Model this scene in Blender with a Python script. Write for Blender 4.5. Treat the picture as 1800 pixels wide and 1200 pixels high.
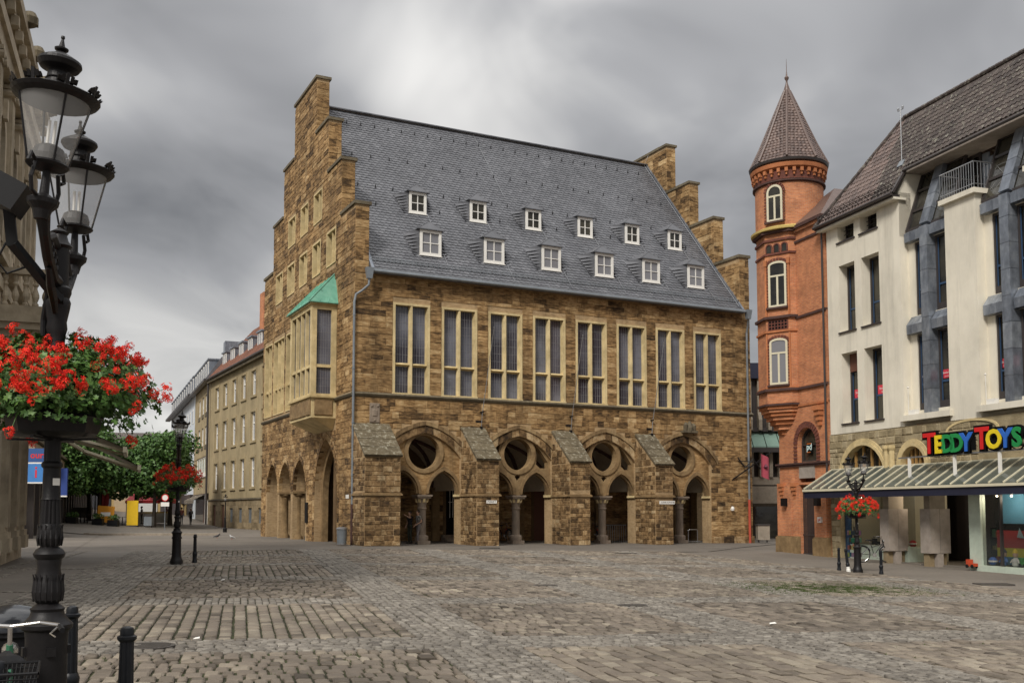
import bpy, bmesh, math, random
import numpy as np
from mathutils import Vector, Matrix
from mathutils.geometry import tessellate_polygon
R = math.radians
rnd = random.Random(7)
scn = bpy.context.scene
for o in list(bpy.data.objects): bpy.data.objects.remove(o)
COL = scn.collection

# ---------------------------------------------------------------- camera
cam = bpy.data.cameras.new('camera'); camo = bpy.data.objects.new('camera', cam); COL.objects.link(camo)
camo.location = (0, 0, 1.75); camo.rotation_euler = (R(90) + math.atan(128 / 1780), 0, 0)
cam.sensor_width = 36; cam.lens = 1780 / 1800 * 36; cam.shift_y = 168 / 1800
cam.clip_start = .1; cam.clip_end = 3000
scn.camera = camo
# ---------------------------------------------------------------- light
SUN_EL, SUN_AZ = R(43), R(205)          # overcast: a broad brightness high behind the viewer
world = bpy.data.worlds.new('World'); scn.world = world; world.use_nodes = True
wt = world.node_tree; wt.nodes.clear()
def WN(t, **k):
    n = wt.nodes.new(t)
    for a, b in k.items(): setattr(n, a, b)
    return n
out = WN('ShaderNodeOutputWorld'); bg1 = WN('ShaderNodeBackground'); bg2 = WN('ShaderNodeBackground'); mix = WN('ShaderNodeMixShader')
sky = WN('ShaderNodeTexSky', sky_type='NISHITA', sun_disc=False, sun_elevation=SUN_EL, sun_rotation=SUN_AZ)
wt.links.new(sky.outputs[0], bg1.inputs[0]); bg1.inputs[1].default_value = .06
tc = WN('ShaderNodeTexCoord')
sep = WN('ShaderNodeSeparateXYZ'); wt.links.new(tc.outputs['Generated'], sep.inputs[0])
def wm(op, a, b=None, c=None, clamp=False):
    n = WN('ShaderNodeMath', operation=op, use_clamp=clamp)
    for i, v in enumerate((a, b, c)):
        if v is None: continue
        if isinstance(v, (int, float)): n.inputs[i].default_value = v
        else: wt.links.new(v, n.inputs[i])
    return n.outputs[0]
zc = wm('MAXIMUM', sep.outputs[2], 0.0)
den = wm('ADD', zc, .22)
comb = WN('ShaderNodeCombineXYZ')
wt.links.new(wm('DIVIDE', sep.outputs[0], den), comb.inputs[0]); wt.links.new(wm('DIVIDE', sep.outputs[1], den), comb.inputs[1])
def wnoise(sx, sy, rot, seed, detail, rough, dist=0.0):
    mp = WN('ShaderNodeMapping'); mp.inputs['Scale'].default_value = (sx, sy, 1); mp.inputs['Rotation'].default_value = (0, 0, R(rot)); mp.inputs['Location'].default_value = (seed, seed * .7, 0)
    wt.links.new(comb.outputs[0], mp.inputs[0])
    n = WN('ShaderNodeTexNoise'); n.inputs['Scale'].default_value = 1; n.inputs['Detail'].default_value = detail; n.inputs['Roughness'].default_value = rough; n.inputs['Distortion'].default_value = dist
    wt.links.new(mp.outputs[0], n.inputs['Vector']); return n.outputs[0]
n1 = wnoise(.75, .62, 35, 3.1, 3, .5, .6)
n2 = wnoise(2.2, 1.5, 25, 8.4, 4, .5, .9)
# large cloud masses of this sky: (azimuth x, elevation z, size, amount)
def lobe(ax, az, s, amt):
    dx = wm('SUBTRACT', sep.outputs[0], ax); dz = wm('MULTIPLY', wm('SUBTRACT', sep.outputs[2], az), 1.5)
    q = wm('ADD', wm('MULTIPLY', dx, dx), wm('MULTIPLY', dz, dz))
    return wm('MULTIPLY', wm('POWER', 2.718, wm('MULTIPLY', q, -1 / (s * s))), amt)
v = wm('ADD', wm('MULTIPLY', n1, .60), wm('MULTIPLY', n2, .50))
for L in ((-.30, .29, .12, -.26), (-.15, .34, .07, -.16), (-.43, .26, .07, -.08), (-.09, .40, .10, .13), (-.03, .30, .13, .10), (.03, .24, .12, .10), (.0, .46, .06, -.08), (.14, .46, .07, -.08), (-.36, .36, .05, .10), (-.30, .10, .14, .06), (.28, .36, .16, -.05), (.40, .42, .12, -.12), (-.35, .45, .07, -.05)):
    v = wm('ADD', v, lobe(*L))
ramp = WN('ShaderNodeValToRGB')
ramp.color_ramp.elements[0].position = .22; ramp.color_ramp.elements[0].color = (.036, .037, .040, 1)
ramp.color_ramp.elements[1].position = .88; ramp.color_ramp.elements[1].color = (.46, .45, .43, 1)
e = ramp.color_ramp.elements.new(.50); e.color = (.160, .160, .163, 1)
wt.links.new(v, ramp.inputs[0]); wt.links.new(ramp.outputs[0], bg2.inputs[0])
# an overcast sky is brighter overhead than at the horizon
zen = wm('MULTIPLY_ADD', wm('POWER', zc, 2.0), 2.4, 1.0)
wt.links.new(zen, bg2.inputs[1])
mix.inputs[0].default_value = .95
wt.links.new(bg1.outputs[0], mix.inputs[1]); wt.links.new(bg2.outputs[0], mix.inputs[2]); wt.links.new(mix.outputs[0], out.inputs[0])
sl = bpy.data.lights.new('sun', 'SUN'); sl.energy = 1.5; sl.angle = R(15); sl.color = (1, .95, .88)
so = bpy.data.objects.new('sun', sl); COL.objects.link(so)
sd = Vector((math.sin(SUN_AZ) * math.cos(SUN_EL), math.cos(SUN_AZ) * math.cos(SUN_EL), math.sin(SUN_EL)))
so.rotation_euler = sd.to_track_quat('Z', 'Y').to_euler(); so.location = (0, -20, 60)
vs = scn.view_settings; vs.view_transform = 'Standard'; vs.look = 'None'; vs.gamma = 1; vs.use_curve_mapping = False; vs.exposure = 1.03

# ---------------------------------------------------------------- materials
def new_mat(name):
    m = bpy.data.materials.new(name); m.use_nodes = True
    return m, m.node_tree.nodes, m.node_tree.links, m.node_tree.nodes['Principled BSDF']
def hx(c): return (c[0], c[1], c[2], 1)
def MAT(name, cols, scale=6, wn=1.0, wtint=0.0, dirt=.25, dscale=.6, stretch=(1, 1, 1), rough=.85, bump=.25, bscale=None, metal=0, spec=.3, moss=None, bdist=.02, streak=0):
    """colour ramp driven by grain noise and each piece's own tint, times broad weathering; fine relief as bump"""
    m, N, L, b = new_mat(name)
    geo = N.new('ShaderNodeNewGeometry'); mp = N.new('ShaderNodeMapping'); mp.inputs['Scale'].default_value = stretch; L.new(geo.outputs['Position'], mp.inputs[0])
    n = N.new('ShaderNodeTexNoise'); n.inputs['Scale'].default_value = scale; n.inputs['Detail'].default_value = 7; n.inputs['Roughness'].default_value = .62; L.new(mp.outputs[0], n.inputs['Vector'])
    def mm(op, a, bb):
        k = N.new('ShaderNodeMath'); k.operation = op
        for i, v in enumerate((a, bb)):
            if isinstance(v, (int, float)): k.inputs[i].default_value = v
            else: L.new(v, k.inputs[i])
        return k.outputs[0]
    fac = mm('MULTIPLY_ADD', mm('SUBTRACT', n.outputs[0], .5), wn); fac.node.inputs[2].default_value = .5
    if wtint:
        a1 = N.new('ShaderNodeAttribute'); a1.attribute_name = 'tint'; a2 = N.new('ShaderNodeAttribute'); a2.attribute_type = 'OBJECT'; a2.attribute_name = 'tint'
        t = mm('SUBTRACT', mm('ADD', a1.outputs['Fac'], a2.outputs['Fac']), .5)
        fac = mm('ADD', fac, mm('MULTIPLY', t, wtint))
    r = N.new('ShaderNodeValToRGB'); els = r.color_ramp.elements
    k = len(cols)
    els[0].position = .12; els[0].color = hx(cols[0]); els[1].position = .88; els[1].color = hx(cols[-1])
    for i in range(1, k - 1):
        e = els.new(.12 + .76 * i / (k - 1)); e.color = hx(cols[i])
    L.new(fac, r.inputs[0]); colr = r.outputs[0]
    d = N.new('ShaderNodeTexNoise'); d.inputs['Scale'].default_value = dscale; d.inputs['Detail'].default_value = 5; d.inputs['Roughness'].default_value = .65; L.new(geo.outputs['Position'], d.inputs['Vector'])
    if dirt:
        mr = N.new('ShaderNodeMapRange'); mr.inputs[1].default_value = .3; mr.inputs[2].default_value = .7; mr.inputs[3].default_value = 1 - dirt; mr.inputs[4].default_value = 1 + dirt * .5
        L.new(d.outputs[0], mr.inputs[0])
        mx = N.new('ShaderNodeVectorMath'); mx.operation = 'SCALE'; L.new(colr, mx.inputs[0]); L.new(mr.outputs[0], mx.inputs['Scale']); colr = mx.outputs[0]
    if streak:
        sm_ = N.new('ShaderNodeMapping'); sm_.inputs['Scale'].default_value = (1.5, 1.5, .13); L.new(geo.outputs['Position'], sm_.inputs[0])
        sn = N.new('ShaderNodeTexNoise'); sn.inputs['Scale'].default_value = 1.0; sn.inputs['Detail'].default_value = 6; sn.inputs['Roughness'].default_value = .7; L.new(sm_.outputs[0], sn.inputs['Vector'])
        mr = N.new('ShaderNodeMapRange'); mr.inputs[1].default_value = .50; mr.inputs[2].default_value = .74; mr.inputs[3].default_value = 1; mr.inputs[4].default_value = 1 - streak; L.new(sn.outputs[0], mr.inputs[0])
        mx = N.new('ShaderNodeVectorMath'); mx.operation = 'SCALE'; L.new(colr, mx.inputs[0]); L.new(mr.outputs[0], mx.inputs['Scale']); colr = mx.outputs[0]
    if moss:
        c, lo, hi, ms = moss
        q = N.new('ShaderNodeTexNoise'); q.inputs['Scale'].default_value = ms; q.inputs['Detail'].default_value = 8; q.inputs['Roughness'].default_value = .7; L.new(geo.outputs['Position'], q.inputs['Vector'])
        mr = N.new('ShaderNodeMapRange'); mr.inputs[1].default_value = lo; mr.inputs[2].default_value = hi; L.new(q.outputs[0], mr.inputs[0])
        mxx = N.new('ShaderNodeMix'); mxx.data_type = 'RGBA'; L.new(mr.outputs[0], mxx.inputs[0]); L.new(colr, mxx.inputs[6]); mxx.inputs[7].default_value = hx(c); colr = mxx.outputs[2]
    L.new(colr, b.inputs['Base Color'])
    b.inputs['Roughness'].default_value = rough; b.inputs['Metallic'].default_value = metal; b.inputs['Specular IOR Level'].default_value = spec
    if bump:
        q = N.new('ShaderNodeTexNoise'); q.inputs['Scale'].default_value = bscale or scale * 3; q.inputs['Detail'].default_value = 6; q.inputs['Roughness'].default_value = .7; L.new(mp.outputs[0], q.inputs['Vector'])
        bp = N.new('ShaderNodeBump'); bp.inputs['Strength'].default_value = bump; bp.inputs['Distance'].default_value = bdist; L.new(q.outputs[0], bp.inputs['Height']); L.new(bp.outputs[0], b.inputs['Normal'])
    return m
def FLAT(name, c, rough=.6, metal=0, spec=.4, var=.15, vscale=5, bump=.05):
    lo = [x * (1 - var) for x in c]; hi = [min(1, x * (1 + var)) for x in c]
    return MAT(name, [lo, hi], scale=vscale, rough=rough, metal=metal, spec=spec, dirt=var, bump=bump)
def GLASS(name, c=(.012, .014, .02), rough=.06, wob=.02, spec=.5):
    m, N, L, b = new_mat(name)
    b.inputs['Base Color'].default_value = hx(c); b.inputs['Roughness'].default_value = rough; b.inputs['Specular IOR Level'].default_value = spec
    n = N.new('ShaderNodeTexNoise'); n.inputs['Scale'].default_value = 1.7; geo = N.new('ShaderNodeNewGeometry'); L.new(geo.outputs['Position'], n.inputs['Vector'])
    bp = N.new('ShaderNodeBump'); bp.inputs['Strength'].default_value = wob * 10; bp.inputs['Distance'].default_value = .02; L.new(n.outputs[0], bp.inputs['Height']); L.new(bp.outputs[0], b.inputs['Normal'])
    return m
def BRICK(name, c1, c2, mortar, bw=.25, bh=.075, frame='x', rough=.85, dirt=.3):
    m, N, L, b = new_mat(name)
    tcn = N.new('ShaderNodeTexCoord'); sp = N.new('ShaderNodeSeparateXYZ'); L.new(tcn.outputs['Object'], sp.inputs[0]); cb = N.new('ShaderNodeCombineXYZ')
    ad = N.new('ShaderNodeMath'); ad.operation = 'ADD'; L.new(sp.outputs[0], ad.inputs[0]); L.new(sp.outputs[1], ad.inputs[1])
    L.new(ad.outputs[0], cb.inputs[0]); L.new(sp.outputs[2], cb.inputs[1])
    br = N.new('ShaderNodeTexBrick'); br.inputs['Scale'].default_value = 1; br.inputs['Brick Width'].default_value = bw; br.inputs['Row Height'].default_value = bh; br.inputs['Mortar Size'].default_value = .008
    br.inputs['Color1'].default_value = hx(c1); br.inputs['Color2'].default_value = hx(c2); br.inputs['Mortar'].default_value = hx(mortar); L.new(cb.outputs[0], br.inputs['Vector'])
    d = N.new('ShaderNodeTexNoise'); d.inputs['Scale'].default_value = 1.3; d.inputs['Detail'].default_value = 6; d.inputs['Roughness'].default_value = .7; L.new(tcn.outputs['Object'], d.inputs['Vector'])
    mr = N.new('ShaderNodeMapRange'); mr.inputs[1].default_value = .3; mr.inputs[2].default_value = .7; mr.inputs[3].default_value = 1 - dirt; mr.inputs[4].default_value = 1.12; L.new(d.outputs[0], mr.inputs[0])
    mx = N.new('ShaderNodeVectorMath'); mx.operation = 'SCALE'; L.new(br.outputs[0], mx.inputs[0]); L.new(mr.outputs[0], mx.inputs['Scale']); L.new(mx.outputs[0], b.inputs['Base Color'])
    bp = N.new('ShaderNodeBump'); bp.invert = True; bp.inputs['Strength'].default_value = .5; bp.inputs['Distance'].default_value = .01; L.new(br.outputs['Fac'], bp.inputs['Height']); L.new(bp.outputs[0], b.inputs['Normal'])
    b.inputs['Roughness'].default_value = rough; return m

SAND = [(.042, .025, .012), (.135, .078, .032), (.305, .182, .076), (.43, .278, .128), (.58, .42, .225)]
M = {}
M['sand'] = MAT('sandstone_block', SAND, scale=2.8, wn=1.3, wtint=.58, dirt=.45, streak=.5, dscale=.55, stretch=(1, 1, 3.5), bump=.6, bscale=16, bdist=.03)
M['mortar'] = MAT('sandstone_mortar', [(.18, .115, .055), (.42, .29, .155), (.54, .41, .25)], streak=.4, scale=4, dirt=.3, stretch=(1, 1, 3), bump=.6, bscale=22)
M['butt'] = MAT('buttress_block', [(.045, .027, .013), (.145, .086, .037), (.30, .190, .088), (.47, .35, .20)], streak=.4, scale=4.5, wn=1.25, wtint=.72, dirt=.45, dscale=.9, bump=.7, bscale=18, bdist=.03)
M['dress'] = MAT('dressed_sandstone', [(.40, .30, .14), (.62, .49, .26), (.72, .60, .35)], streak=.25, scale=3, wn=.8, wtint=.4, dirt=.3, dscale=1.1, bump=.3, bscale=25)
M['dressd'] = MAT('weathered_dressed_stone', [(.11, .068, .032), (.25, .165, .080), (.38, .27, .14)], scale=3.5, wn=.9, wtint=.5, dirt=.35, dscale=1.2, bump=.45, bscale=22)
M['cope'] = MAT('dark_coping_stone', [(.06, .05, .035), (.14, .115, .075), (.22, .19, .13)], scale=5, dirt=.35, bump=.5)
M['lichen'] = MAT('lichen_stone', [(.07, .058, .035), (.13, .105, .065), (.21, .18, .12)], scale=5, dirt=.3, bump=.6, moss=((.34, .32, .25), .54, .66, 5))
M['column'] = MAT('grey_column_stone', [(.13, .10, .075), (.24, .19, .145), (.32, .26, .20)], scale=4, stretch=(1, 1, .4), dirt=.3, bump=.3)
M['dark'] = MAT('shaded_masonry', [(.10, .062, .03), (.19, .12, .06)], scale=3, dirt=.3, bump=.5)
M['plaster'] = FLAT('vault_plaster', (.52, .44, .33), .9)
M['slate'] = MAT('roof_slate', [(.070, .072, .082), (.118, .121, .133), (.175, .178, .192)], scale=3, wn=.5, wtint=.42, dirt=.22, dscale=.5, rough=.48, spec=.5, bump=.1, bscale=20)
M['zinc'] = MAT('zinc_sheet', [(.17, .19, .21), (.26, .285, .305)], scale=3, dirt=.2, rough=.45, metal=.3, spec=.5, bump=.05)
M['lead'] = MAT('lead_cladding', [(.12, .135, .165), (.23, .255, .295), (.40, .43, .47)], scale=2.2, wn=1.1, wtint=.35, stretch=(1.6, 1.6, .8), dirt=.3, dscale=2, rough=.36, metal=.5, spec=.5, bump=.15)
M['copper'] = MAT('green_copper', [(.10, .27, .20), (.17, .42, .31), (.27, .52, .40)], scale=3, dirt=.25, rough=.6, bump=.1)
M['glass'] = GLASS('leaded_glass', (.030, .031, .046), .10, .02)
def inside(m, cols, sc):  # mottles the pane colour: dim rooms, and on leaded glass also reflections
    N, L = m.node_tree.nodes, m.node_tree.links; n = N.new('ShaderNodeTexNoise'); n.inputs['Scale'].default_value = sc; n.inputs['Detail'].default_value = 3; geo = N.new('ShaderNodeNewGeometry'); L.new(geo.outputs['Position'], n.inputs['Vector'])
    r = N.new('ShaderNodeValToRGB'); r.color_ramp.elements[0].position = .38; r.color_ramp.elements[1].position = .66; r.color_ramp.elements[0].color = hx(cols[0]); r.color_ramp.elements[1].color = hx(cols[1]); L.new(n.outputs[0], r.inputs[0]); L.new(r.outputs[0], N['Principled BSDF'].inputs['Base Color'])
inside(M['glass'], ((.036, .033, .045), (.165, .172, .205)), .42)  # lighter bluish patches are uneven reflections painted into the colour, dark ones the interior
M['glassd'] = GLASS('dark_window_glass', (.026, .024, .020), .05, .012)
inside(M['glassd'], ((.014, .013, .012), (.055, .050, .036)), .7)
M['glassc'] = GLASS('curtained_glass', (.20, .20, .215), .08, .01)
M['came'] = FLAT('lead_came', (.22, .22, .23), .5)
M['white'] = FLAT('white_paint', (.78, .76, .71), .45, var=.06)
M['cream'] = FLAT('cream_paint', (.62, .57, .42), .5, var=.08)
M['iron'] = MAT('black_cast_iron', [(.006, .0052, .0055), (.014, .0125, .013)], scale=12, dirt=.25, rough=.46, spec=.28, bump=.15, bscale=40)
M['ironb'] = MAT('bollard_iron', [(.006, .007, .009), (.013, .015, .019)], scale=12, dirt=.25, rough=.40, spec=.32, bump=.12, bscale=40, moss=((.10, .10, .10), .72, .80, 30))
M['black'] = FLAT('black_void', (.006, .006, .006), .9, spec=.1)
M['render'] = MAT('cream_render', [(.63, .58, .47), (.74, .69, .575), (.78, .73, .62)], scale=3, wn=.6, dirt=.16, dscale=.35, streak=.24, stretch=(1, 1, .5), rough=.9, bump=.25, bscale=60, bdist=.006)
M['rubble'] = MAT('pale_rubble_stone', [(.16, .125, .07), (.34, .275, .165), (.46, .39, .26)], scale=3, wn=.7, wtint=.5, dirt=.3, bump=.8, bscale=9, bdist=.04)
M['tile'] = MAT('brown_roof_tile', [(.038, .030, .028), (.075, .058, .052), (.115, .092, .080)], scale=4, wn=.6, wtint=.5, dirt=.25, rough=.6, bump=.3, moss=((.27, .26, .21), .55, .66, 6))
M['tilec'] = MAT('brown_glazed_tile', [(.070, .045, .038), (.12, .078, .064), (.17, .115, .095)], scale=4, wn=.5, wtint=.6, dirt=.15, rough=.42, spec=.5, bump=.2)
M['tilered'] = MAT('red_roof_tile', [(.15, .060, .035), (.26, .11, .065)], scale=3, wn=.8, wtint=.5, dirt=.3, rough=.7)
M['brick'] = BRICK('red_brick', (.64, .245, .098), (.48, .165, .068), (.46, .29, .19), dirt=.40)
M['brickd'] = BRICK('dark_red_brick', (.20, .055, .032), (.135, .04, .027), (.10, .055, .04))
M['terra'] = MAT('terracotta', [(.26, .095, .042), (.46, .17, .07), (.54, .22, .10)], scale=4, dirt=.25, bump=.3)
M['brownst'] = MAT('brown_cornice', [(.05, .025, .022), (.11, .06, .05)], scale=4, dirt=.25)
M['oldrender'] = MAT('aged_beige_render', [(.25, .19, .10), (.36, .285, .165), (.42, .345, .215)], scale=2, wn=.8, stretch=(1.4, 1.4, .25), dirt=.28, dscale=.5, bump=.2)
M['oldstone'] = MAT('beige_ashlar', [(.12, .088, .048), (.25, .19, .11), (.33, .26, .16)], scale=3, wn=.8, wtint=.5, dirt=.3, bump=.4)
M['paleblue'] = FLAT('pale_render', (.56, .60, .64), .9, var=.06)
M['concrete'] = MAT('board_concrete', [(.20, .165, .125), (.30, .255, .20), (.36, .31, .25)], scale=3, dirt=.25, bump=.3)
M['panel'] = MAT('grey_stone_panel', [(.25, .215, .18), (.33, .285, .245), (.38, .335, .29)], scale=4, dirt=.22, dscale=1.5, bump=.2)
M['blue'] = FLAT('blue_frame', (.035, .075, .15), .45)
M['navy'] = FLAT('navy_fascia', (.018, .02, .04), .4)
M['mint'] = FLAT('mint_paint', (.47, .54, .45), .5)
M['woodr'] = FLAT('red_brown_wood', (.13, .05, .03), .6)
M['woody'] = FLAT('yellow_wood', (.36, .21, .07), .55)
M['bronze'] = FLAT('bronze_frame', (.05, .042, .04), .45)
M['steel'] = FLAT('steel', (.42, .43, .44), .35, metal=.8)
M['chrome'] = FLAT('chrome', (.6, .58, .56), .2, metal=.9)
M['rubber'] = FLAT('black_rubber', (.010, .010, .011), .55, spec=.25)
M['awning'] = MAT('striped_awning_cloth', [(.30, .265, .215), (.52, .48, .41), (.38, .34, .28)], scale=4, stretch=(1, 1, 1), dirt=.2)
M['soot'] = MAT('sooty_limestone', [(.20, .165, .115), (.42, .355, .26), (.53, .465, .35)], scale=2.5, wn=.9, stretch=(1, 1, .6), dirt=.35, dscale=.8, bump=.3)
M['bark'] = MAT('plane_bark', [(.025, .02, .016), (.065, .053, .042)], scale=5, stretch=(1, 1, .4), dirt=.3, bump=.6)
M['leaf'] = MAT('tree_leaf', [(.028, .064, .015), (.066, .140, .030), (.12, .21, .05)], scale=1.1, wn=.6, wtint=.75, dirt=0, rough=.55, bump=0, spec=.35)
M['gleaf'] = MAT('geranium_leaf', [(.024, .060, .012), (.058, .130, .026), (.11, .20, .042)], scale=6, wn=.6, wtint=.75, dirt=0, rough=.5, bump=0, spec=.35)
M['petal'] = MAT('geranium_petal', [(.52, .010, .016), (.80, .032, .016), (.88, .085, .04)], scale=20, wn=.5, wtint=.8, dirt=0, rough=.6, bump=0, spec=.2)
M['cobble'] = MAT('sandstone_sett', [(.070, .056, .042), (.137, .113, .086), (.180, .148, .116), (.222, .186, .142), (.29, .25, .192)], scale=5, wn=.6, wtint=.8, dirt=.40, dscale=.28, rough=.78, bump=.5, bscale=28, spec=.35)
M['sett'] = MAT('grey_sett', [(.098, .086, .072), (.185, .165, .138), (.275, .25, .212)], scale=8, wn=.5, wtint=.8, dirt=.25, dscale=.4, rough=.75, bump=.4, bscale=30, spec=.35)
M['joint'] = MAT('mossy_joint_soil', [(.020, .018, .011), (.034, .036, .014), (.055, .072, .020)], scale=3, wn=1.4, dirt=.35, dscale=.3, bump=.6)
M['asphalt'] = MAT('worn_paving', [(.11, .095, .078), (.165, .144, .12), (.205, .18, .152)], scale=6, wn=.8, dirt=.25, dscale=.25, bump=.4, bscale=60, rough=.8)
M['flag'] = MAT('pavement_slab', [(.12, .105, .088), (.19, .168, .142), (.245, .22, .188)], scale=5, wn=.5, wtint=.5, dirt=.25, dscale=.4, rough=.75, bump=.3, bscale=50)
M['grass'] = MAT('short_grass', [(.035, .055, .012), (.075, .105, .025)], scale=8, wn=.7, wtint=.5, dirt=.2, bump=0)
PLAIN = {}
def plain(c, rough=.6, metal=0):
    k = (tuple(round(x, 3) for x in c), rough, metal)
    if k not in PLAIN:
        PLAIN[k] = FLAT('paint_%02d' % len(PLAIN), c, rough, metal, var=.1)
    return PLAIN[k]

# ---------------------------------------------------------------- helpers
def link(o, parent=None):
    COL.objects.link(o)
    if parent is not None: o.parent = parent
    return o
def tag(o, label=None, cat=None, group=None, kind=None):
    if label: o['label'] = label
    if cat: o['category'] = cat
    if group: o['group'] = group
    if kind: o['kind'] = kind
    return o
def thing(name, label, cat, loc=(0, 0, 0), rz=0.0, group=None, kind=None):
    o = bpy.data.objects.new(name, None); link(o); o.location = loc; o.rotation_euler = (0, 0, rz); o.empty_display_size = .3
    return tag(o, label, cat, group, kind)
def copy_tree(o, parent=None, loc=None, rz=None, label=None, scale=None):
    c = o.copy(); COL.objects.link(c); c.parent = parent
    if loc is not None: c.location = loc
    if rz is not None: c.rotation_euler = (0, 0, rz)
    if scale is not None: c.scale = (scale,) * 3
    if label: c['label'] = label
    for ch in o.children: copy_tree(ch, c)
    return c
def fx(u, v, w): return (u, -w, v)         # front frame: u along x, v up, w outwards = -y
def fy(u, v, w): return (-w, u, v)         # side frame: u along y, v up, w outwards = -x
def fz(u, v, w): return (u, v, w)          # ground frame
class MB:
    def __init__(s): s.v = []; s.f = []; s.t = []; s.tint = 0.5; s.sm = False
    def add(s, vs, fs):
        n = len(s.v); s.v.extend(vs)
        for f in fs: s.f.append([n + i for i in f]); s.t.append(s.tint)
        return s
    def box(s, x0, x1, y0, y1, z0, z1, fr=None):
        P = [(x0, y0, z0), (x1, y0, z0), (x1, y1, z0), (x0, y1, z0), (x0, y0, z1), (x1, y0, z1), (x1, y1, z1), (x0, y1, z1)]
        if fr: P = [fr(*p) for p in P]
        return s.add(P, [(3, 2, 1, 0), (4, 5, 6, 7), (0, 1, 5, 4), (1, 2, 6, 5), (2, 3, 7, 6), (3, 0, 4, 7)])
    def obox(s, c, ax, ay, az):
        """oriented box: centre and three half vectors"""
        c, ax, ay, az = map(Vector, (c, ax, ay, az))
        P = [c + i * ax + j * ay + k * az for k in (-1, 1) for j in (-1, 1) for i in (-1, 1)]
        return s.add([tuple(p) for p in P], [(0, 2, 3, 1), (4, 5, 7, 6), (0, 1, 5, 4), (1, 3, 7, 5), (3, 2, 6, 7), (2, 0, 4, 6)])
    def bar(s, a, b, w, h=None, up=(0, 0, 1)):
        a, b = Vector(a), Vector(b); d = b - a; u = Vector(up)
        if abs(d.normalized().dot(u)) > .98: u = Vector((0, 1, 0))
        sx = d.cross(u).normalized() * (w / 2); sy = sx.cross(d).normalized() * ((h or w) / 2)
        return s.obox((a + b) / 2, d / 2, sx, sy)
    def block(s, u0, u1, v0, v1, w0, w1, fr, bev=.012):
        """a stone: box on a face with a bevelled front"""
        b = min(bev, (u1 - u0) * .3, (v1 - v0) * .3); c = w1 - b * .8 if w1 - b * .8 > w0 else (w0 + w1) / 2
        P = [(u0, v0, w0), (u1, v0, w0), (u1, v1, w0), (u0, v1, w0), (u0, v0, c), (u1, v0, c), (u1, v1, c), (u0, v1, c), (u0 + b, v0 + b, w1), (u1 - b, v0 + b, w1), (u1 - b, v1 - b, w1), (u0 + b, v1 - b, w1)]
        F = [(8, 9, 10, 11)] + [(4 + i, 4 + (i + 1) % 4, 8 + (i + 1) % 4, 8 + i) for i in range(4)] + [(i, (i + 1) % 4, 4 + (i + 1) % 4, 4 + i) for i in range(4)]
        return s.add([fr(*p) for p in P], F)
    def tube(s, pts, r, n=8, caps=True):
        pts = [Vector(p) for p in pts]; rs = r if isinstance(r, (list, tuple)) else [r] * len(pts)
        rings = []; px = None
        for i, p in enumerate(pts):
            d = (pts[min(i + 1, len(pts) - 1)] - pts[max(i - 1, 0)]).normalized()
            if px is None:
                px = d.orthogonal().normalized()
            else:
                px = (px - d * px.dot(d)); px = px.normalized() if px.length > 1e-6 else d.orthogonal().normalized()
            py = d.cross(px)
            rings.append([tuple(p + rs[i] * (math.cos(2 * math.pi * k / n) * px + math.sin(2 * math.pi * k / n) * py)) for k in range(n)])
        vs = [q for rg in rings for q in rg]; fs = []
        for i in range(len(pts) - 1):
            for k in range(n): fs.append((i * n + k, i * n + (k + 1) % n, (i + 1) * n + (k + 1) % n, (i + 1) * n + k))
        if caps: fs += [tuple(range(n))[::-1], tuple((len(pts) - 1) * n + k for k in range(n))]
        return s.add(vs, fs)
    def lathe(s, prof, n=20, c=(0, 0), mod=None, caps=True, a0=0.0):
        """prof: list of (radius, z)"""
        vs = []
        for r, z in prof:
            for k in range(n):
                a = a0 + 2 * math.pi * k / n; q = r * (mod(a, z) if mod else 1); vs.append((c[0] + q * math.cos(a), c[1] + q * math.sin(a), z))
        fs = []
        for i in range(len(prof) - 1):
            for k in range(n): fs.append((i * n + k, i * n + (k + 1) % n, (i + 1) * n + (k + 1) % n, (i + 1) * n + k))
        if caps: fs += [tuple(range(n))[::-1], tuple((len(prof) - 1) * n + k for k in range(n))]
        return s.add(vs, fs)
    def plate(s, outer, holes, fr, w0, w1):
        """a slab in frame fr with polygon holes, from depth w0 (back) to w1 (front)"""
        loops = [outer] + list(holes)
        tris = tessellate_polygon([[Vector((p[0], p[1], 0)) for p in lp] for lp in loops])
        flat = [p for lp in loops for p in lp]; n = len(flat)
        vs = [fr(p[0], p[1], w1) for p in flat] + [fr(p[0], p[1], w0) for p in flat]
        fs = [tuple(t) for t in tris] + [tuple(n + i for i in reversed(t)) for t in tris]
        k = 0
        for lp in loops:
            m = len(lp)
            for i in range(m): a, b = k + i, k + (i + 1) % m; fs.append((a, b, n + b, n + a))
            k += m
        return s.add(vs, fs)
    def build(s, name, mat, parent=None, smooth=False, fix=True):
        me = bpy.data.meshes.new(name); me.from_pydata(s.v, [], s.f)
        if fix and len(s.f) < 60000:
            bm = bmesh.new(); bm.from_mesh(me); lay = bm.faces.layers.float.new('tint')
            bm.faces.ensure_lookup_table()
            for f, t in zip(bm.faces, s.t): f[lay] = t
            bmesh.ops.recalc_face_normals(bm, faces=bm.faces); bm.to_mesh(me); bm.free()
        else:
            at = me.attributes.new('tint', 'FLOAT', 'FACE'); at.data.foreach_set('value', s.t)
        if smooth:
            me.polygons.foreach_set('use_smooth', [True] * len(me.polygons))
            if smooth != 'all':
                try: me.set_sharp_from_angle(angle=R(smooth if smooth is not True else 40))
                except Exception: pass
        if mat is not None: me.materials.append(mat)
        o = bpy.data.objects.new(name, me); return link(o, parent)
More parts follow.
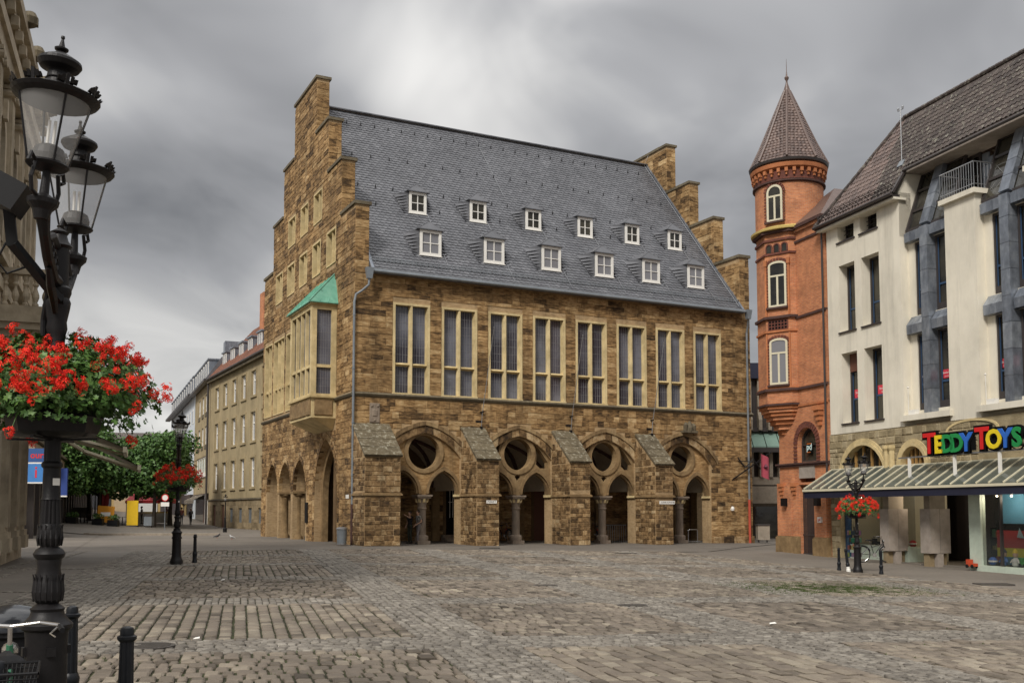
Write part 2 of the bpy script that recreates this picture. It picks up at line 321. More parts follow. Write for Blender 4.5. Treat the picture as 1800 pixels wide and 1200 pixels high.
def part(name, mat, parent, fn, smooth=False):
    m = MB(); fn(m); return m.build(name, mat, parent, smooth)
def inst(src, parent, loc, name=None):
    o = bpy.data.objects.new(name or src.name.split('.')[0], src.data); link(o, parent); o.location = loc; return o
def bigmesh(name, V, quads, tint, mat, parent=None):
    """V (n,3), quads (m,4) numpy"""
    me = bpy.data.meshes.new(name); me.vertices.add(len(V)); me.vertices.foreach_set('co', V.astype(np.float32).ravel())
    m = len(quads); me.loops.add(m * 4); me.loops.foreach_set('vertex_index', quads.astype(np.int32).ravel())
    me.polygons.add(m); me.polygons.foreach_set('loop_start', np.arange(0, m * 4, 4, dtype=np.int32))
    me.update(calc_edges=True)
    at = me.attributes.new('tint', 'FLOAT', 'FACE'); at.data.foreach_set('value', tint.astype(np.float32))
    me.materials.append(mat); o = bpy.data.objects.new(name, me); return link(o, parent)
def arch(c, w, spring, h, base, n=9):
    """pointed arch opening polygon, base left -> over the apex -> base right; h apex height over the spring"""
    e = (h * h - w * w) / (2 * w); Rr = w + e
    pts = [(c - w, base)]
    a1 = math.atan2(h, e)
    L = [(c + e - Rr * math.cos(a1 * i / n), spring + Rr * math.sin(a1 * i / n)) for i in range(n + 1)]
    Rt = [(2 * c - x, y) for x, y in reversed(L[:-1])]
    return pts + L + Rt + [(c + w, base)]
def spans(poly, v):
    xs = []
    for i in range(len(poly)):
        (x0, y0), (x1, y1) = poly[i], poly[(i + 1) % len(poly)]
        if (y0 > v) != (y1 > v): xs.append(x0 + (v - y0) / (y1 - y0) * (x1 - x0))
    xs.sort(); return list(zip(xs[::2], xs[1::2]))
def free_spans(u0, u1, v0, v1, holes, pad=.01):
    bl = []
    for h in holes:
        for k in range(5): bl += spans(h, v0 + (v1 - v0) * (k + .02) / 4.04)
    bl.sort(); res = []; x = u0
    for a, b in bl:
        a -= pad; b += pad
        if a > x: res.append((x, min(a, u1)))
        x = max(x, b)
        if x >= u1: break
    if x < u1: res.append((x, u1))
    return [(a, b) for a, b in res if b - a > .07]
def courses(u0, u1, v0, v1, holes, hr, lr, rg, outline=None):
    """coursed masonry: list of (u0,u1,v0,v1)"""
    res = []; v = v0
    while v < v1 - .05:
        h = rg.uniform(*hr)
        if v + h > v1 - hr[0] * .6: h = v1 - v
        fs = free_spans(u0, u1, v, v + h, holes)
        if outline:
            o1 = spans(outline, v + .01); o2 = spans(outline, v + h - .01)
            if o1 and o2:
                a, b = max(o1[0][0], o2[0][0]), min(o1[-1][1], o2[-1][1]); fs = [(max(x, a), min(y, b)) for x, y in fs if min(y, b) - max(x, a) > .08]
            else: fs = []
        for a, b in fs:
            x = a
            while x < b - .02:
                l = rg.uniform(*lr)
                if x + l > b - lr[0] * .7: l = b - x
                if l > lr[1] * 1.25: l /= 2
                res.append((x + .006, x + l - .006, v + .006, v + h - .006)); x += l
        v += h
    return res
def smooth01(x): x = max(0, min(1, x)); return x * x * (3 - 2 * x)
def kslope(y): return .0205 + (.0125 - .0205) * smooth01((y - 46) / 12)
def gz(x, y):
    t = max(0.0, min(30.0, x + 8)); q = t * t / 4 if t < 2 else t - 1
    return -kslope(y) * q + .07 * max(0.0, min(60.0, -x - 30))
def place(o, x, y, dz=0.0): o.location = (x, y, gz(x, y) + dz); return o
# ---------------------------------------------------------------- ground
xs = [-900, -400, -200, -130] + [-92 + i * 2 for i in range(26)] + [-40 + i for i in range(81)] + [42, 45, 50, 60, 90, 160, 400, 900]
ys = [-300, -100, -40] + [-20 + 2 * i for i in range(10)] + [i for i in range(0, 72)] + [72 + 3 * i for i in range(28)] + [170, 250, 500, 1400]
V = [(x, y, gz(x, y) - .05) for y in ys for x in xs]; nx = len(xs)
Q = [(j * nx + i, j * nx + i + 1, (j + 1) * nx + i + 1, (j + 1) * nx + i) for j in range(len(ys) - 1) for i in range(nx - 1)]
g = MB(); g.v = V; g.f = Q; g.t = [.5] * len(Q); tag(g.build('ground', M['asphalt'], smooth='all'), kind='structure')
GA = R(15); GU = Vector((-math.sin(GA), math.cos(GA))); GV = Vector((math.cos(GA), math.sin(GA)))
def uv2(u, v): return (u * GU.x + v * GV.x, u * GU.y + v * GV.y)
def sheet(name, poly, mat, dz, parent=None, kind='structure', step=1.0):
    """a convex sheet that follows the ground, dz above it"""
    bm = bmesh.new(); x0, x1 = min(p[0] for p in poly), max(p[0] for p in poly); y0, y1 = min(p[1] for p in poly), max(p[1] for p in poly)
    nx, ny = max(1, int((x1 - x0) / step) + 1), max(1, int((y1 - y0) / step) + 1)
    vs = [[bm.verts.new((x0 + (x1 - x0) * i / nx, y0 + (y1 - y0) * j / ny, 0)) for i in range(nx + 1)] for j in range(ny + 1)]
    for j in range(ny):
        for i in range(nx): bm.faces.new((vs[j][i], vs[j][i + 1], vs[j + 1][i + 1], vs[j + 1][i]))
    area = sum(poly[i][0] * poly[(i + 1) % len(poly)][1] - poly[(i + 1) % len(poly)][0] * poly[i][1] for i in range(len(poly)))
    P = poly if area > 0 else poly[::-1]
    for i in range(len(P)):
        a, b = P[i], P[(i + 1) % len(P)]
        n = Vector((b[1] - a[1], a[0] - b[0], 0)).normalized()
        bmesh.ops.bisect_plane(bm, geom=bm.verts[:] + bm.edges[:] + bm.faces[:], dist=1e-5, plane_co=(a[0], a[1], 0), plane_no=n, clear_outer=True)
    for v_ in bm.verts: v_.co.z = gz(v_.co.x, v_.co.y) + dz
    me = bpy.data.meshes.new(name); bm.to_mesh(me); bm.free(); me.materials.append(mat); me.polygons.foreach_set('use_smooth', [True] * len(me.polygons))
    o = bpy.data.objects.new(name, me); link(o, parent)
    if kind: o['kind'] = kind
    return o
SQ = (8.5, 46.5, -4.0, 20.7)
square = sheet('square_paving', [uv2(SQ[0], SQ[2]), uv2(SQ[1], SQ[2]), uv2(SQ[1], SQ[3]), uv2(SQ[0], SQ[3])], M['joint'], -.030)
UB = [(13.7, 15.0), (20.2, 21.5), (26.9, 28.1), (33.6, 34.8), (40.2, 41.4)]
VB = [(-4.0, -2.3), (2.56, 3.8), (7.5, 8.75), (12.5, 13.75), (17.4, 18.6)]
def gaps(bands, lo, hi):
    r = []; x = lo
    for a, b in bands:
        if a > x: r.append((x, a))
        x = b
    if hi > x: r.append((x, hi))
    return r
nr = np.random.RandomState(5)
ST = []                                    # u0,u1,v0,v1,sett?,tint
def in_view(u, v):
    x, y = uv2(u, v); return y > 9.3 and abs(x) < .56 * y + 2.2
def fill(u0, u1, v0, v1, along_u, wr, lr, kind, tb):
    """courses of stones; along_u: the courses run away along u"""
    a0, a1, b0, b1 = (v0, v1, u0, u1) if along_u else (u0, u1, v0, v1)
    n = max(1, round((a1 - a0) / wr)); w = (a1 - a0) / n
    off = 0
    for i in range(n):
        p = a0 + i * w; x = b0 - rnd.uniform(0, lr)
        wob = rnd.uniform(-.012, .012)
        while x < b1 - .03:
            l = lr * rnd.uniform(.72, 1.3); x1 = min(x + l, b1); xx = max(x, b0)
            if x1 - xx > .05:
                um, vm = ((xx + x1) / 2, p + w / 2) if along_u else (p + w / 2, (xx + x1) / 2)
                if in_view(um, vm):
                    t = min(1, max(0, tb + rnd.gauss(0, .20)))
                    ST.append(((xx, x1, p + wob, p + w + wob) if along_u else (p + wob, p + w + wob, xx, x1)) + (kind, t))
            x += l
UG, VG = gaps(UB, SQ[0], SQ[1]), gaps(VB, SQ[2], SQ[3])
for i, (u0, u1) in enumerate(UG):
    for j, (v0, v1) in enumerate(VG):
        ub = .5 + .10 * math.sin(i * 2.1 + j * 1.3)
        if (i + j) % 2 == 0: fill(u0, u1, v0, v1, False, .30, .185, 0, ub)
        else: fill(u0, u1, v0, v1, True, .205, .33, 0, ub)
for u0, u1 in UB: fill(u0, u1, SQ[2], SQ[3], (int(u0) % 2 == 0), .135 if u0 < 25 else .17, .14 if u0 < 25 else .18, 1, .5)
for v0, v1 in VB:
    for i, (u0, u1) in enumerate(UG):
        s = .125 if u0 < 25 else .17
        fill(u0, u1, v0, v1, True, s, s * 1.05, 1, .52)
ST = np.array(ST)
n = len(ST); gap = np.where(ST[:, 4] > 0, .009, .016)
u0, u1, v0, v1 = ST[:, 0] + gap, ST[:, 1] - gap, ST[:, 2] + gap, ST[:, 3] - gap
cu, cv = (u0 + u1) / 2, (v0 + v1) / 2
cx, cy = cu * GU.x + cv * GV.x, cu * GU.y + cv * GV.y
cz = np.array([gz(a, b) for a, b in zip(cx, cy)])
top = .002 + nr.normal(0, .007, n); bev = np.where(ST[:, 4] > 0, .014, .02)
tilt = nr.normal(0, .018, (n, 2))
# corners: base ring, shoulder ring, top ring
def ring(inset, z, jit):
    P = []
    for su, sv in ((0, 0), (1, 0), (1, 1), (0, 1)):
        uu = np.where(su, u1 - inset, u0 + inset) + nr.normal(0, jit, n); vv = np.where(sv, v1 - inset, v0 + inset) + nr.normal(0, jit, n)
        x = uu * GU.x + vv * GV.x; y = uu * GU.y + vv * GV.y
        sx = -np.vectorize(kslope)(cy) * ((cx > -6)) * (x - cx)
        P.append(np.stack([x, y, cz + sx + z + tilt[:, 0] * (uu - cu) + tilt[:, 1] * (vv - cv)], 1))
    return P
r0 = ring(0, -.045 + 0 * top, 0); r1 = ring(0, top - bev * .7, .004); r2 = ring(bev, top, .004)
VV = np.stack(r0 + r1 + r2, 1)             # n,12,3
fq = np.array([(8, 9, 10, 11)] + [(4 + i, 4 + (i + 1) % 4, 8 + (i + 1) % 4, 8 + i) for i in range(4)] + [(i, (i + 1) % 4, 4 + (i + 1) % 4, 4 + i) for i in range(4)])[:, ::-1]
px_area = (u1 - u0) * (v1 - v0) / (cy ** 3) * (np.abs(cx) < .5 * cy) * (cy > 10.9) * (ST[:, 4] == 0)
big = set(np.argsort(-px_area)[:300].tolist())
for kind, nm, mt in ((0, 'cobbles', 'cobble'), (1, 'setts', 'sett')):
    idx = np.array([i for i in np.where(ST[:, 4] == kind)[0] if i not in big])
    vv = VV[idx].reshape(-1, 3); qq = (np.arange(len(idx))[:, None, None] * 12 + fq[None]).reshape(-1, 4)
    o = bigmesh(nm, vv, qq, np.repeat(ST[idx, 5], 9), M[mt], square); o['kind'] = 'stuff'
for i in sorted(big):
    me = bpy.data.meshes.new('cobble'); me.from_pydata(VV[i].tolist(), [], fq.tolist()); me.materials.append(M['cobble'])
    o = bpy.data.objects.new('cobble', me); link(o, square); o['tint'] = float(ST[i, 5])
# green tufts in the joints and one grassy patch
tf = MB(); tr = random.Random(3)
def tuft(m, x, y, h, k):
    z = gz(x, y) - .02
    for _ in range(k):
        a = tr.uniform(0, 6.28); l = h * tr.uniform(.6, 1.2); dx, dy = math.cos(a), math.sin(a); bx, by = x + tr.gauss(0, .02), y + tr.gauss(0, .02)
        m.tint = tr.random(); m.add([(bx - dy * .006, by + dx * .006, z), (bx + dy * .006, by - dx * .006, z), (bx + dx * l * .6, by + dy * l * .6, z + l)], [(0, 1, 2)])
for _ in range(5000):
    i = tr.randrange(n)
    if ST[i, 4] > 0 or cy[i] > 30: continue
    if (math.sin(cu[i] * .9 + 1) + math.sin(cv[i] * 1.7) + math.sin(cu[i] * 2.3 - cv[i])) < .3: continue
    u = ST[i, 0] if tr.random() < .5 else ST[i, 1]; x, y = uv2(u, tr.uniform(ST[i, 2], ST[i, 3])); tuft(tf, x, y, .035, 6)
for _ in range(6500):
    u, v_ = tr.gauss(23.9, 1.1), tr.gauss(15.2, 1.3)
    if 21.6 < u < 26.8 and 12.4 < v_ < 18.4: x, y = uv2(u, v_); tuft(tf, x, y, .045, 5)
tag(tf.build('grass', M['grass'], square, fix=False), kind='stuff')
# pavements round the square
HX, HY = Vector((.8934, .4493)), Vector((-.4493, .8934)); H0 = Vector((-8.18, 52.0))
WX, WY = Vector((.294, -.9558)), Vector((.9558, .294)); W0 = Vector((15.15, 48.0))
def hw(s, t): p = H0 + HX * s + HY * t; return (p.x, p.y)
def ww(x, y): p = W0 + WX * x + WY * y; return (p.x, p.y)
sheet('town_hall_pavement', [uv2(46.5, -1.5), uv2(46.5, 22.5), hw(34, 3), hw(34, 12), hw(-1.0, 6), hw(-3.5, -.5)], M['flag'], -.026)
sheet('shop_pavement', [uv2(8, 20.72), uv2(46.5, 20.72), uv2(46.5, 22.6), ww(-5.5, 1.0), ww(30, 1.0), ww(33, -6)], M['asphalt'], -.028)
sw = sheet('sidewalk', [uv2(5, -4.02), uv2(47, -4.02), uv2(47, -13), uv2(5, -16)], M['flag'], -.03)
def strip_slabs(name, a, b, w, parent, dz, mat, l=.13):
    """a narrow line of small stones let into the pavement"""
    m = MB(); a, b = Vector(a), Vector(b); d = (b - a); n_ = int(d.length / l); d.normalize(); q = Vector((-d.y, d.x)); sr = random.Random(len(name))
    for i in range(n_):
        for k in range(int(w / .12)):
            c = a + d * (i + .5) * l + q * (k - w / .24 + .5) * .12; z = gz(c.x, c.y) + dz; m.tint = sr.random(); hl, hwid = l * .46, .053
            P = [c + d * i2 * hl + q * j2 * hwid for i2, j2 in ((-1, -1), (1, -1), (1, 1), (-1, 1))]; Pi = [c + (p - c) * .78 for p in P]
            m.add([(p.x, p.y, z - .03) for p in P] + [(p.x, p.y, z + .012) for p in Pi], [(4, 5, 6, 7)] + [(i3, (i3 + 1) % 4, 4 + (i3 + 1) % 4, 4 + i3) for i3 in range(4)])
    o = m.build(name, mat, parent, fix=False); o['kind'] = 'stuff'; return o
for a, b, w in (((12, -5.9), (47, -6.4), .24), ((12, -6.6), (47, -7.1), .24), ((24, -4.1), (27.5, -12), .24), ((33, -4.1), (36, -12), .24), ((16, -4.1), (19, -12), .24), ((10, -4.25), (47, -4.25), .36)):
    strip_slabs('sett_strip', uv2(*a), uv2(*b), w, sw, -.028, M['sett'])
tag(sheet('street', [uv2(47.1, -15), uv2(47.1, -1.6), hw(-3.6, -.4), hw(-2.2, 22), hw(-6, 60), (-46, 118), (-42, 60)], M['asphalt'], -.034), kind='structure')
# kerb island by the trees
m = MB()
for i in range(24):
    x = -30.5 + i * .4; y = 72.5 + .012 * i; z = gz(x, y); m.tint = rnd.random(); m.block(x, x + .39, y - .1, y + .1, z - .1, z + .10, fz)
o = m.build('kerb', M['concrete'], bpy.data.objects['street']); o['kind'] = 'stuff'
isl = sheet('pavement_island', [(-30.5, 72.62), (-20.9, 72.9), (-28, 92), (-44, 100), (-44, 74)], M['flag'], .02)
M['rust'] = MAT('worn_cast_iron', [(.05, .044, .038), (.10, .088, .076)], scale=9, dirt=.3, rough=.6, bump=.3)
def manhole(x, y, r, label, sq=False):
    m = MB(); z = gz(x, y)
    if sq: m.box(-r, r, -r * .6, r * .6, -.03, .016)
    else: m.lathe([(r, -.03), (r, .012), (r * .93, .016), (r * .88, .010), (r * .05, .010)], 28)
    o = m.build('manhole_cover' if not sq else 'drain_grate', M['rust']); o.location = (x, y, z)
    k = MB()
    for i in range(-3, 4):
        w = math.sqrt(max(0.02, 1 - (i / 4) ** 2)) * r * .8 if not sq else r * .85
        k.box(-w, w, i * r * (.22 if not sq else .15) - .012, i * r * (.22 if not sq else .15) + .012, .009, .019)
    k.build('rib', M['rust'], o); return tag(o, label, 'manhole cover' if not sq else 'drain grate')
manhole(-4.80, 13.57, .33, 'round manhole cover in the cobbles beside the nearest dark bollards')
manhole(.85, 25.9, .3, 'dark drain grate in the middle band of grey setts on the square', True)
manhole(2.45, 20.9, .3, 'dark drain grate in the grey setts nearer than the other one in the middle', True)
manhole(5.2, 47.2, .55, 'wide dark cover in the pavement before the second arcade buttress', True)
manhole(-1.1, 50.2, .5, 'small dark cover in the pavement before the first arcade', True)
manhole(14.3, 30.3, .5, 'grey cover plate in the pavement by the toy shop window', True)
def litter(x, y, s, label):
    m = MB(); z = gz(x, y) + .012; m.add([(-s, -s * .6, 0), (s, -s * .5, .01), (s * .8, s * .5, .025), (-s * .7, s * .6, .012), (-s, -s * .6, .006), (s, -s * .5, .016), (s * .8, s * .5, .031), (-s * .7, s * .6, .018)], [(3, 2, 1, 0), (4, 5, 6, 7), (0, 1, 5, 4), (1, 2, 6, 5), (2, 3, 7, 6), (3, 0, 4, 7)])
    o = m.build('paper_scrap', M['white']); o.location = (x, y, z); tag(o, label, 'litter')
litter(4.54, 17.83, .06, 'white scrap of paper on the grey setts right of the middle of the square')
litter(-7.2, 25.4, .05, 'white scrap of paper lying between the cobble panels near the mid square lamp')
litter(-4.4, 14.3, .045, 'crumpled white scrap on the cobbles right of the nearest bollards')
# ---------------------------------------------------------------- town hall
HRZ = math.atan2(HX.y, HX.x)
hall = thing('town_hall', 'large brown sandstone town hall with stepped gables, slate roof and pointed arcade', 'town hall', (H0.x, H0.y, 0), HRZ)
CAMH = Vector((-16.05, -50.1, 1.75))       # the viewer as seen from the hall
hr = random.Random(11)
STONES = []                                # (area score, u0,u1,v0,v1,frame,proud,mat)
def lay(rects, fr, nrm, mat='sand', pr=(.012, .040)):
    g_ = .011 if mat == 'butt' else .001
    for a, b, c, d in rects:
        a, b, c, d = a + g_, b - g_, c + g_, d - g_
        p = Vector(fr((a + b) / 2, (c + d) / 2, 0)); q = CAMH - p
        cs = max(0, q.normalized().dot(Vector(nrm)))
        STONES.append(((b - a) * (d - c) * cs / q.length_squared, a, b, c, d, fr, hr.uniform(*pr), mat))
def text_obj(name, body, size, mat, parent, loc, rot=(0, 0, 0), ext=.004, align='CENTER', bold=0.0, sx=1.0):
    cu = bpy.data.curves.new(name, 'FONT'); cu.body = body; cu.size = size; cu.extrude = ext; cu.align_x = align; cu.align_y = 'CENTER'; cu.offset = bold; cu.resolution_u = 3
    t = bpy.data.objects.new(name + '_curve', cu); COL.objects.link(t)
    bpy.context.view_layer.update()
    me = bpy.data.meshes.new_from_object(t.evaluated_get(bpy.context.evaluated_depsgraph_get())); bpy.data.objects.remove(t); bpy.data.curves.remove(cu)
    me.materials.clear(); me.materials.append(mat); me.name = name
    o = bpy.data.objects.new(name, me); link(o, parent); o.location = loc; o.rotation_euler = rot; o.scale = (sx, 1, 1); return o
FRONT_ROT = (R(90), 0, 0)
BAY = [3.98, 9.6, 15.25, 20.75]; OCR = [.93, .90, .88, .82]
RA, EA, SPR = 3.3, .6, 2.6
def arc2(c, k, lim, n=10):
    """two-centred arch of radius RA+k about the bay centre, cut at |ds|<=lim, left to right"""
    Rr = RA + k; L = []
    x0 = -min(lim, Rr - EA - 1e-4); a0 = math.acos(min(1, (EA - x0) / Rr)); a1 = math.acos(EA / Rr)
    for i in range(n + 1):
        a = a0 + (a1 - a0) * i / n; L.append((c + EA - Rr * math.cos(a), SPR + Rr * math.sin(a)))
    return L + [(2 * c - x, z) for x, z in reversed(L[:-1])]
OPW = 2.08
def bay_hole(c, base=-.75): return [(c - OPW, base)] + arc2(c, 0, OPW) + [(c + OPW, base)]
def rect(a, b, c, d): return [(a, c), (b, c), (b, d), (a, d)]
WS = [2.11 + 2.79 * i for i in range(8)]
holes = [bay_hole(c) for c in BAY] + [rect(s, s + 2.1, 7.86, 12.72) for s in WS]
part('front_wall', M['mortar'], hall, lambda m: m.plate(rect(.752, 25.298, -.8, 14.2), holes, fx, -.9, 0))
blk = [[(c - 2.09, -1), (c - 2.09, 4.2)] + arc2(c, .63, 2.68) + [(c + 2.09, 4.2), (c + 2.09, -1)] for c in BAY] + [rect(s - .01, s + 2.11, 7.6, 12.73) for s in WS] + [rect(-1, 27, 7.58, 7.86), rect(.75, 1.5, 5.4, 6.2)]
BUT = [(-.02, 1.86, 4.41), (6.09, 7.38, 4.35), (11.70, 12.98, 4.33), (17.33, 18.55, 4.30)]; PRJ = 2.0
blk += [rect(a - .02, b + .02, -1, 5.9) for a, b, z in BUT]
lay(courses(0, 26.05, -.4, 7.58, blk, (.22, .34), (.35, .85), hr), fx, (0, -1, 0))
lay(courses(0, 26.05, 7.86, 14.05, blk, (.2, .38), (.35, 1.0), hr), fx, (0, -1, 0))
# stepped gables
STEP = [(0, -.8), (0, 17.75), (2.5, 17.75), (2.5, 20.9), (5.1, 20.9), (5.1, 24.05), (7.7, 24.05), (7.7, 27.5), (12.7, 27.5), (12.7, 24.05), (15.3, 24.05), (15.3, 20.9), (17.9, 20.9), (17.9, 17.75), (20.4, 17.75), (20.4, -.8)]
GW1 = [(6.2, 8.0), (9.2, 10.95), (12.2, 14.0)]; GW2 = [(3.4, 5.2), (6.4, 8.15), (9.3, 11.1), (12.25, 14.1), (15.3, 17.1)]
gh = [rect(a, b, 18.55, 20.42) for a, b in GW1] + [rect(a, b, 15.42, 17.42) for a, b in GW2] + [rect(14.5, 17.4, 8.03, 13.0), rect(10.9, 14.1, 8.03, 13.0), rect(9.75, 10.15, 22.1, 23.5), rect(17.8, 20.0, 8.03, 13.0)]
AR = [arch(17.3, 1.5, 2.9, 1.9, -.75), arch(13.95, 1.5, 2.9, 1.9, -.75), arch(10.45, 1.5, 2.9, 1.9, -.75)]
gbig = arch(4.85, 2.25, 2.6, 3.1, -.75)
notch = AR + [gbig]
part('gable_wall', M['mortar'], hall, lambda m: m.plate(STEP, gh + notch, fy, -.75, 0))
gblk = gh + [arch(17.3, 1.78, 2.9, 2.2, -1), arch(13.95, 1.78, 2.9, 2.2, -1), arch(10.45, 1.78, 2.9, 2.2, -1), arch(4.85, 2.6, 2.6, 3.55, -1), rect(-1, 22, 7.62, 7.9), rect(3.0, 7.7, 6.4, 14.4)]
lay(courses(0, 20.4, -.4, 27.3, gblk, (.21, .38), (.4, 1.15), hr, STEP), fy, (-1, 0, 0))
fr_r = lambda u, v, w: (25.3 - w, u, v)
rpass = arch(3.2, 1.5, 2.4, 2.1, -.75)
part('gable_wall', M['mortar'], hall, lambda m: m.plate(STEP, [rpass], lambda u, v, w: (26.05 + w, u, v), -.75, 0))
roofz = lambda t: 14.33 + (t + .35) * 1.185
lay([r for r in courses(0, 20.4, 14.3, 27.3, [[(-.5, 14.0), (10.2, 26.7), (20.9, 14.0)]], (.28, .42), (.5, 1.1), hr, STEP)], fr_r, (-1, 0, 0))
for x0 in (0, 25.3):
    for t, z0, z1 in ((0, 14.1, 17.6), (2.5, 17.6, 20.75), (5.1, 20.75, 23.9), (7.7, 23.9, 27.3)):
        lay(courses(x0, x0 + .75, z0, z1, [], (.28, .45), (.3, .75), hr), (lambda tt: (lambda u, v, w: (u, tt - w, v)))(t), (0, -1, 0))
    for t0, t1, z in ((0, 2.5, 17.75), (2.5, 5.1, 20.9), (5.1, 7.7, 24.05), (7.7, 12.7, 27.5), (12.7, 15.3, 24.05), (15.3, 17.9, 20.9), (17.9, 20.4, 17.75)):
        n = max(2, round((t1 - t0) / .9))
        lo = t0 - (.10 if t0 < 8 else 0); hi = t1 + (.10 if t1 > 12 else -.003)
        for i in range(n):
            a, b = lo + (hi - lo) * i / n, lo + (hi - lo) * (i + 1) / n
            m = MB(); m.tint = hr.random(); hgt = .17 + hr.uniform(-.012, .012)
            m.box(x0 - .10, x0 + .85, a + .004, b - .004, z + .002, z + hgt); m.build('coping_stone', M['cope'], hall)
# string courses, cornice
def string_course(m, pts):
    for (a, b, fr) in pts:
        n = int((b - a) / 1.3); 
        for i in range(n):
            m.tint = hr.random(); u0, u1 = a + (b - a) * i / n, a + (b - a) * (i + 1) / n - .005
            m.add([fr(u, v, w) for u in (u0, u1) for v, w in ((7.62, 0), (7.66, .10), (7.76, .16), (7.86, .03))], [(0, 1, 2, 3), (7, 6, 5, 4), (0, 4, 5, 1), (1, 5, 6, 2), (2, 6, 7, 3), (3, 7, 4, 0)])
part('string_course', M['cope'], hall, lambda m: string_course(m, [(-.14, 26.15, fx)]))
part('string_course', M['cope'], hall, lambda m: string_course(m, [(.02, 3.02, fy)]))
part('string_course', M['cope'], hall, lambda m: string_course(m, [(7.68, 20.4, fy)]))
part('eaves_moulding', M['dressd'], hall, lambda m: (m.box(.76, 25.29, -.10, 0, 14.02, 14.12), m.box(.76, 25.29, -.18, .3, 14.12, 14.21)))
# hall windows: stone surround, mullion, transom, leaded lights
def win_stone(m):
    W, z0, z1, zt = 2.1, 7.86, 12.72, 9.45
    m.tint = .6
    for a, b, c, d in ((0, .13, z0 + .06, z1 - .12), (W - .13, W, z0 + .06, z1 - .12)): m.box(a, b, -.04, .30, c, d)
    m.box(0, W, -.04, .30, z1 - .118, z1); m.box(-.03, W + .03, -.07, .30, z0 - .02, z0 + .058)
    for xa, xb, s in ((.132, .205, 1), (W - .205, W - .132, -1)):
        x_in, x_out = (xb, xa) if s > 0 else (xa, xb)   # splayed reveal
        m.tint = .35; m.add([(x_out, .0, z0 + .07), (x_in, .30, z0 + .07), (x_in, .30, z1 - .13), (x_out, .0, z1 - .13), (x_out, .32, z0 + .07), (x_out, .32, z1 - .13)], [(0, 1, 2, 3), (0, 4, 1), (3, 2, 5)])
    m.tint = .75; c = W / 2
    m.add([(c - .05, -.02, z0 + .06), (c + .05, -.02, z0 + .06), (c + .105, .16, z0 + .06), (c + .105, .30, z0 + .06), (c - .105, .30, z0 + .06), (c - .105, .16, z0 + .06)] + [(c - .05, -.02, z1 - .12), (c + .05, -.02, z1 - .12), (c + .105, .16, z1 - .12), (c + .105, .30, z1 - .12), (c - .105, .30, z1 - .12), (c - .105, .16, z1 - .12)], [(i, (i + 1) % 6, 6 + (i + 1) % 6, 6 + i) for i in range(6)])
    for a, b in ((.14, c - .11), (c + .11, W - .14)):
        m.tint = .2; m.add([(a, .01, zt - .02), (b, .01, zt - .02), (b, .29, zt - .11), (a, .29, zt - .11), (a, .06, zt + .05), (b, .06, zt + .05), (b, .29, zt + .11), (a, .29, zt + .11)], [(0, 1, 5, 4), (4, 5, 6, 7), (3, 2, 1, 0), (7, 6, 2, 3), (0, 4, 7, 3), (1, 2, 6, 5)])
LIGHTS = [(a, b, c, d) for a, b in ((.205, .945), (1.155, 1.895)) for c, d in ((7.93, 9.34), (9.56, 12.59))]
def cames(m, L):
    for a, b, c, d in L:
        n = 5; k = max(2, round((d - c) / .42))
        for i in range(0, n + 1): x = a + (b - a) * i / n; m.box(x - .008, x + .008, .235, .249, c, d)
        for i in range(0, k + 1): z = c + (d - c) * i / k; m.box(a, b, .238, .246, z - .007, z + .007)
def facing(x0): return x0
w0 = part('window', M['dress'], hall, win_stone); w0.location = (WS[0], 0, 0)
panes = [part('glass_pane', M['glass'], w0, lambda m, L=L: m.box(L[0] - .02, L[1] + .02, .25, .27, L[2] - .03, L[3] + .03)) for L in LIGHTS]
cm = part('lead_came', M['came'], w0, lambda m: cames(m, LIGHTS))
for s in WS[1:]:
    w = inst(w0, hall, (s, 0, 0), 'window')
    for p in panes: inst(p, w, (0, 0, 0), 'glass_pane')
    inst(cm, w, (0, 0, 0), 'lead_came')
# gable windows
def gable_win(W, H, lights, transom=None, dep=.42, fw=.10):
    def stone(m):
        m.tint = .5
        m.box(0, fw, 0, H, -dep, .035, lambda u, v, w: fy(u, v, w)); m.box(W - fw, W, 0, H, -dep, .035, fy); m.box(fw + .001, W - fw - .001, H - fw, H - .001, -dep, .034, fy); m.box(fw + .001, W - fw - .001, -.02, .05, -dep, .05, fy)
        for i in range(1, lights):
            x = fw + (W - 2 * fw) * i / lights; m.tint = .3
            m.add([fy(x + a, v, w) for v in (.05, H - fw) for a, w in ((-.04, -.03), (.04, -.03), (.09, -.25), (.09, -dep), (-.09, -dep), (-.09, -.25))], [(k, (k + 1) % 6, 6 + (k + 1) % 6, 6 + k) for k in range(6)])
        if transom: m.tint = .2; m.box(fw + .002, W - fw - .002, transom - .09, transom + .09, -dep + .02, -.07, fy)
    def glass(m): m.box(.02, W - .02, .02, H - .02, -dep - .02, -dep + .005, fy)
    return stone, glass
def add_gw(t, z, W, H, n, tr=None):
    st, gl = gable_win(W, H, n, tr)
    o = part('gable_window', M['dress'], hall, st); o.location = (0, t, z); g = part('glass_pane', M['glass'], o, gl); return o
for (L, z, H) in ((GW1, 18.55, 1.87), (GW2, 15.42, 2.0)):
    for a, b in L: add_gw(a, z, b - a, H, 2)
add_gw(14.5, 8.03, 2.9, 4.97, 3, 1.75); add_gw(10.9, 8.03, 3.2, 4.97, 3, 1.75); add_gw(17.8, 8.03, 2.2, 4.97, 2, 1.75)
part('slit_opening', M['black'], hall, lambda m: m.box(9.75, 10.15, 22.1, 23.5, -.5, -.3, fy))
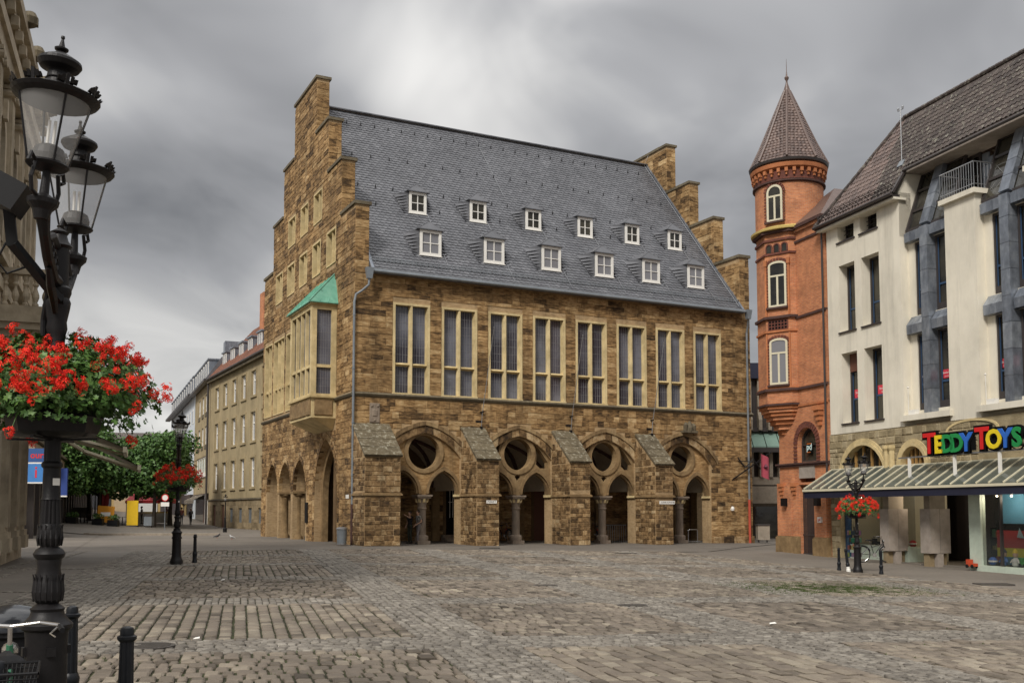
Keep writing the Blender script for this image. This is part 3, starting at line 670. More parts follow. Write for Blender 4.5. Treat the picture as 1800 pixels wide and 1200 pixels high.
# gable arches: moulded rings and round pillars
def band(m, inner, outer, fr, w0, w1):
    n = len(inner); vs = [fr(p[0], p[1], w) for w in (w1, w0) for lp in (inner, outer) for p in lp]; fs = []
    for i in range(n - 1):
        fs += [(i, i + 1, n + i + 1, n + i), (2 * n + i, 3 * n + i, 3 * n + i + 1, 2 * n + i + 1), (i, 2 * n + i, 2 * n + i + 1, i + 1), (n + i, n + i + 1, 3 * n + i + 1, 3 * n + i)]
    m.add(vs, fs)
def vous(c, w, h, spring, d, fr, w0, w1, n, mat, parent, name='voussoir', lo=0):
    A = arch(c, w, spring, h, spring, n); B = arch(c, w + d, spring, h + d * 1.12, spring, n)
    A, B = A[1:-1], B[1:-1]
    for i in range(len(A) - 1):
        m = MB(); m.tint = hr.random(); q = .03; pr = w1 + hr.uniform(-.012, .012)
        P = [A[i], A[i + 1], B[i + 1], B[i]]; cx_, cz_ = sum(p[0] for p in P) / 4, sum(p[1] for p in P) / 4
        P = [(cx_ + (p[0] - cx_) * .97, cz_ + (p[1] - cz_) * .97) for p in P]
        m.add([fr(p[0], p[1], w) for w in (w0, pr) for p in P], [(3, 2, 1, 0), (4, 5, 6, 7)] + [(k, (k + 1) % 4, 4 + (k + 1) % 4, 4 + k) for k in range(4)])
        m.build(name, mat, parent)
for c in (17.3, 13.95, 10.45): vous(c, 1.5, 1.9, 2.9, .27, fy, -.2, .03, 5, M['sand'], hall)
vous(4.85, 2.25, 3.1, 2.6, .33, fy, -.2, .035, 8, M['sand'], hall)
for t in (4.85 - 2.25 - .33, 4.85 + 2.25):
    z = -.5
    while z < 2.6: h = hr.uniform(.3, .5); m = MB(); m.tint = hr.random(); m.block(t + .005, t + .325, z, min(z + h - .01, 2.59), -.2, .035, fy); z += h; m.build('jamb_stone', M['sand'], hall)
part('inner_arch', M['dressd'], hall, lambda m: band(m, arch(4.85, 1.95, 2.6, 2.7, -.6), arch(4.85, 2.4, 2.6, 3.3, -.6), fy, -.74, -.4))
for t in (15.62, 12.2):
    m = MB(); m.lathe([(.36, -.5), (.36, .12), (.32, .2), (.285, .26), (.275, 2.45), (.30, 2.5), (.28, 2.53), (.33, 2.62), (.40, 2.68), (.40, 2.78)], 20); m.box(-.42, .42, -.42, .42, 2.78, 2.92)
    o = m.build('pillar', M['dressd'], hall, 30); o.location = (.40, t, 0)
# oriel
ORI = MB(); o0, o1, sx = 3.06, 7.62, -1.4
oriel = part('oriel', M['dress'], hall, lambda m: (setattr(m, 'tint', .55),
    m.box(sx + .05, 0, o0 + .05, o1 - .05, 6.72, 7.80), m.add([(sx + .05, o0 + .05, 6.72), (sx + .05, o1 - .05, 6.72), (0, o1 - .05, 6.72), (0, o0 + .05, 6.72), (-.02, o0 + .5, 6.1), (-.02, o1 - .5, 6.1)], [(0, 4, 5, 1), (0, 3, 4), (1, 5, 2)]),
    setattr(m, 'tint', .1), m.box(sx - .1, 0, o0 - .1, o1 + .1, 7.8, 7.9), setattr(m, 'tint', .5), m.box(sx - .04, 0, o0 - .04, o1 + .04, 7.9, 8.02),
    m.box(sx, -.02, o0, o1, 12.62, 12.86), m.box(sx - .1, 0, o0 - .1, o1 + .1, 12.86, 12.95),
    [m.box(sx, sx + .28, t - w, t + w, 8.02, 12.62) for t, w in ((o0 + .17, .17), (o1 - .17, .17))], [m.box(sx + .02, sx + .22, o0 + .34 + (o1 - o0 - .68) * i / 4 - .08, o0 + .34 + (o1 - o0 - .68) * i / 4 + .08, 8.02, 12.62) for i in (1, 2, 3)],
    m.box(sx + .04, sx + .2, o0 + .34, o1 - .34, 9.46, 9.62),
    m.box(-.30, -.02, o0 + .001, o0 + .2, 8.02, 12.62), m.box(-.30, -.02, o1 - .2, o1, 8.02, 12.62), m.box(sx + .281, -.301, o0 + .03, o0 + .16, 9.46, 9.62)))
part('glass_pane', M['glass'], oriel, lambda m: m.box(sx + .19, sx + .215, o0 + .3, o1 - .3, 8.02, 12.62)); part('glass_pane', M['glass'], oriel, lambda m: m.box(sx + .28, -.3, o0 + .15, o0 + .175, 8.02, 12.62))
part('lead_came', M['came'], oriel, lambda m: ([m.box(sx + .28 + i * .135, sx + .296 + i * .135, o0 + .138, o0 + .149, 8.02, 12.62) for i in range(1, 7)], [m.box(sx + .28, -.3, o0 + .14, o0 + .148, 8.02 + i * .42, 8.034 + i * .42) for i in range(1, 11)]))
for t in [o0 + .12 + i * (o1 - o0 - .24) / 5 for i in range(5)]:
    w = (o1 - o0 - .24) / 5 - .06; part('carved_panel', M['dressd'], oriel, lambda m: m.block(t + .03, t + .03 + w, 6.86, 7.7, -sx - .06, -sx + .02, fy, .03))
part('carved_panel', M['dressd'], oriel, lambda m: m.block(sx + .2, -.2, 6.86, 7.7, -o0 - .06, -o0 + .02, fx, .03))
def ccop(m):
    a, b, c = (sx - .2, o0 - .22, 12.95), (sx - .2, o1 + .22, 12.95), (0, o1 + .22, 12.95); d = (0, o0 - .22, 12.95); e, f = (0, o0 + .5, 14.75), (0, o1 - .5, 14.75)
    m.add([a, b, c, d, e, f, (a[0], a[1], 13.0), (b[0], b[1], 13.0), (0, o1 + .22, 13.0), (0, o0 - .22, 13.0)], [(0, 1, 7, 6), (6, 7, 5, 4), (3, 0, 6, 9), (9, 6, 4), (1, 2, 8, 7), (7, 8, 5), (3, 2, 1, 0)])
    for i in range(0, 7):
        t = o0 + .0 + (o1 - o0) * i / 6; te = max(o0 + .5, min(o1 - .5, t)); m.bar((sx - .19, t, 13.02), (-.01, te, 14.76), .035, .05)
    for i in range(1, 3): s = sx * i / 3; m.bar((s - .1, o0 - .21, 13.01), (s * .15, o0 + .46, 14.5), .03, .04)
    m.bar((sx - .2, o0 - .22, 13.0), (0, o0 + .5, 14.76), .05, .06); m.bar((-1.0 * .9, o0 - .02, 13.7), (-.9, o1 + .02, 13.7), .02, .03)
part('copper_roof', M['copper'], hall, ccop)
# main roof
def main_roof(m):
    m.add([(x, y, z) for x in (.76, 25.29) for y, z in ((-.42, 14.22), (10.2, 26.80), (20.8, 14.22), (20.8, 14.05), (10.2, 26.6), (-.42, 14.05))], [(0, 1, 7, 6), (1, 2, 8, 7), (2, 3, 9, 8), (3, 4, 10, 9), (4, 5, 11, 10), (5, 0, 6, 11), (0, 5, 4, 1), (1, 4, 3, 2), (6, 7, 10, 11), (7, 8, 9, 10)])
main = part('roof', M['slate'], hall, main_roof)
LS = math.hypot(10.62, 12.58); SY, SZ = 10.62 / LS, 12.58 / LS; NY, NZ = -SZ, SY
rows, SH, SWD = int(LS / .262), .262, .32
V = []; T = []
for r in range(rows):
    x = .77 - (.15 if r % 2 else 0) - .02
    while x < 25.28:
        a, b = max(.77, x), min(25.28, x + SWD - .006); x += SWD
        if b - a < .04: continue
        l0, l1 = r * SH - .012, (r + 1) * SH + .05; h0, h1 = .042 + hr.uniform(-.005, .006), .008
        P = lambda l, h, xx: (xx, -.42 + l * SY + h * NY, 14.22 + l * SZ + h * NZ)
        cut = .07 if b - a > .25 else 0
        V += [P(l0 + cut, h0, a), P(l0, h0, (a + b) / 2 + .05), P(l0 + cut * .5, h0, b), P(l1, h1, b), P(l1, h1, a), P(l0 + cut, 0, a), P(l0, 0, (a + b) / 2 + .05), P(l0 + cut * .5, 0, b)]
        T.append(min(1, max(0, hr.gauss(.5, .2))))
k = len(T); me = bpy.data.meshes.new('slates')
F = []
for i in range(k): n = i * 8; F += [(n, n + 1, n + 2, n + 3, n + 4), (n, n + 5, n + 6, n + 1), (n + 1, n + 6, n + 7, n + 2)]
me.from_pydata(V, [], F); at = me.attributes.new('tint', 'FLOAT', 'FACE'); at.data.foreach_set('value', np.repeat(T, 3)); me.materials.append(M['slate'])
o = bpy.data.objects.new('slates', me); link(o, main); o['kind'] = 'stuff'
part('ridge_cap', M['slate'], hall, lambda m: [(setattr(m, 'tint', hr.random()), m.bar((.77 + i * .49, 10.12, 26.86), (.77 + i * .49 + .485, 10.12, 26.86), .30, .07)) for i in range(50)])
for xv in (25.22, .84): part('verge_flashing', M['lead'], hall, lambda m: m.bar((xv, -.42, 14.32), (xv, 10.15, 26.92), .16, .06))
def hooks(m):
    for lv, n, off in ((1.6, 0, 0), (15.0, 26, 0), (11.3, 20, .5), (8.0, 22, .2), (6.2, 12, .9)):
        for i in range(n):
            x = 1.4 + off + i * (23.4 / max(n, 1)); y, z = -.42 + lv * SY, 14.22 + lv * SZ
            m.box(x - .03, x + .03, y - .09, y + .02, z + .0, z + .03); m.box(x - .02, x + .02, y - .11, y - .07, z - .02, z + .16)
ho = part('roof_hooks', M['iron'], main, hooks); ho['kind'] = 'stuff'
def snowfence(m):
    for h in (.10, .22): m.bar((.8, -.42 + .75 * SY - .05, 14.22 + .75 * SZ + h), (25.26, -.42 + .75 * SY - .05, 14.22 + .75 * SZ + h), .022)
    for i in range(116): x = .9 + i * .21; y, z = -.42 + .75 * SY - .05, 14.22 + .75 * SZ; m.box(x - .012, x + .012, y - .012, y + .012, z, z + .26)
part('snow_guard', M['zinc'], hall, snowfence)
for x0, x1 in ((5.35, 6.6), (9.2, 10.4), (12.9, 14.1), (11.3, 13.6), (16.6, 17.8), (20.1, 21.0), (23.4, 24.2)):
    l0, l1 = (6.4, .3) if x0 != 11.3 else (16.4, 9.2)
    xa = x0; part('lightning_wire', M['steel'], hall, lambda m: m.tube([(xa + (x1 - xa) * q * .0 , -.42 + l * SY - .05, 14.22 + l * SZ + .05) for q, l in ((0, l0), (.5, (l0 + l1) / 2), (1, l1))], .012, 5))
part('lightning_wire', M['steel'], hall, lambda m: m.tube([(25.0, -.42 + l * SY - .06, 14.3 + l * SZ) for l in (.3, 8, 16.3)] + [(25.28, 9.8, 27.7)], .012, 5))
part('gutter', M['zinc'], hall, lambda m: (m.tube([(.78, -.50, 14.17), (25.6, -.50, 14.17)], .085, 10), m.box(.78, 25.28, -.52, -.40, 14.24, 14.30)))
def hopper(m, x): m.add([(x + a * .2, -.5 + b * .16, z) for z in (14.30,) for a, b in ((-1, -1), (1, -1), (1, 1), (-1, 1))] + [(x + a * .13, -.5 + b * .11, 13.72) for a, b in ((-1, -1), (1, -1), (1, 1), (-1, 1))], [(0, 1, 2, 3), (7, 6, 5, 4)] + [(i, 4 + i, 4 + (i + 1) % 4, (i + 1) % 4) for i in range(4)])
dp = part('downpipe', M['zinc'], hall, lambda m: (hopper(m, .62), m.tube([(.62, -.5, 13.75), (.60, -.48, 13.4), (.30, -.3, 13.1), (.02, -.16, 12.9), (-.06, -.14, 12.5), (-.06, -.14, 1.9)], .065, 10)))
part('lower_pipe', M['brownst'], dp, lambda m: m.tube([(-.06, -.14, 2.05), (-.06, -.14, -.2)], .078, 10))
part('pipe_clip', M['zinc'], dp, lambda m: [m.lathe([(.085, z), (.085, z + .07)], 10, (-.06, -.14)) for z in (3.5, 6.2, 9.0, 11.8)])
dp = part('downpipe', M['zinc'], hall, lambda m: (hopper(m, 25.55), m.tube([(25.55, -.5, 13.75), (25.66, -.3, 13.3), (25.68, -.16, 12.9), (25.68, -.16, 1.9)], .065, 10)))
part('lower_pipe', plain((.42, .07, .04)), dp, lambda m: m.tube([(25.68, -.16, 2.4), (25.68, -.16, -.6)], .08, 10)); part('pipe_clip', M['zinc'], dp, lambda m: [m.lathe([(.085, z), (.085, z + .07)], 10, (25.68, -.16)) for z in (3.5, 6.2, 9.0, 11.8)])
# dormers
def make_dormer(W, H, t, z0):
    d = MB(); h = W / 2; zt = z0 + H; tr = (zt + .12 - 14.33) / 1.185 - .35
    d.box(-h, h, t + .03, tr + .3, z0 - .25, zt)
    for s in (-1, 1):                      # swept cheeks laid in courses
        for k in range(7):
            za, zb = z0 - .1 + (H + .1) * k / 7, z0 - .1 + (H + .1) * (k + 1) / 7 + .02
            ya = (za - 14.33) / 1.185 - .35; fl = .34 + .22 * k / 7
            d.tint = hr.uniform(.1, .7); d.add([(s * (h + .03), t + .02, za), (s * (h + .03), t + .02, zb), (s * (h + fl), (zb - 14.33) / 1.185 - .35 + .06, zb + .05), (s * (h + fl), ya - .06, za + .05), (s * (h + .09), t + .12, za - .015), (s * (h + fl + .05), ya - .02, za - .0)], [(0, 1, 2, 3), (0, 3, 5, 4)])
    o_ = .16; zr = zt + .02; yb = (zr + .5 - 14.33) / 1.185 - .35 + .3; d.tint = .35
    A = [(-h - o_, t - .14, zr), (h + o_, t - .14, zr), (h + o_, yb, zr + .12), (-h - o_, yb, zr + .12), (0, t + .26, zr + .55), (0, yb + .3, zr + .62)]
    d.add(A, [(0, 1, 4), (1, 2, 5, 4), (3, 0, 4, 5), (0, 3, 2, 1)])
    d.bar(A[0], A[1], .05, .05); d.bar(A[0], A[4], .03, .03); d.bar(A[1], A[4], .03, .03)
    return d
def dormer_window(W, H, t, z0):
    m = MB(); h = W / 2; f = .15
    m.box(-h, -h + f, t - .05, t + .06, z0, z0 + H); m.box(h - f, h, t - .05, t + .06, z0, z0 + H); m.box(-h + f + .001, h - f - .001, t - .05, t + .06, z0, z0 + f); m.box(-h + f + .001, h - f - .001, t - .05, t + .06, z0 + H - f, z0 + H)
    m.box(-.025, .025, t - .02, t + .05, z0 + f, z0 + H - f); m.box(-h + f, h - f, t - .018, t + .05, z0 + H * .48, z0 + H * .48 + .04); m.box(-h - .04, h + .04, t - .10, t + .05, z0 - .05, z0 - .002); return m
for W, H, t, z0, xs_ in ((1.06, 1.24, 3.34, 18.71, (4.76, 8.58, 12.28, 15.94, 19.43, 22.75)), (1.26, 1.40, .72, 15.64, (4.51, 8.38, 12.07, 15.69, 19.06, 22.43))):
    d0 = w_0 = g_0 = None
    for i, x in enumerate(xs_):
        if d0 is None:
            d0 = make_dormer(W, H, t, z0).build('dormer', M['slate'], hall); w_0 = dormer_window(W, H, t, z0).build('window_frame', M['white'], d0)
            gm = M['glassd'] if t > 2 else M['glassc']
            g_0 = part('glass_pane', gm, d0, lambda m: m.box(-W / 2 + .1, W / 2 - .1, t + .02, t + .04, z0 + .1, z0 + H - .1)); d0.location = (x, 0, 0)
        else:
            d = inst(d0, hall, (x, 0, 0), 'dormer'); inst(w_0, d, (0, 0, 0), 'window_frame'); inst(g_0, d, (0, 0, 0), 'glass_pane')
# arcade: voussoirs, hood, tracery, columns
def ring_stones(c, k0, k1, lim, n, wa, wb, mat, name):
    A, B = arc2(c, k0, lim, n), arc2(c, k1, lim + .06, n)
    for i in range(len(A) - 1):
        P = [A[i], A[i + 1], B[i + 1], B[i]]; cx_, cz_ = sum(p[0] for p in P) / 4, sum(p[1] for p in P) / 4
        P = [(cx_ + (p[0] - cx_) * .96, cz_ + (p[1] - cz_) * .975) for p in P]; m = MB(); m.tint = hr.random(); q = wb + hr.uniform(-.012, .012)
        m.add([fx(p[0], p[1], w) for w in (wa, q) for p in P], [(3, 2, 1, 0), (4, 5, 6, 7)] + [(j, (j + 1) % 4, 4 + (j + 1) % 4, 4 + j) for j in range(4)]); m.build(name, mat, hall)
for c in BAY:
    ring_stones(c, .02, .40, 2.5, 7, -.3, .025, M['butt'], 'voussoir')
    ring_stones(c, .41, .62, 2.6, 9, -.1, .085, M['dressd'], 'hood_stone')
for bi, c in enumerate(BAY):
    r = OCR[bi]; zc_ = 4.83; a1, a2 = arch(c - 1.165, .915, 2.62, 1.28, 2.55), arch(c + 1.165, .915, 2.62, 1.28, 2.55)
    outl = [(c - 2.3, 2.55)] + a1 + a2 + [(c + 2.3, 2.55), (c + 2.3, 6.1), (c - 2.3, 6.1)]
    circ = [(c + r * math.cos(2 * math.pi * i / 28), zc_ + r * math.sin(2 * math.pi * i / 28)) for i in range(28)]
    H_ = [circ]
    if bi in (1, 2):
        for s in (-1, 1): H_.append([(c + s * x, z) for x, z in ((1.02, 5.50), (1.5, 5.02), (1.93, 4.42), (1.95, 4.1), (1.42, 4.10), (1.17, 4.30), (1.20, 4.83), (1.12, 5.2))])
        H_.append([(c - .19, 3.62), (c, 3.32), (c + .19, 3.62), (c, 3.70)])
    tr_ = part('tracery', M['dressd'] if bi in (1, 2) else M['sand'], hall, lambda m: (setattr(m, 'tint', .62), m.plate(outl, H_, fx, -.62, -.20)))
    def ringm(m):
        O = [(c + (r + .20) * math.cos(2 * math.pi * i / 28), zc_ + (r + .20) * math.sin(2 * math.pi * i / 28)) for i in range(29)]; I = [(c + (r - .03) * math.cos(2 * math.pi * i / 28), zc_ + (r - .03) * math.sin(2 * math.pi * i / 28)) for i in range(29)]
        m.tint = .55; band(m, I, O, fx, -.66, -.13)
    part('oculus_ring', M['dressd'], tr_, ringm)
    for cc in (c - 1.165, c + 1.165):
        part('arch_moulding', M['dressd'], tr_, lambda m: (setattr(m, 'tint', .4), band(m, arch(cc, .885, 2.62, 1.245, 2.6)[1:-1], arch(cc, 1.03, 2.62, 1.47, 2.6)[1:-1], fx, -.66, -.14), setattr(m, 'tint', .2), band(m, arch(cc, .80, 2.62, 1.14, 2.6)[1:-1], arch(cc, .89, 2.62, 1.25, 2.6)[1:-1], fx, -.55, -.30)))
    gzc = gz(*hw(c, .4))
    def column(m):
        b = gzc; m.box(-.36, .36, -.36, .36, b - .2, b + .16); m.lathe([(.35, b + .16), (.36, b + .36), (.34, b + .42), (.27, b + .455), (.232, b + .47), (.222, 1.78), (.262, 1.80), (.265, 1.86), (.225, 1.89), (.23, 1.98), (.29, 2.22), (.36, 2.38)], 18)
        m.box(-.38, .38, -.40, .40, 2.38, 2.47); m.box(-.43, .43, -.45, .45, 2.47, 2.565)
    co = part('arcade_column', M['column'], hall, column, 35); co.location = (c, .42, 0)
    part('leaf_carving', M['dress'], co, lambda m: [m.obox((.31 * math.cos(a), .31 * math.sin(a), 2.24), (.05 * math.cos(a), .05 * math.sin(a), .02), (-.06 * math.sin(a), .06 * math.cos(a), 0), (.02 * math.cos(a), .02 * math.sin(a), .09)) for a in [i * math.pi / 4 for i in range(8)]])
    for s in (-1, 1): part('impost', M['dress'], hall, lambda m: m.box(c + s * 2.08 - .12, c + s * 2.08 + .12, .05, .8, 2.47, 2.6))
# buttresses
for bi, (a, b, ze) in enumerate(BUT):
    g0 = gz(*hw((a + b) / 2, -PRJ)) - .25
    p = part('buttress', M['mortar'], hall, lambda m: m.add([(x, y, z) for x in (a, b) for y, z in ((.05, g0), (-PRJ, g0), (-PRJ, ze), (.05, 6.02))], [(0, 1, 2, 3), (7, 6, 5, 4), (0, 4, 5, 1), (1, 5, 6, 2), (2, 6, 7, 3)]))
    q = [rect(a - 1, b + 1, 2.45, 2.62)]
    lay(courses(a, b, g0, ze - .03, q, (.18, .30), (.24, .56), hr), (lambda u, v, w: (u, -PRJ - w, v)), (0, -1, 0), 'butt', (.015, .05))
    lay(courses(-.0, PRJ, g0, ze - .05, q, (.18, .30), (.24, .56), hr), (lambda u, v, w, a=a: (a - w, -u, v)), (-1, 0, 0), 'butt', (.015, .045))
    lay(courses(-.0, PRJ, g0, ze - .05, q, (.24, .38), (.4, .7), hr), (lambda u, v, w, b=b: (b + w, -u, v)), (1, 0, 0), 'butt', (.015, .04))
    for k in range(4):                       # upper cheek under the slope
        z0_, z1_ = ze + k * .38, ze + (k + 1) * .38; ym = -PRJ * (1 - (z1_ - ze) / (6.05 - ze))
        if ym < -.25: lay([(.0, -ym * .5, z0_, z1_ - .01), (-ym * .5 + .01, -ym, z0_, z1_ - .01)], (lambda u, v, w, a=a: (a - w, -u, v)), (-1, 0, 0), 'butt', (.015, .04))
    part('impost_band', M['dressd'], hall, lambda m: (m.box(a - .10, b + .10, -PRJ - .10, .02, 2.48, 2.56), m.box(a - .06, b + .06, -PRJ - .06, .02, 2.56, 2.61)))
    d = Vector((0, PRJ + .1, 6.16 - ze)); n_ = 4
    for k in range(n_):
        f0, f1 = k / n_, (k + 1) / n_; nx_ = max(2, round((b - a) / .66))
        for i in range(nx_):
            x0, x1 = a - .07 + (b - a + .14) * i / nx_ + .004, a - .07 + (b - a + .14) * (i + 1) / nx_ - .004
            m = MB(); m.tint = hr.random(); up = Vector((0, -d.z, d.y)).normalized(); base = Vector((0, -PRJ - .10, ze)); hh = .13 + hr.uniform(-.004, .005)
            P0, P1 = base + d * f0, base + d * (f1 - .002); m.add([(x, *(P + up * h)[1:]) for x in (x0, x1) for P, h in ((P0, 0), (P0, hh), (P1, hh - .02), (P1, 0))], [(0, 1, 2, 3), (7, 6, 5, 4), (0, 4, 5, 1), (1, 5, 6, 2), (2, 6, 7, 3), (3, 7, 4, 0)])
            m.build('weathering_slab', M['lichen'], hall)
part('plinth', M['butt'], hall, lambda m: [(setattr(m, 'tint', hr.random()), m.block(22.9 + i * .8, 23.69 + i * .8, -.8, .12, 0, .14, fx, .03)) for i in range(4)])
# vaulted passage
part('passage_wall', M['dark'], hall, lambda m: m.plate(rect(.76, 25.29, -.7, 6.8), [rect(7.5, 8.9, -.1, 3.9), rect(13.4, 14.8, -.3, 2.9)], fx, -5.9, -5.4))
lay(courses(.8, 25.2, -.3, 4.4, [rect(7.3, 9.1, -1, 4.1), rect(13.2, 15, -1, 3.1)], (.3, .5), (.6, 1.3), hr), lambda u, v, w: (u, 5.4 - w, v), (0, -1, 0), 'sand')
for c in BAY:
    def vault(m):
        A = arc2(c, .0, 2.69); A = [(c - 2.8, 2.9)] + A + [(c + 2.8, 2.9)]
        for i in range(len(A) - 1): m.add([(A[i][0], .91, A[i][1]), (A[i + 1][0], .91, A[i + 1][1]), (A[i + 1][0], 5.4, A[i + 1][1]), (A[i][0], 5.4, A[i][1])], [(0, 1, 2, 3)])
    part('vault', M['plaster'], hall, vault)
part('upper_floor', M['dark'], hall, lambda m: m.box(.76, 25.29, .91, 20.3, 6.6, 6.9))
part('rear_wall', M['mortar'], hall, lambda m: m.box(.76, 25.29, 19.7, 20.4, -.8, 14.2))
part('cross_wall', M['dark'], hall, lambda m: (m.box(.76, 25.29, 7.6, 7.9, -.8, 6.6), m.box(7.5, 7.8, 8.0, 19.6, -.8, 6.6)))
for bi in range(5):
    x = [1.1, 6.75, 12.35, 17.95, 24.0][bi]
    if bi < 4:
        c = BAY[bi]
        for sg_ in (-1, 1):
            def rib(m):
                A = arc2(c, -.05, 2.6, 8); n = len(A) - 1; m.tube([(p[0], (.95 + 4.4 * k / n) if sg_ > 0 else (5.35 - 4.4 * k / n), p[1]) for k, p in enumerate(A)], .13, 6)
            part('vault_rib', M['brownst'], hall, rib)
    part('wall_pier', M['dressd'], hall, lambda m: (m.box(x - .22, x + .22, 5.12, 5.42, -.6, 2.9), m.box(x - .3, x + .3, 5.04, 5.42, 2.9, 3.05)))
dr = part('door', M['black'], hall, lambda m: m.box(7.5, 8.9, 5.6, 5.7, -.1, 3.9))
part('window_bar', M['white'], dr, lambda m: ([m.box(7.78 + i * .19, 7.81 + i * .19, 5.52, 5.55, 1.3, 3.4) for i in range(4)], m.box(7.7, 8.5, 5.515, 5.545, 2.2, 2.24), m.box(7.7, 8.5, 5.515, 5.545, 2.95, 2.99)))
part('door', M['woodr'], hall, lambda m: m.box(13.4, 14.8, 5.6, 5.7, -.3, 2.9))
for k in range(3): part('step', M['column'], hall, lambda m: m.box(7.1 - k * .0, 9.6, 4.2 + k * .34, 4.535 + k * .34, -.3, -.0 + k * .15))
rl = part('railing', M['steel'], hall, lambda m: ([m.tube([(16.6 + i * .16, 2.2, -.3), (16.6 + i * .16, 2.2, .85)], .014, 6) for i in range(10)], m.tube([(16.6, 2.2, .85), (18.04, 2.2, .85)], .02, 6)))
# plaque, sculpture, signs, flag poles
pq = part('carved_plaque', M['column'], hall, lambda m: (m.block(.86, 1.42, 6.28, 7.30, 0, .07, fx, .03), [m.block(a, a + .12, b, b + .12, .06, .11, fx, .03) for a, b in ((.92, 7.1), (1.24, 7.1), (1.08, 6.36))], m.block(1.0, 1.28, 6.6, 6.98, .06, .10, fx, .04)))
part('stone_figure', M['cope'], hall, lambda m: (m.tube([(21.1, -.2, 6.55), (21.1, -.24, 6.75), (21.12, -.22, 7.0), (21.1, -.2, 7.12)], [.22, .2, .13, .07], 8), m.tube([(20.8, -.2, 6.55), (20.82, -.24, 6.9), (20.85, -.2, 7.05)], [.12, .14, .05], 8), m.tube([(21.45, -.2, 6.55), (21.42, -.24, 6.85), (21.38, -.2, 7.0)], [.12, .14, .05], 8), m.box(20.6, 21.62, -.38, .02, 6.42, 6.55)))
for x, dx in ((7.2, .40), (12.85, .36), (18.4, .40)):
    p = part('flagpole', M['steel'], hall, lambda m: (m.tube([(x, -.12, 6.0), (x + dx * .1, -.2, 7.0), (x + dx, -.9, 11.6)], [.026, .024, .012], 7), m.lathe([(.0, 11.62), (.035, 11.66), (0, 11.70)], 8, (x + dx, -.9))))
    part('bracket', M['iron'], p, lambda m: (m.box(x - .28, x + .12, -.06, .02, 6.52, 6.62), m.box(x - .05, x + .05, -.22, 0, 6.15, 6.3), m.box(x - .02, x + .12, -.24, 0, 7.05, 7.12)))
sg = part('street_sign', M['white'], hall, lambda m: m.box(6.62, 7.22, -PRJ - .075, -PRJ - .055, 2.10, 2.26)); text_obj('lettering', 'MARKT', .15, M['black'], sg, (6.92, -PRJ - .077, 2.18), FRONT_ROT, .001)
sg = part('street_sign', M['white'], hall, lambda m: m.box(17.56, 18.62, -PRJ - .075, -PRJ - .055, 2.09, 2.28)); text_obj('lettering', 'KLEINER DOMHOF', .125, M['black'], sg, (18.06, -PRJ - .077, 2.185), FRONT_ROT, .001, sx=.78)
part('arrow', M['black'], sg, lambda m: m.add([(18.5, -PRJ - .078, 2.23), (18.5, -PRJ - .078, 2.14), (18.6, -PRJ - .078, 2.185), (18.5, -PRJ - .0765, 2.23), (18.5, -PRJ - .0765, 2.14), (18.6, -PRJ - .0765, 2.185)], [(0, 1, 2), (5, 4, 3)]))
part('notice_plate', M['white'], hall, lambda m: m.box(-.03, -.01, .55, 1.05, 2.35, 2.55)); part('wall_lamp', M['white'], hall, lambda m: (m.lathe([(.02, 1.7), (.1, 1.72), (.12, 1.85), (.05, 1.98)], 10, (24.35, -.16)), m.box(24.3, 24.4, -.1, 0, 1.75, 1.85)))
part('notice_box', M['iron'], hall, lambda m: m.box(-.10, 0.02, 8.3, 8.75, 1.0, 2.2))
# write the masonry
STONES.sort(key=lambda s: -s[0])
PART_N = 290
for s in STONES[:PART_N]:
    m = MB(); m.tint = min(1, max(0, hr.gauss(.5, .19))); m.block(s[1], s[2], s[3], s[4], -.01, s[6], s[5]); m.build('stone', M[s[7]], hall)
for mt in ('sand', 'butt'):
    m = MB()
    for s in STONES[PART_N:]:
        if s[7] == mt: m.tint = min(1, max(0, hr.gauss(.5, .19))); m.block(s[1], s[2], s[3], s[4], -.01, s[6], s[5])
    o = m.build('stonework', M[mt], hall, fix=False); o['kind'] = 'stuff'
# ---------------------------------------------------------------- brick turret house and toy shop building
WRZ = math.atan2(WX.y, WX.x)
br = random.Random(21)
bh = thing('turret_house', 'narrow red brick house with a round corner turret and pointed tiled spire', 'house', (W0.x, W0.y, 0), WRZ)
TC = Vector((-4.15, .65)); TA = R(-57)
hole_g = rect(-2.66, -1.34, -.55, 3.9); hole_a = [(-2.8, 4.12), (-2.8, 5.0)] + [(-2.0 - .8 * math.cos(math.pi * i / 12), 5.0 + .8 * math.sin(math.pi * i / 12)) for i in range(1, 12)] + [(-1.2, 5.0), (-1.2, 4.12)]
part('wall', M['brick'], bh, lambda m: m.plate(rect(-4.5, -.13, -.7, 16.0), [hole_g, hole_a], fx, -.5, 0))
part('side_wall', M['brick'], bh, lambda m: m.box(-4.5, -.13, .5, 7.5, -.7, 16.0))
def rect_ring(m, z0, z1, pr, x0=-4.5, x1=-.13): m.box(x0 - pr, x1, -pr, .3, z0, z1)
for z0, z1, pr, mt in ((3.92, 4.02, .10, 'brownst'), (4.02, 4.1, .16, 'brownst'), (3.0, 3.12, .04, 'brick'), (6.9, 7.02, .05, 'terra'), (7.75, 7.87, .10, 'brownst'), (11.35, 11.47, .07, 'brownst'), (15.2, 15.32, .06, 'brownst'), (15.75, 15.9, .12, 'brick'), (15.9, 16.06, .22, 'brownst')):
    part('cornice', M[mt], bh, lambda m: rect_ring(m, z0, z1, pr))
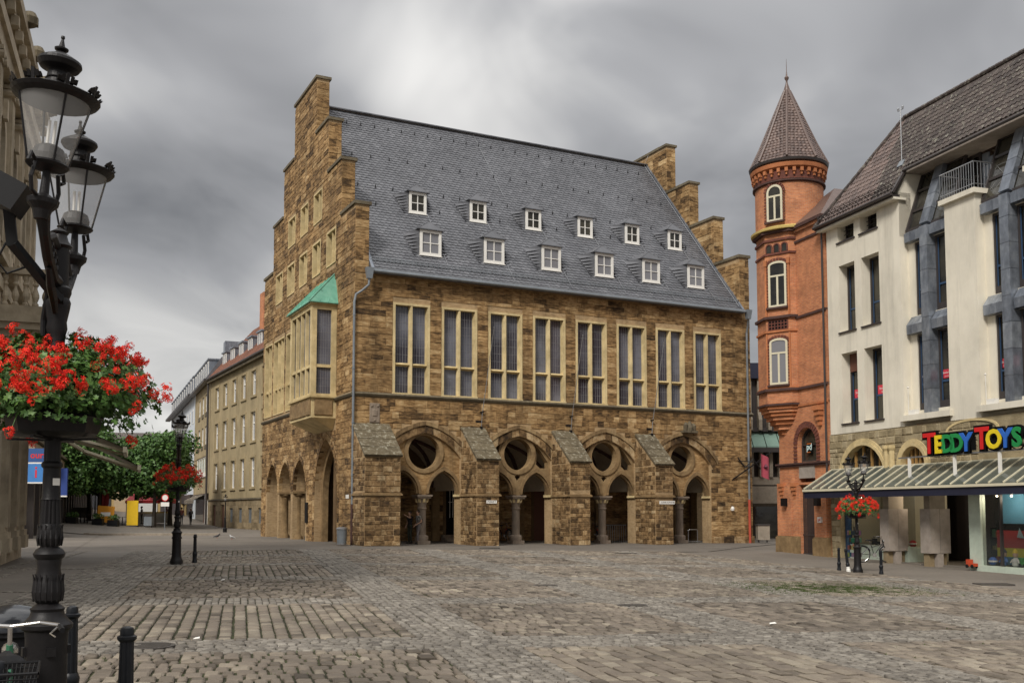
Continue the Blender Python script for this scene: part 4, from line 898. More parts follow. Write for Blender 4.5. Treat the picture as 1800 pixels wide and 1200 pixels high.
# piers of the ground floor
for a, b in ((-4.56, -2.72), (-1.28, -.16)):
    part('pier', M['brick'], bh, lambda m: m.box(a, b, -.14, -.003, .45, 3.0)); part('pier_base', M['dressd'], bh, lambda m: (m.box(a - .06, b + .04, -.24, -.002, -.7, .38), m.box(a - .03, b + .02, -.19, -.002, .38, .45)))
for x in (-3.35, -.35): part('pilaster', M['brick'], bh, lambda m: m.box(x - .16, x + .16, -.20, -.141, .45, 3.0))
for x in (-4.1, -2.95, -.75):
    part('console', M['terra'], bh, lambda m: [m.box(x - .2 + .03 * k, x + .2 - .03 * k, -.30 + .05 * k, -.01, 2.92 - .2 * k, 3.1 - .2 * k) for k in range(4)])
    part('console', M['terra'], bh, lambda m: [m.box(x - .24 + .05 * k, x + .24 - .05 * k, -.36 + .07 * k, -.005, 6.55 - .24 * k, 6.78 - .24 * k) for k in range(4)]) if x > -1 or x < -4 else None
gt = part('gate', M['bronze'], bh, lambda m: ([m.box(-2.62 + i * .1, -2.59 + i * .1, .12, .15, -.5, 2.7) for i in range(13)], m.box(-2.66, -1.34, .11, .16, 2.68, 2.76), m.box(-2.66, -1.34, .11, .16, .5, .56), m.box(-2.66, -1.34, .11, .16, -.42, -.36)))
part('dark_door', M['woodr'], bh, lambda m: m.box(-2.66, -1.34, .35, .4, -.6, 3.3)); part('lintel', M['panel'], bh, lambda m: m.box(-2.66, -1.34, -.05, .3, 3.32, 3.92))
aw = part('arched_window', M['bronze'], bh, lambda m: (band(m, [(-2.8 + .08, 4.12)] + [(-2.0 - .72 * math.cos(math.pi * i / 12), 5.0 + .72 * math.sin(math.pi * i / 12)) for i in range(13)] + [(-1.28, 4.12)], [(-2.8, 4.12)] + [(-2.0 - .8 * math.cos(math.pi * i / 12), 5.0 + .8 * math.sin(math.pi * i / 12)) for i in range(13)] + [(-1.2, 4.12)], fx, -.35, -.22), m.box(-2.72, -1.28, .22, .3, 4.12, 4.22), m.box(-2.72, -1.28, .22, .3, 4.95, 5.0)))
part('glass_pane', M['glassd'], aw, lambda m: m.plate([(-2.75, 4.15), (-2.75, 5.0)] + [(-2.0 - .75 * math.cos(math.pi * i / 12), 5.0 + .75 * math.sin(math.pi * i / 12)) for i in range(1, 12)] + [(-1.25, 5.0), (-1.25, 4.15)], [], fx, -.33, -.30))
ps = part('logo_sign', M['black'], aw, lambda m: m.box(-2.3, -1.8, .17, .2, 4.55, 5.08))
text_obj('lettering', 'pd', .46, plain((.62, .78, .76)), aw, (-2.05, .165, 4.86), FRONT_ROT, .003, bold=.008); part('orange_line', plain((.6, .16, .03)), aw, lambda m: (m.box(-2.25, -1.85, .16, .168, 5.0, 5.045))); part('orange_line', plain((.6, .16, .03)), aw, lambda m: (m.box(-2.25, -1.95, .16, .168, 4.585, 4.62)))
ps2 = part('name_plate', M['white'], bh, lambda m: m.box(-.92, -.6, -.225, -.142, 1.15, 1.42)); text_obj('lettering', 'pd', .2, plain((.5, .05, .05)), ps2, (-.76, -.227, 1.29), FRONT_ROT, .002, bold=.005)
for x in (-3.75, -.85): part('wall_lamp', M['iron'], bh, lambda m: m.box(x - .15, x + .15, -.36, -.145, 1.95, 2.35))
def voussoir_arc(cx_, cz_, r0, r1, n, wa, wb, mat, parent, fr):
    for i in range(n):
        a, b = math.pi * i / n, math.pi * (i + .8) / n
        m = MB(); m.add([fr(cx_ + r * math.cos(t), cz_ + r * math.sin(t), w) for w in (wa, wb) for r, t in ((r0, a), (r1, a), (r1, b), (r0, b))], [(3, 2, 1, 0), (4, 5, 6, 7)] + [(k, (k + 1) % 4, 4 + (k + 1) % 4, 4 + k) for k in range(4)]); m.build('arch_brick', mat, parent)
voussoir_arc(-2.0, 5.0, .82, 1.12, 17, -.05, .05, M['brickd'], bh, fx)
for s in (-2.98, -1.02):
    for k in range(5): part('arch_brick', M['brickd'], bh, lambda m: m.box(s - .14, s + .14, -.05, -.004, 4.12 + k * .18, 4.22 + k * .18))
# corner turret: corbel, octagon, round drum
def octa(m, r, z0, z1, r1=None): m.lathe([(r, z0), (r1 or r, z1)], 8, (TC.x, TC.y), a0=TA + R(22.5))
RO = 1.72
for k, (r, z) in enumerate(((.62, 5.35), (.78, 5.6), (1.0, 5.85), (1.18, 6.1), (1.36, 6.32), (1.5, 6.52), (1.62, 6.7), (1.72, 6.86))):
    part('corbel_course', M['terra'] if k % 2 else M['brick'], bh, lambda m: octa(m, r, z, z + .26))
tw = part('turret', M['brick'], bh, lambda m: octa(m, RO, 7.1, 16.0))
for z, h, r, mt in ((7.02, .1, 1.84, 'brownst'), (7.75, .13, 1.86, 'brownst'), (7.88, .08, 1.78, 'terra'), (10.75, .1, 1.80, 'terra'), (11.45, .13, 1.86, 'brownst'), (14.75, .1, 1.79, 'brickd'), (15.45, .12, 1.80, 'brickd'), (15.85, .14, 1.92, 'brownst')):
    part('cornice', M[mt], bh, lambda m: octa(m, r, z, z + h))
dm = part('drum', M['brick'], bh, lambda m: m.lathe([(1.74, 16.0), (1.74, 19.3)], 40, (TC.x, TC.y)), 30)
part('yellow_ledge', plain((.55, .42, .14)), bh, lambda m: m.lathe([(1.8, 15.99), (1.98, 16.0), (2.0, 16.1), (1.76, 16.22)], 40, (TC.x, TC.y)), 30)
part('cornice', M['brownst'], bh, lambda m: m.lathe([(1.75, 18.42), (1.86, 18.47), (1.86, 18.55), (1.76, 18.58)], 40, (TC.x, TC.y)), 30)
part('cornice', M['terra'], bh, lambda m: m.lathe([(1.76, 19.12), (1.94, 19.2), (1.98, 19.4), (1.9, 19.42)], 40, (TC.x, TC.y)), 30)
part('eaves', M['bronze'], bh, lambda m: m.lathe([(1.86, 19.43), (2.0, 19.50), (2.04, 19.62), (1.95, 19.66)], 40, (TC.x, TC.y)), 30)
for i in range(30):
    a = 2 * math.pi * i / 30; c_, s_ = math.cos(a), math.sin(a); bx = MB()
    if c_ * .8 - s_ * .6 < -.35: continue
    bx.obox((TC.x + 1.83 * c_, TC.y + 1.83 * s_, 19.03), (.08 * c_, .08 * s_, 0), (-.08 * s_, .08 * c_, 0), (0, 0, .10)); bx.obox((TC.x + 1.80 * c_, TC.y + 1.80 * s_, 18.85), (.05 * c_, .05 * s_, 0), (-.045 * s_, .045 * c_, 0), (0, 0, .08)); bx.build('frieze_brick', M['terra'], bh)
part('frieze_ground', M['brickd'], bh, lambda m: m.lathe([(1.755, 18.6), (1.755, 19.12)], 40, (TC.x, TC.y)), 30)
def tfr(r, off=0.0):
    n_ = Vector((math.cos(TA + off), math.sin(TA + off))); d_ = Vector((-n_.y, n_.x))
    return lambda u, v, w: (TC.x + n_.x * (r + w) + d_.x * u, TC.y + n_.y * (r + w) + d_.y * u, v)
RF = RO * math.cos(R(22.5))
def turret_window(fr, z0, z1, W, arch_top, parent):
    h = W / 2; f = .11; hh = .42 if arch_top else .22
    top = lambda ins: [((h - ins) * -math.cos(math.pi * i / 10), z1 - hh + (hh - ins) * math.sin(math.pi * i / 10)) for i in range(11)]
    O, I = [(-h, z0)] + top(0) + [(h, z0)], [(-h + f, z0)] + top(f) + [(h - f, z0)]
    w = part('window', M['cream'], parent, lambda m: (band(m, I, O, fr, -.25, .035), m.box(-h + .02, h - .02, z0, z0 + f, -.2, .03, fr), m.box(-.05, .05, z0 + f, z0 + (z1 - z0) * .66, -.2, .025, fr), m.box(-h + f, h - f, z0 + (z1 - z0) * .66, z0 + (z1 - z0) * .66 + .09, -.2, .03, fr)))
    part('glass_pane', M['glassd'] if z0 > 11 else M['glassc'], w, lambda m: m.plate([(-h + .04, z0 + .04)] + top(.04) + [(h - .04, z0 + .04)], [], fr, -.05, .004))
    part('sill', M['brownst'], w, lambda m: m.box(-h - .1, h + .1, z0 - .1, z0 - .005, 0, .14, fr))
    for s in (-1, 1):
        k = 0
        while z0 + .05 + k * .16 < z1 - hh: part('jamb_brick', M['brickd'], parent, lambda m: m.box(s * (h + .02) if s > 0 else -h - .13, (h + .13) if s > 0 else -h - .02, z0 + .05 + k * .16, z0 + .13 + k * .16, 0, .045, fr)); k += 1
    for i in range(11):
        a, b = math.pi * i / 11, math.pi * (i + .75) / 11; m = MB()
        m.add([fr((h + q) * math.cos(t), z1 - hh + (hh + q) * math.sin(t), w_) for w_ in (0, .045) for q, t in ((.02, a), (.16, a), (.16, b), (.02, b))], [(3, 2, 1, 0), (4, 5, 6, 7)] + [(k, (k + 1) % 4, 4 + (k + 1) % 4, 4 + k) for k in range(4)]); m.build('arch_brick', M['brickd'], parent)
turret_window(tfr(RF), 8.08, 10.45, .98, False, bh); turret_window(tfr(RF), 12.05, 14.42, .98, False, bh); turret_window(tfr(1.74), 16.45, 18.36, .86, True, bh)
f0 = tfr(RF)
for u in (-.42, 0, .42): w = part('small_window', M['brickd'], bh, lambda m: band(m, [(u - .13, 14.88)] + [(u - .13 * math.cos(math.pi * i / 6), 15.16 + .13 * math.sin(math.pi * i / 6)) for i in range(7)] + [(u + .13, 14.88)], [(u - .19, 14.88)] + [(u - .19 * math.cos(math.pi * i / 6), 15.16 + .19 * math.sin(math.pi * i / 6)) for i in range(7)] + [(u + .19, 14.88)], f0, 0, .05)); part('glass_pane', M['glassd'], w, lambda m: m.box(u - .14, u + .14, 14.88, 15.26, 0, .012, f0))
lat = part('lattice_panel', M['brickd'], bh, lambda m: m.box(-.55, .55, 10.88, 11.42, -.05, .02, f0))
for i in range(6):
    for j in range(3): part('lattice_hole', M['black'], lat, lambda m: m.box(-.49 + i * .17, -.38 + i * .17, 10.92 + j * .16, 11.03 + j * .16, .0, .026, f0))
for sgn in (-1, 1):
    part('colonnette', M['terra'], bh, lambda m: (m.box(sgn * .62 - .05, sgn * .62 + .05, 11.6, 14.2, -.02, .07, f0), m.box(sgn * .62 - .08, sgn * .62 + .08, 14.2, 14.5, -.02, .11, f0)))
    part('colonnette', M['terra'], bh, lambda m: (m.box(sgn * .62 - .04, sgn * .62 + .04, 7.95, 10.7, -.02, .05, f0)))
# spire
sp = part('spire', M['tilec'], bh, lambda m: m.lathe([(1.98, 19.64), (1.44, 20.75), (.16, 23.75), (.10, 23.95)], 8, (TC.x, TC.y), a0=TA + R(22.5)))
def spire_tiles(m):
    prof = [(1.98, 19.64), (1.44, 20.75), (.16, 23.75)]
    for fidx in range(8):
        a0, a1 = TA + R(22.5) + R(45) * fidx, TA + R(67.5) + R(45) * fidx
        c0, c1 = Vector((math.cos(a0), math.sin(a0))), Vector((math.cos(a1), math.sin(a1))); nrm = ((c0 + c1) / 2).normalized()
        for r in range(24):
            def PP(q, t, h):
                l = q * (math.hypot(.54, 1.11) + math.hypot(1.28, 3.0)); L1 = math.hypot(.54, 1.11)
                if l < L1: rr, z = 1.98 - .54 * l / L1, 19.64 + 1.11 * l / L1
                else: k = (l - L1) / math.hypot(1.28, 3.0); rr, z = 1.44 - 1.28 * k, 20.75 + 3.0 * k
                v_ = (c0 + (c1 - c0) * t) * rr + nrm * h; return (TC.x + v_.x, TC.y + v_.y, z + h * .45)
            q0, q1 = r / 24, (r + 1.15) / 24; wid = (c1 - c0).length * (1.98 - 1.83 * q0); n = max(1, round(wid / .21))
            for i in range(n):
                t0, t1 = i / n + .006, (i + 1) / n - .006; m.tint = br.random()
                m.add([PP(q0, t0, .02), PP(q0, (t0 + t1) / 2, .055), PP(q0, t1, .02), PP(min(q1, 1), t1, .004), PP(min(q1, 1), (t0 + t1) / 2, .02), PP(min(q1, 1), t0, .004), PP(q0, t0, -.01), PP(q0, t1, -.01)], [(0, 1, 4, 5), (1, 2, 3, 4), (0, 6, 7, 2, 1)])
o = part('spire_tiles', M['tilec'], sp, spire_tiles); o['kind'] = 'stuff'
for i in range(8):
    a = TA + R(22.5) + R(45) * i; c_ = (math.cos(a), math.sin(a))
    part('hip_tile', M['tilec'], sp, lambda m: m.tube([(TC.x + r * c_[0], TC.y + r * c_[1], z + .04) for r, z in ((2.0, 19.66), (1.45, 20.76), (.14, 23.8))], .07, 6))
part('finial', M['tilec'], bh, lambda m: m.lathe([(.22, 23.55), (.17, 23.9), (.06, 24.25), (.045, 24.4), (.11, 24.5), (.12, 24.58), (.05, 24.66), (.02, 24.9), (.008, 25.6)], 10, (TC.x, TC.y)), True)
part('roof', M['tilec'], bh, lambda m: m.add([(-4.6, -.2, 16.06), (-.14, -.2, 16.06), (-.14, 7.5, 16.06), (-4.6, 7.5, 16.06), (-2.4, 2.2, 18.2), (-2.4, 5.5, 18.2)], [(0, 1, 4), (1, 2, 5, 4), (2, 3, 5), (3, 0, 4, 5)]))
part('downpipe', M['bronze'], bh, lambda m: m.tube([(-.3, -.26, 15.9), (-.28, -.16, 15.5), (-.22, -.12, 15.2), (-.22, -.1, -.4)], .05, 8))

# ---- toy shop building
ts = thing('shop_building', 'cream rendered building with a toy shop under a glass canopy and steep brown roof', 'building', (W0.x, W0.y, 0), WRZ)
WINS = [(.88, 2.13, 14.33, 15.36), (2.58, 3.80, 14.33, 15.36), (.92, 2.12, 10.05, 13.2), (2.62, 3.88, 10.05, 13.2), (.98, 2.16, 5.76, 9.03), (2.68, 3.92, 5.76, 9.03)]
part('wall', M['render'], ts, lambda m: m.plate(rect(0, 5.30, 5.3, 15.45), [rect(*w) for w in WINS], fx, -.62, 0))
for i, (a, b, c, d) in enumerate(WINS):
    w = part('window', M['bronze'], ts, lambda m: (m.box(a, a + .09, .46, .56, c, d), m.box(b - .09, b, .46, .56, c, d), m.box(a + .09, b - .09, .46, .56, c, c + .09), m.box(a + .09, b - .09, .46, .56, d - .09, d)))
    part('glass_pane', M['glassd'], w, lambda m: m.box(a + .05, b - .05, .55, .57, c + .05, d - .05))
    if i > 1:
        zt = c + (d - c) * .34; part('blue_frame', M['blue'], w, lambda m: (m.box(a + .10, a + .14, .515, .54, c + .1, d - .1), m.box(a + .14, b - .09, .515, .54, zt, zt + .07)))
    else: part('railing', M['iron'], w, lambda m: [m.box(a + .1, b - .1, .30, .32, c + .15 + k * .2, c + .18 + k * .2) for k in range(3)])
    part('sill', M['bronze'], w, lambda m: m.box(a - .05, b + .08, -.07, .5, c - .07, c - .003))
    if i == 4: part('roller_blind', M['woodr'], w, lambda m: m.box(a + .09, b - .09, .40, .5, d - .85, d))
    if i > 3:
        s_ = part('sticker', plain((.62, .04, .07)), w, lambda m: m.box(a + .2, b - .1, .535, .548, 6.95, 7.35)); text_obj('lettering', 'Studienkreis', .15, M['white'], s_, ((a + b) / 2 + .05, .533, 7.2), FRONT_ROT, .001); text_obj('lettering', 'Die Nachhilfe', .08, M['white'], s_, ((a + b) / 2 + .05, .533, 7.04), FRONT_ROT, .001)
# recessed bays with lead fins
def bay(x0, x1, sticker=True):
    rc = .42; mid = (x0 + x1) / 2
    part('recess_wall', M['render'], ts, lambda m: m.plate(rect(x0 - .02, x1 + .02, 5.4, 13.6), [rect(x0 + .42, x1 - .36, 5.95, 9.2), rect(x0 + .42, x1 - .36, 10.0, 13.15)], fx, -rc - .5, -rc))
    for z0, z1 in ((5.95, 9.2), (10.0, 13.15)):
        for a, b in ((x0 + .42, mid - .26), (mid + .26, x1 - .36)):
            w = part('window', M['bronze'], ts, lambda m: (m.box(a, a + .08, rc + .05, rc + .16, z0, z1), m.box(b - .08, b, rc + .05, rc + .16, z0, z1), m.box(a + .08, b - .08, rc + .05, rc + .16, z0, z0 + .3), m.box(a + .08, b - .08, rc + .05, rc + .16, z1 - .1, z1)))
            part('glass_pane', M['glassd'], w, lambda m: m.box(a + .05, b - .05, rc + .14, rc + .16, z0 + .05, z1 - .05))
            part('blue_frame', M['blue'], w, lambda m: (m.box(a + .08, a + .125, rc + .095, rc + .12, z0 + .3, z1 - .1), m.box(a + .125, b - .08, rc + .095, rc + .12, z0 + 1.05, z0 + 1.13)))
            if z0 < 6 and sticker: s_ = part('sticker', plain((.62, .04, .07)), w, lambda m: m.box(a + .16, b - .05, rc + .118, rc + .134, 7.15, 7.5)); text_obj('lettering', 'Studienkreis', .12, M['white'], s_, ((a + b) / 2 + .05, rc + .116, 7.37), FRONT_ROT, .001); text_obj('lettering', 'Die Nachhilfe', .07, M['white'], s_, ((a + b) / 2 + .05, rc + .116, 7.22), FRONT_ROT, .001)
    fin = part('lead_fin', M['lead'], ts, lambda m: m.box(mid - .21, mid + .21, rc - .34, rc + .2, 5.75, 13.6))
    for k in range(8): z = 5.75 + k * 1.0; part('lead_sheet', M['lead'], fin, lambda m: (setattr(m, 'tint', br.random()), m.box(mid - .222, mid + .222, rc - .355, rc + .1, z + .01, min(z + .985, 13.62))))
    for z0, z1 in ((9.2, 9.98), (13.17, 13.75)):
        for a, b in ((x0 + .1, mid - .265), (mid + .265, x1 - .1)):
            n = 3
            for k in range(n):
                xa, xb = a + (b - a) * k / n, a + (b - a) * (k + 1) / n - .01
                m = MB(); m.tint = br.random(); m.add([(x, y, z) for x in (xa, xb) for y, z in ((rc, z0), (rc - .26, z0 + .02), (rc - .28, z0 + .4), (rc, z1))], [(0, 1, 2, 3), (7, 6, 5, 4), (0, 4, 5, 1), (1, 5, 6, 2), (2, 6, 7, 3)]); m.build('lead_sheet', M['lead'], ts)
    # sloping glazing above
    A, B = Vector((0, rc - .1, 13.72)), Vector((0, 1.25, 16.3)); d = B - A
    gl = part('sloped_glazing', M['bronze'], ts, lambda m: ([m.bar((x, A.y, A.z), (x, B.y, B.z), .09, .12) for x in (x0 + .08, x1 - .08)], [m.bar((x0 + .08, A.y + d.y * q, A.z + d.z * q), (x1 - .08, A.y + d.y * q, A.z + d.z * q), .08, .1) for q in (.0, .34, .7, 1)]))
    part('glass_pane', M['glassd'], gl, lambda m: m.add([(x0 + .1, A.y + .03, A.z), (x1 - .1, A.y + .03, A.z), (x1 - .1, B.y + .03, B.z), (x0 + .1, B.y + .03, B.z), (x0 + .1, A.y + .06, A.z), (x1 - .1, A.y + .06, A.z), (x1 - .1, B.y + .06, B.z), (x0 + .1, B.y + .06, B.z)], [(0, 1, 2, 3), (7, 6, 5, 4)]))
    for k in range(4): q0, q1 = k / 4, (k + .97) / 4; part('lead_sheet', M['lead'], gl, lambda m: (setattr(m, 'tint', br.random()), m.bar((mid, A.y - .12 + d.y * q0, A.z + d.z * q0), (mid, A.y - .12 + d.y * q1, A.z + d.z * q1), .5, .22)))
    part('cheek_wall', M['render'], ts, lambda m: m.add([(x, y, z) for x in (x0 - .35, x0) for y, z in ((0.002, 13.5), (2.6, 13.5), (2.6, 16.5), (.42, 16.3), (.002, 15.45))], [(0, 1, 2, 3, 4), (9, 8, 7, 6, 5)] + [(k, k + 5, (k + 1) % 5 + 5, (k + 1) % 5) for k in range(5)])) if x0 < 6 else None
    sl_ = part('ledge', M['render'], ts, lambda m: m.box(x0 - .1, x1 + .15, -.16, rc + .3, 5.5, 5.74)); part('camera_mast', M['white'], sl_, lambda m: (m.tube([(x0 + .25, .02, 5.74), (x0 + .25, .02, 6.9)], .014, 6), m.lathe([(.0, 6.88), (.05, 6.92), (.0, 6.98)], 8, (x0 + .25, .02)))); part('camera_box', M['white'], sl_, lambda m: m.box(x0 + .35, x0 + .75, -.05, .15, 5.745, 5.95))
bay(5.30, 8.06); bay(9.74, 12.5, True); bay(14.2, 16.9)
for x0, x1 in ((8.06, 9.74), (12.5, 14.2), (16.9, 22)):
    part('pier', M['render'], ts, lambda m: m.box(x0, x1, 0, 1.3, 5.3, 14.05)); part('pier_cap', M['render'], ts, lambda m: m.box(x0 - .16, x1 + .16, -.16, 1.6, 14.05, 14.25))
    bal = part('balcony_railing', M['steel'], ts, lambda m: (m.tube([(x0 - .1, 1.5, 15.3), (x0 - .1, -.08, 15.3), (x1 + .1, -.08, 15.3), (x1 + .1, 1.5, 15.3)], .028, 6), m.tube([(x0 - .1, 1.5, 14.42), (x0 - .1, -.08, 14.42), (x1 + .1, -.08, 14.42), (x1 + .1, 1.5, 14.42)], .018, 6)))
    n = int((x1 - x0 + .2) / .13)
    for k in range(n + 1): part('bar', M['steel'], bal, lambda m: m.box(x0 - .1 + (x1 - x0 + .2) * k / n - .011, x0 - .1 + (x1 - x0 + .2) * k / n + .011, -.09, -.07, 14.25, 15.29))
    for k in range(9): part('bar', M['steel'], bal, lambda m: m.box(x1 + .09, x1 + .11, .1 + k * .16, .12 + k * .16, 14.25, 15.29))
    dr = part('balcony_door', M['bronze'], ts, lambda m: [m.box(x, x + .12, 1.5, 1.6, 14.26, 16.29) for x in (x0 - .7, x0 - .15, x0 + .33)] + [m.box(x0 - .58, x0 + .33, 1.51, 1.59, z, z + .12) for z in (14.26, 15.3, 16.16)]); part('glass_pane', M['glassd'], dr, lambda m: m.box(x0 - .65, x0 + .4, 1.56, 1.58, 14.26, 16.28))
    for i in range(4):
        for j in range(6):
            xa, za = x0 + .48 + i * .36, 14.1 + j * .52 - (.22 if i % 2 else 0)
            if za + .5 < 16.3: part('lead_tile', M['lead'], ts, lambda m: (setattr(m, 'tint', br.random()), m.block(xa, xa + .35, za, za + .51, -1.62, -1.52, fx, .02)))
# roof
E0, R0 = (-.38, 15.36), (2.4, 19.95); sl_n = math.hypot(R0[0] - E0[0], R0[1] - E0[1]); dy, dz = (R0[0] - E0[0]) / sl_n, (R0[1] - E0[1]) / sl_n
def shop_roof(m):
    m.add([(-.35, -.36, 15.34), (5.4, -.36, 15.34), (5.4, .30, 16.45), (22, .30, 16.45), (22, 2.4, 19.91), (2.9, 2.4, 19.91), (-.35, 8, 15.34), (22, 8, 12.0), (5.4, -.30, 15.2), (-.35, -.30, 15.2)], [(0, 1, 2, 5), (2, 3, 4, 5), (0, 5, 6), (5, 4, 7, 6), (0, 9, 8, 1)])
rf = part('roof', M['tile'], ts, shop_roof)
TL = []
def tiles(P, w, h, nrow, cols, ok, mat, store):
    for r in range(nrow):
        for c in cols(r):
            if ok(r, c): store.append((P, r, c, w, h, mat))
def front_P(l, x, hh): return (x, E0[0] + dy * l - dz * hh, E0[1] + dz * l + dy * hh)
nrow = int(sl_n / .30)
def front_ok(r, c):
    l = r * .30; y = E0[0] + dy * l; x = -.35 + c * .23
    return x > -.35 + (y - E0[0]) * 1.17 and (x < 5.2 or y > .27)
tiles(front_P, .23, .30, nrow, lambda r: range(0, 97), front_ok, 'tile', TL)
TL = [(T[0], T[1], T[2], T[3], T[4], 'tilec' if -.35 + T[2] * .23 < 3.7 - .75 * (dy * T[1] * .30) / 2.78 else 'tile') for T in TL]
def hip_P(l, y, hh):
    k = 1.0; hl = math.hypot(3.26, 4.57); a, b = 3.26 / hl, 4.57 / hl; return (-.36 + a * l - b * hh, y, 15.36 + b * l + a * hh)
nh = int(math.hypot(3.26, 4.57) / .30)
def hip_ok(r, c):
    l = r * .30; y = -.36 + c * .23; xx = -.36 + l * 3.26 / math.hypot(3.26, 4.57); return y > -.36 + (xx + .36) * .847 and y < 8 - (xx + .36) * 1.9
HP = []
tiles(hip_P, .23, .30, nh, lambda r: range(0, 36), hip_ok, 'tilec', HP)
def tile_geo(m, T):
    P, r, c, w, h, mt = T; base = -.36 if P is hip_P else -.35; u0, u1 = base + c * w, base + (c + 1) * w - .005; l0, l1 = r * h - .02, (r + 1) * h + .03
    j = br.uniform(-.006, .006); m.tint = br.random(); q = u0 + w * .62
    m.add([P(l0, u0, .03 + j), P(l0, u0 + w * .3, .012 + j), P(l0, q, .035 + j), P(l0, u1 - .02, .06 + j), P(l0, u1, .03), P(l1, u1, .0), P(l1, u1 - .02, .03), P(l1, q, .005), P(l1, u0 + w * .3, -.02), P(l1, u0, 0), P(l0, u0, -.02), P(l0, u1, -.02)], [(0, 1, 8, 9), (1, 2, 7, 8), (2, 3, 6, 7), (3, 4, 5, 6), (0, 10, 11, 4, 3, 2, 1)])
vis = sorted(range(len(TL)), key=lambda i: -TL[i][2] if -.35 + TL[i][2] * .23 < 13 else 999)
ind = set(vis[:290])
for i in sorted(ind): m = MB(); tile_geo(m, TL[i]); m.build('roof_tile', M[TL[i][5]], rf)
for mk in ('tile', 'tilec'):
    m = MB(); [tile_geo(m, T) for i, T in enumerate(TL) if i not in ind and T[5] == mk]; o = m.build('roof_tiles', M[mk], rf, fix=False); o['kind'] = 'stuff'
hipo = MB()
for T in HP: tile_geo(hipo, T)
o = hipo.build('hip_tiles', M['tilec'], rf, fix=False); o['kind'] = 'stuff'
for k in range(12): a, b = Vector((-.38, -.4, 15.40)), Vector((2.9, 2.4, 20.0)); part('ridge_tile', M['tile'], rf, lambda m: (setattr(m, 'tint', br.random()), m.tube([a + (b - a) * k / 12, a + (b - a) * (k + 1.05) / 12], [.10, .085], 8)))
for k in range(48): part('ridge_tile', M['tile'], rf, lambda m: (setattr(m, 'tint', br.random()), m.tube([(2.85 + k * .41, 2.4, 19.97), (2.85 + k * .41 + .43, 2.4, 19.97)], [.11, .095], 8)))
part('gutter', M['bronze'], ts, lambda m: (m.tube([(-.38, -.46, 15.32), (5.42, -.46, 15.32)], .085, 8), m.box(-.38, 5.42, -.4, -.02, 15.2, 15.3)))
part('eaves_soffit', M['render'], ts, lambda m: m.box(-.3, 5.42, -.34, .3, 15.1, 15.198))
gd = part('snow_guard', M['bronze'], ts, lambda m: [m.bar(front_P(.35 + k * .0, -.1, .10 + k * .09), front_P(.35, 5.3, .10 + k * .09), .025) for k in range(3)] + [m.bar(front_P(.35, -.1 + i * .36, 0), front_P(.35, -.1 + i * .36, .32), .02) for i in range(16)])
part('gutter', M['bronze'], ts, lambda m: (m.tube([(5.4, .18, 16.38), (22, .18, 16.38)], .07, 8), m.bar((5.42, -.4, 15.36), (5.42, .32, 16.5), .14, .10))); part('soffit', M['panel'], ts, lambda m: m.box(5.4, 22, .32, 1.6, 16.3, 16.40))
an = part('antenna', M['steel'], ts, lambda m: (m.tube([(4.9, .55, 16.85), (4.9, .55, 19.4)], .022, 6), m.tube([(4.75, .55, 19.3), (5.05, .55, 19.3)], .014, 5), m.tube([(4.8, .55, 18.8), (5.0, .55, 18.8)], .014, 5), m.lathe([(.03, 19.3), (.05, 19.42), (.02, 19.46)], 8, (4.75, .55)), m.lathe([(.03, 19.3), (.05, 19.42), (.02, 19.46)], 8, (5.05, .55)))); part('foot_plate', M['zinc'], an, lambda m: m.obox((4.9, .50, 16.9), (.18, 0, 0), (0, .08, .14), (0, -.02, .016)))
# rubble ground floor
def circ_arch(c, w, h, base, n=14): return [(c - w, base)] + [(c - w * math.cos(math.pi * i / n), base + h * math.sin(math.pi * i / n)) for i in range(1, n)] + [(c + w, base)]
A1, A2 = circ_arch(2.38, 1.55, 1.5, 3.2), circ_arch(5.76, .78, .85, 3.6)
ghole = [A1, A2, rect(.6, 22, -.6, 2.62)]
part('stone_wall', M['rubble'], ts, lambda m: m.plate(rect(-.11, 22.01, -.7, 5.297), [A1, A2, rect(.6, 22, -.65, 2.62)], fx, -.5, -.02))
for a, b, c, d in [r for r in courses(-.11, 9.5, -.45, 5.25, [circ_arch(2.38, 1.85, 1.8, 3.2), circ_arch(5.76, 1.05, 1.12, 3.6), rect(.58, 22, -.7, 2.64), rect(.58, 22, 2.6, 2.9)], (.16, .34), (.22, .6), br)]:
    m = MB(); m.tint = br.random(); m.block(a, b, c, d, -.04, br.uniform(-.01, .03), fx, .03); m.build('stone', M['rubble'], ts)
for (cc, w, h, base) in ((2.38, 1.55, 1.5, 3.2), (5.76, .78, .85, 3.6)):
    part('arch_moulding', M['dress'], ts, lambda m: (band(m, circ_arch(cc, w - .02, h - .02, base), circ_arch(cc, w + .14, h + .14, base), fx, -.3, .05), band(m, circ_arch(cc, w + .15, h + .15, base), circ_arch(cc, w + .28, h + .28, base), fx, -.1, .02)))
    wdw = part('arched_window', M['woody'], ts, lambda m: [m.box(cc - w + .1 + (2 * w - .2) * k / 5 - .05, cc - w + .1 + (2 * w - .2) * k / 5 + .05, .24, .34, base, base + h * math.sqrt(max(.02, 1 - ((-w + .1 + (2 * w - .2) * k / 5) / w) ** 2)) - .03) for k in range(0, 6)] + [m.box(cc - w + .1, cc + w - .1, .245, .335, base, base + .1)])
    part('glass_pane', M['glassd'], wdw, lambda m: m.plate(circ_arch(cc, w - .03, h - .03, base), [], fx, -.36, -.33))
for x in (4.1, 4.45): part('half_column', M['dress'], ts, lambda m: (m.lathe([(.16, 3.1), (.14, 3.2), (.14, 4.3), (.2, 4.42), (.2, 4.55)], 10, (x, -.02))))
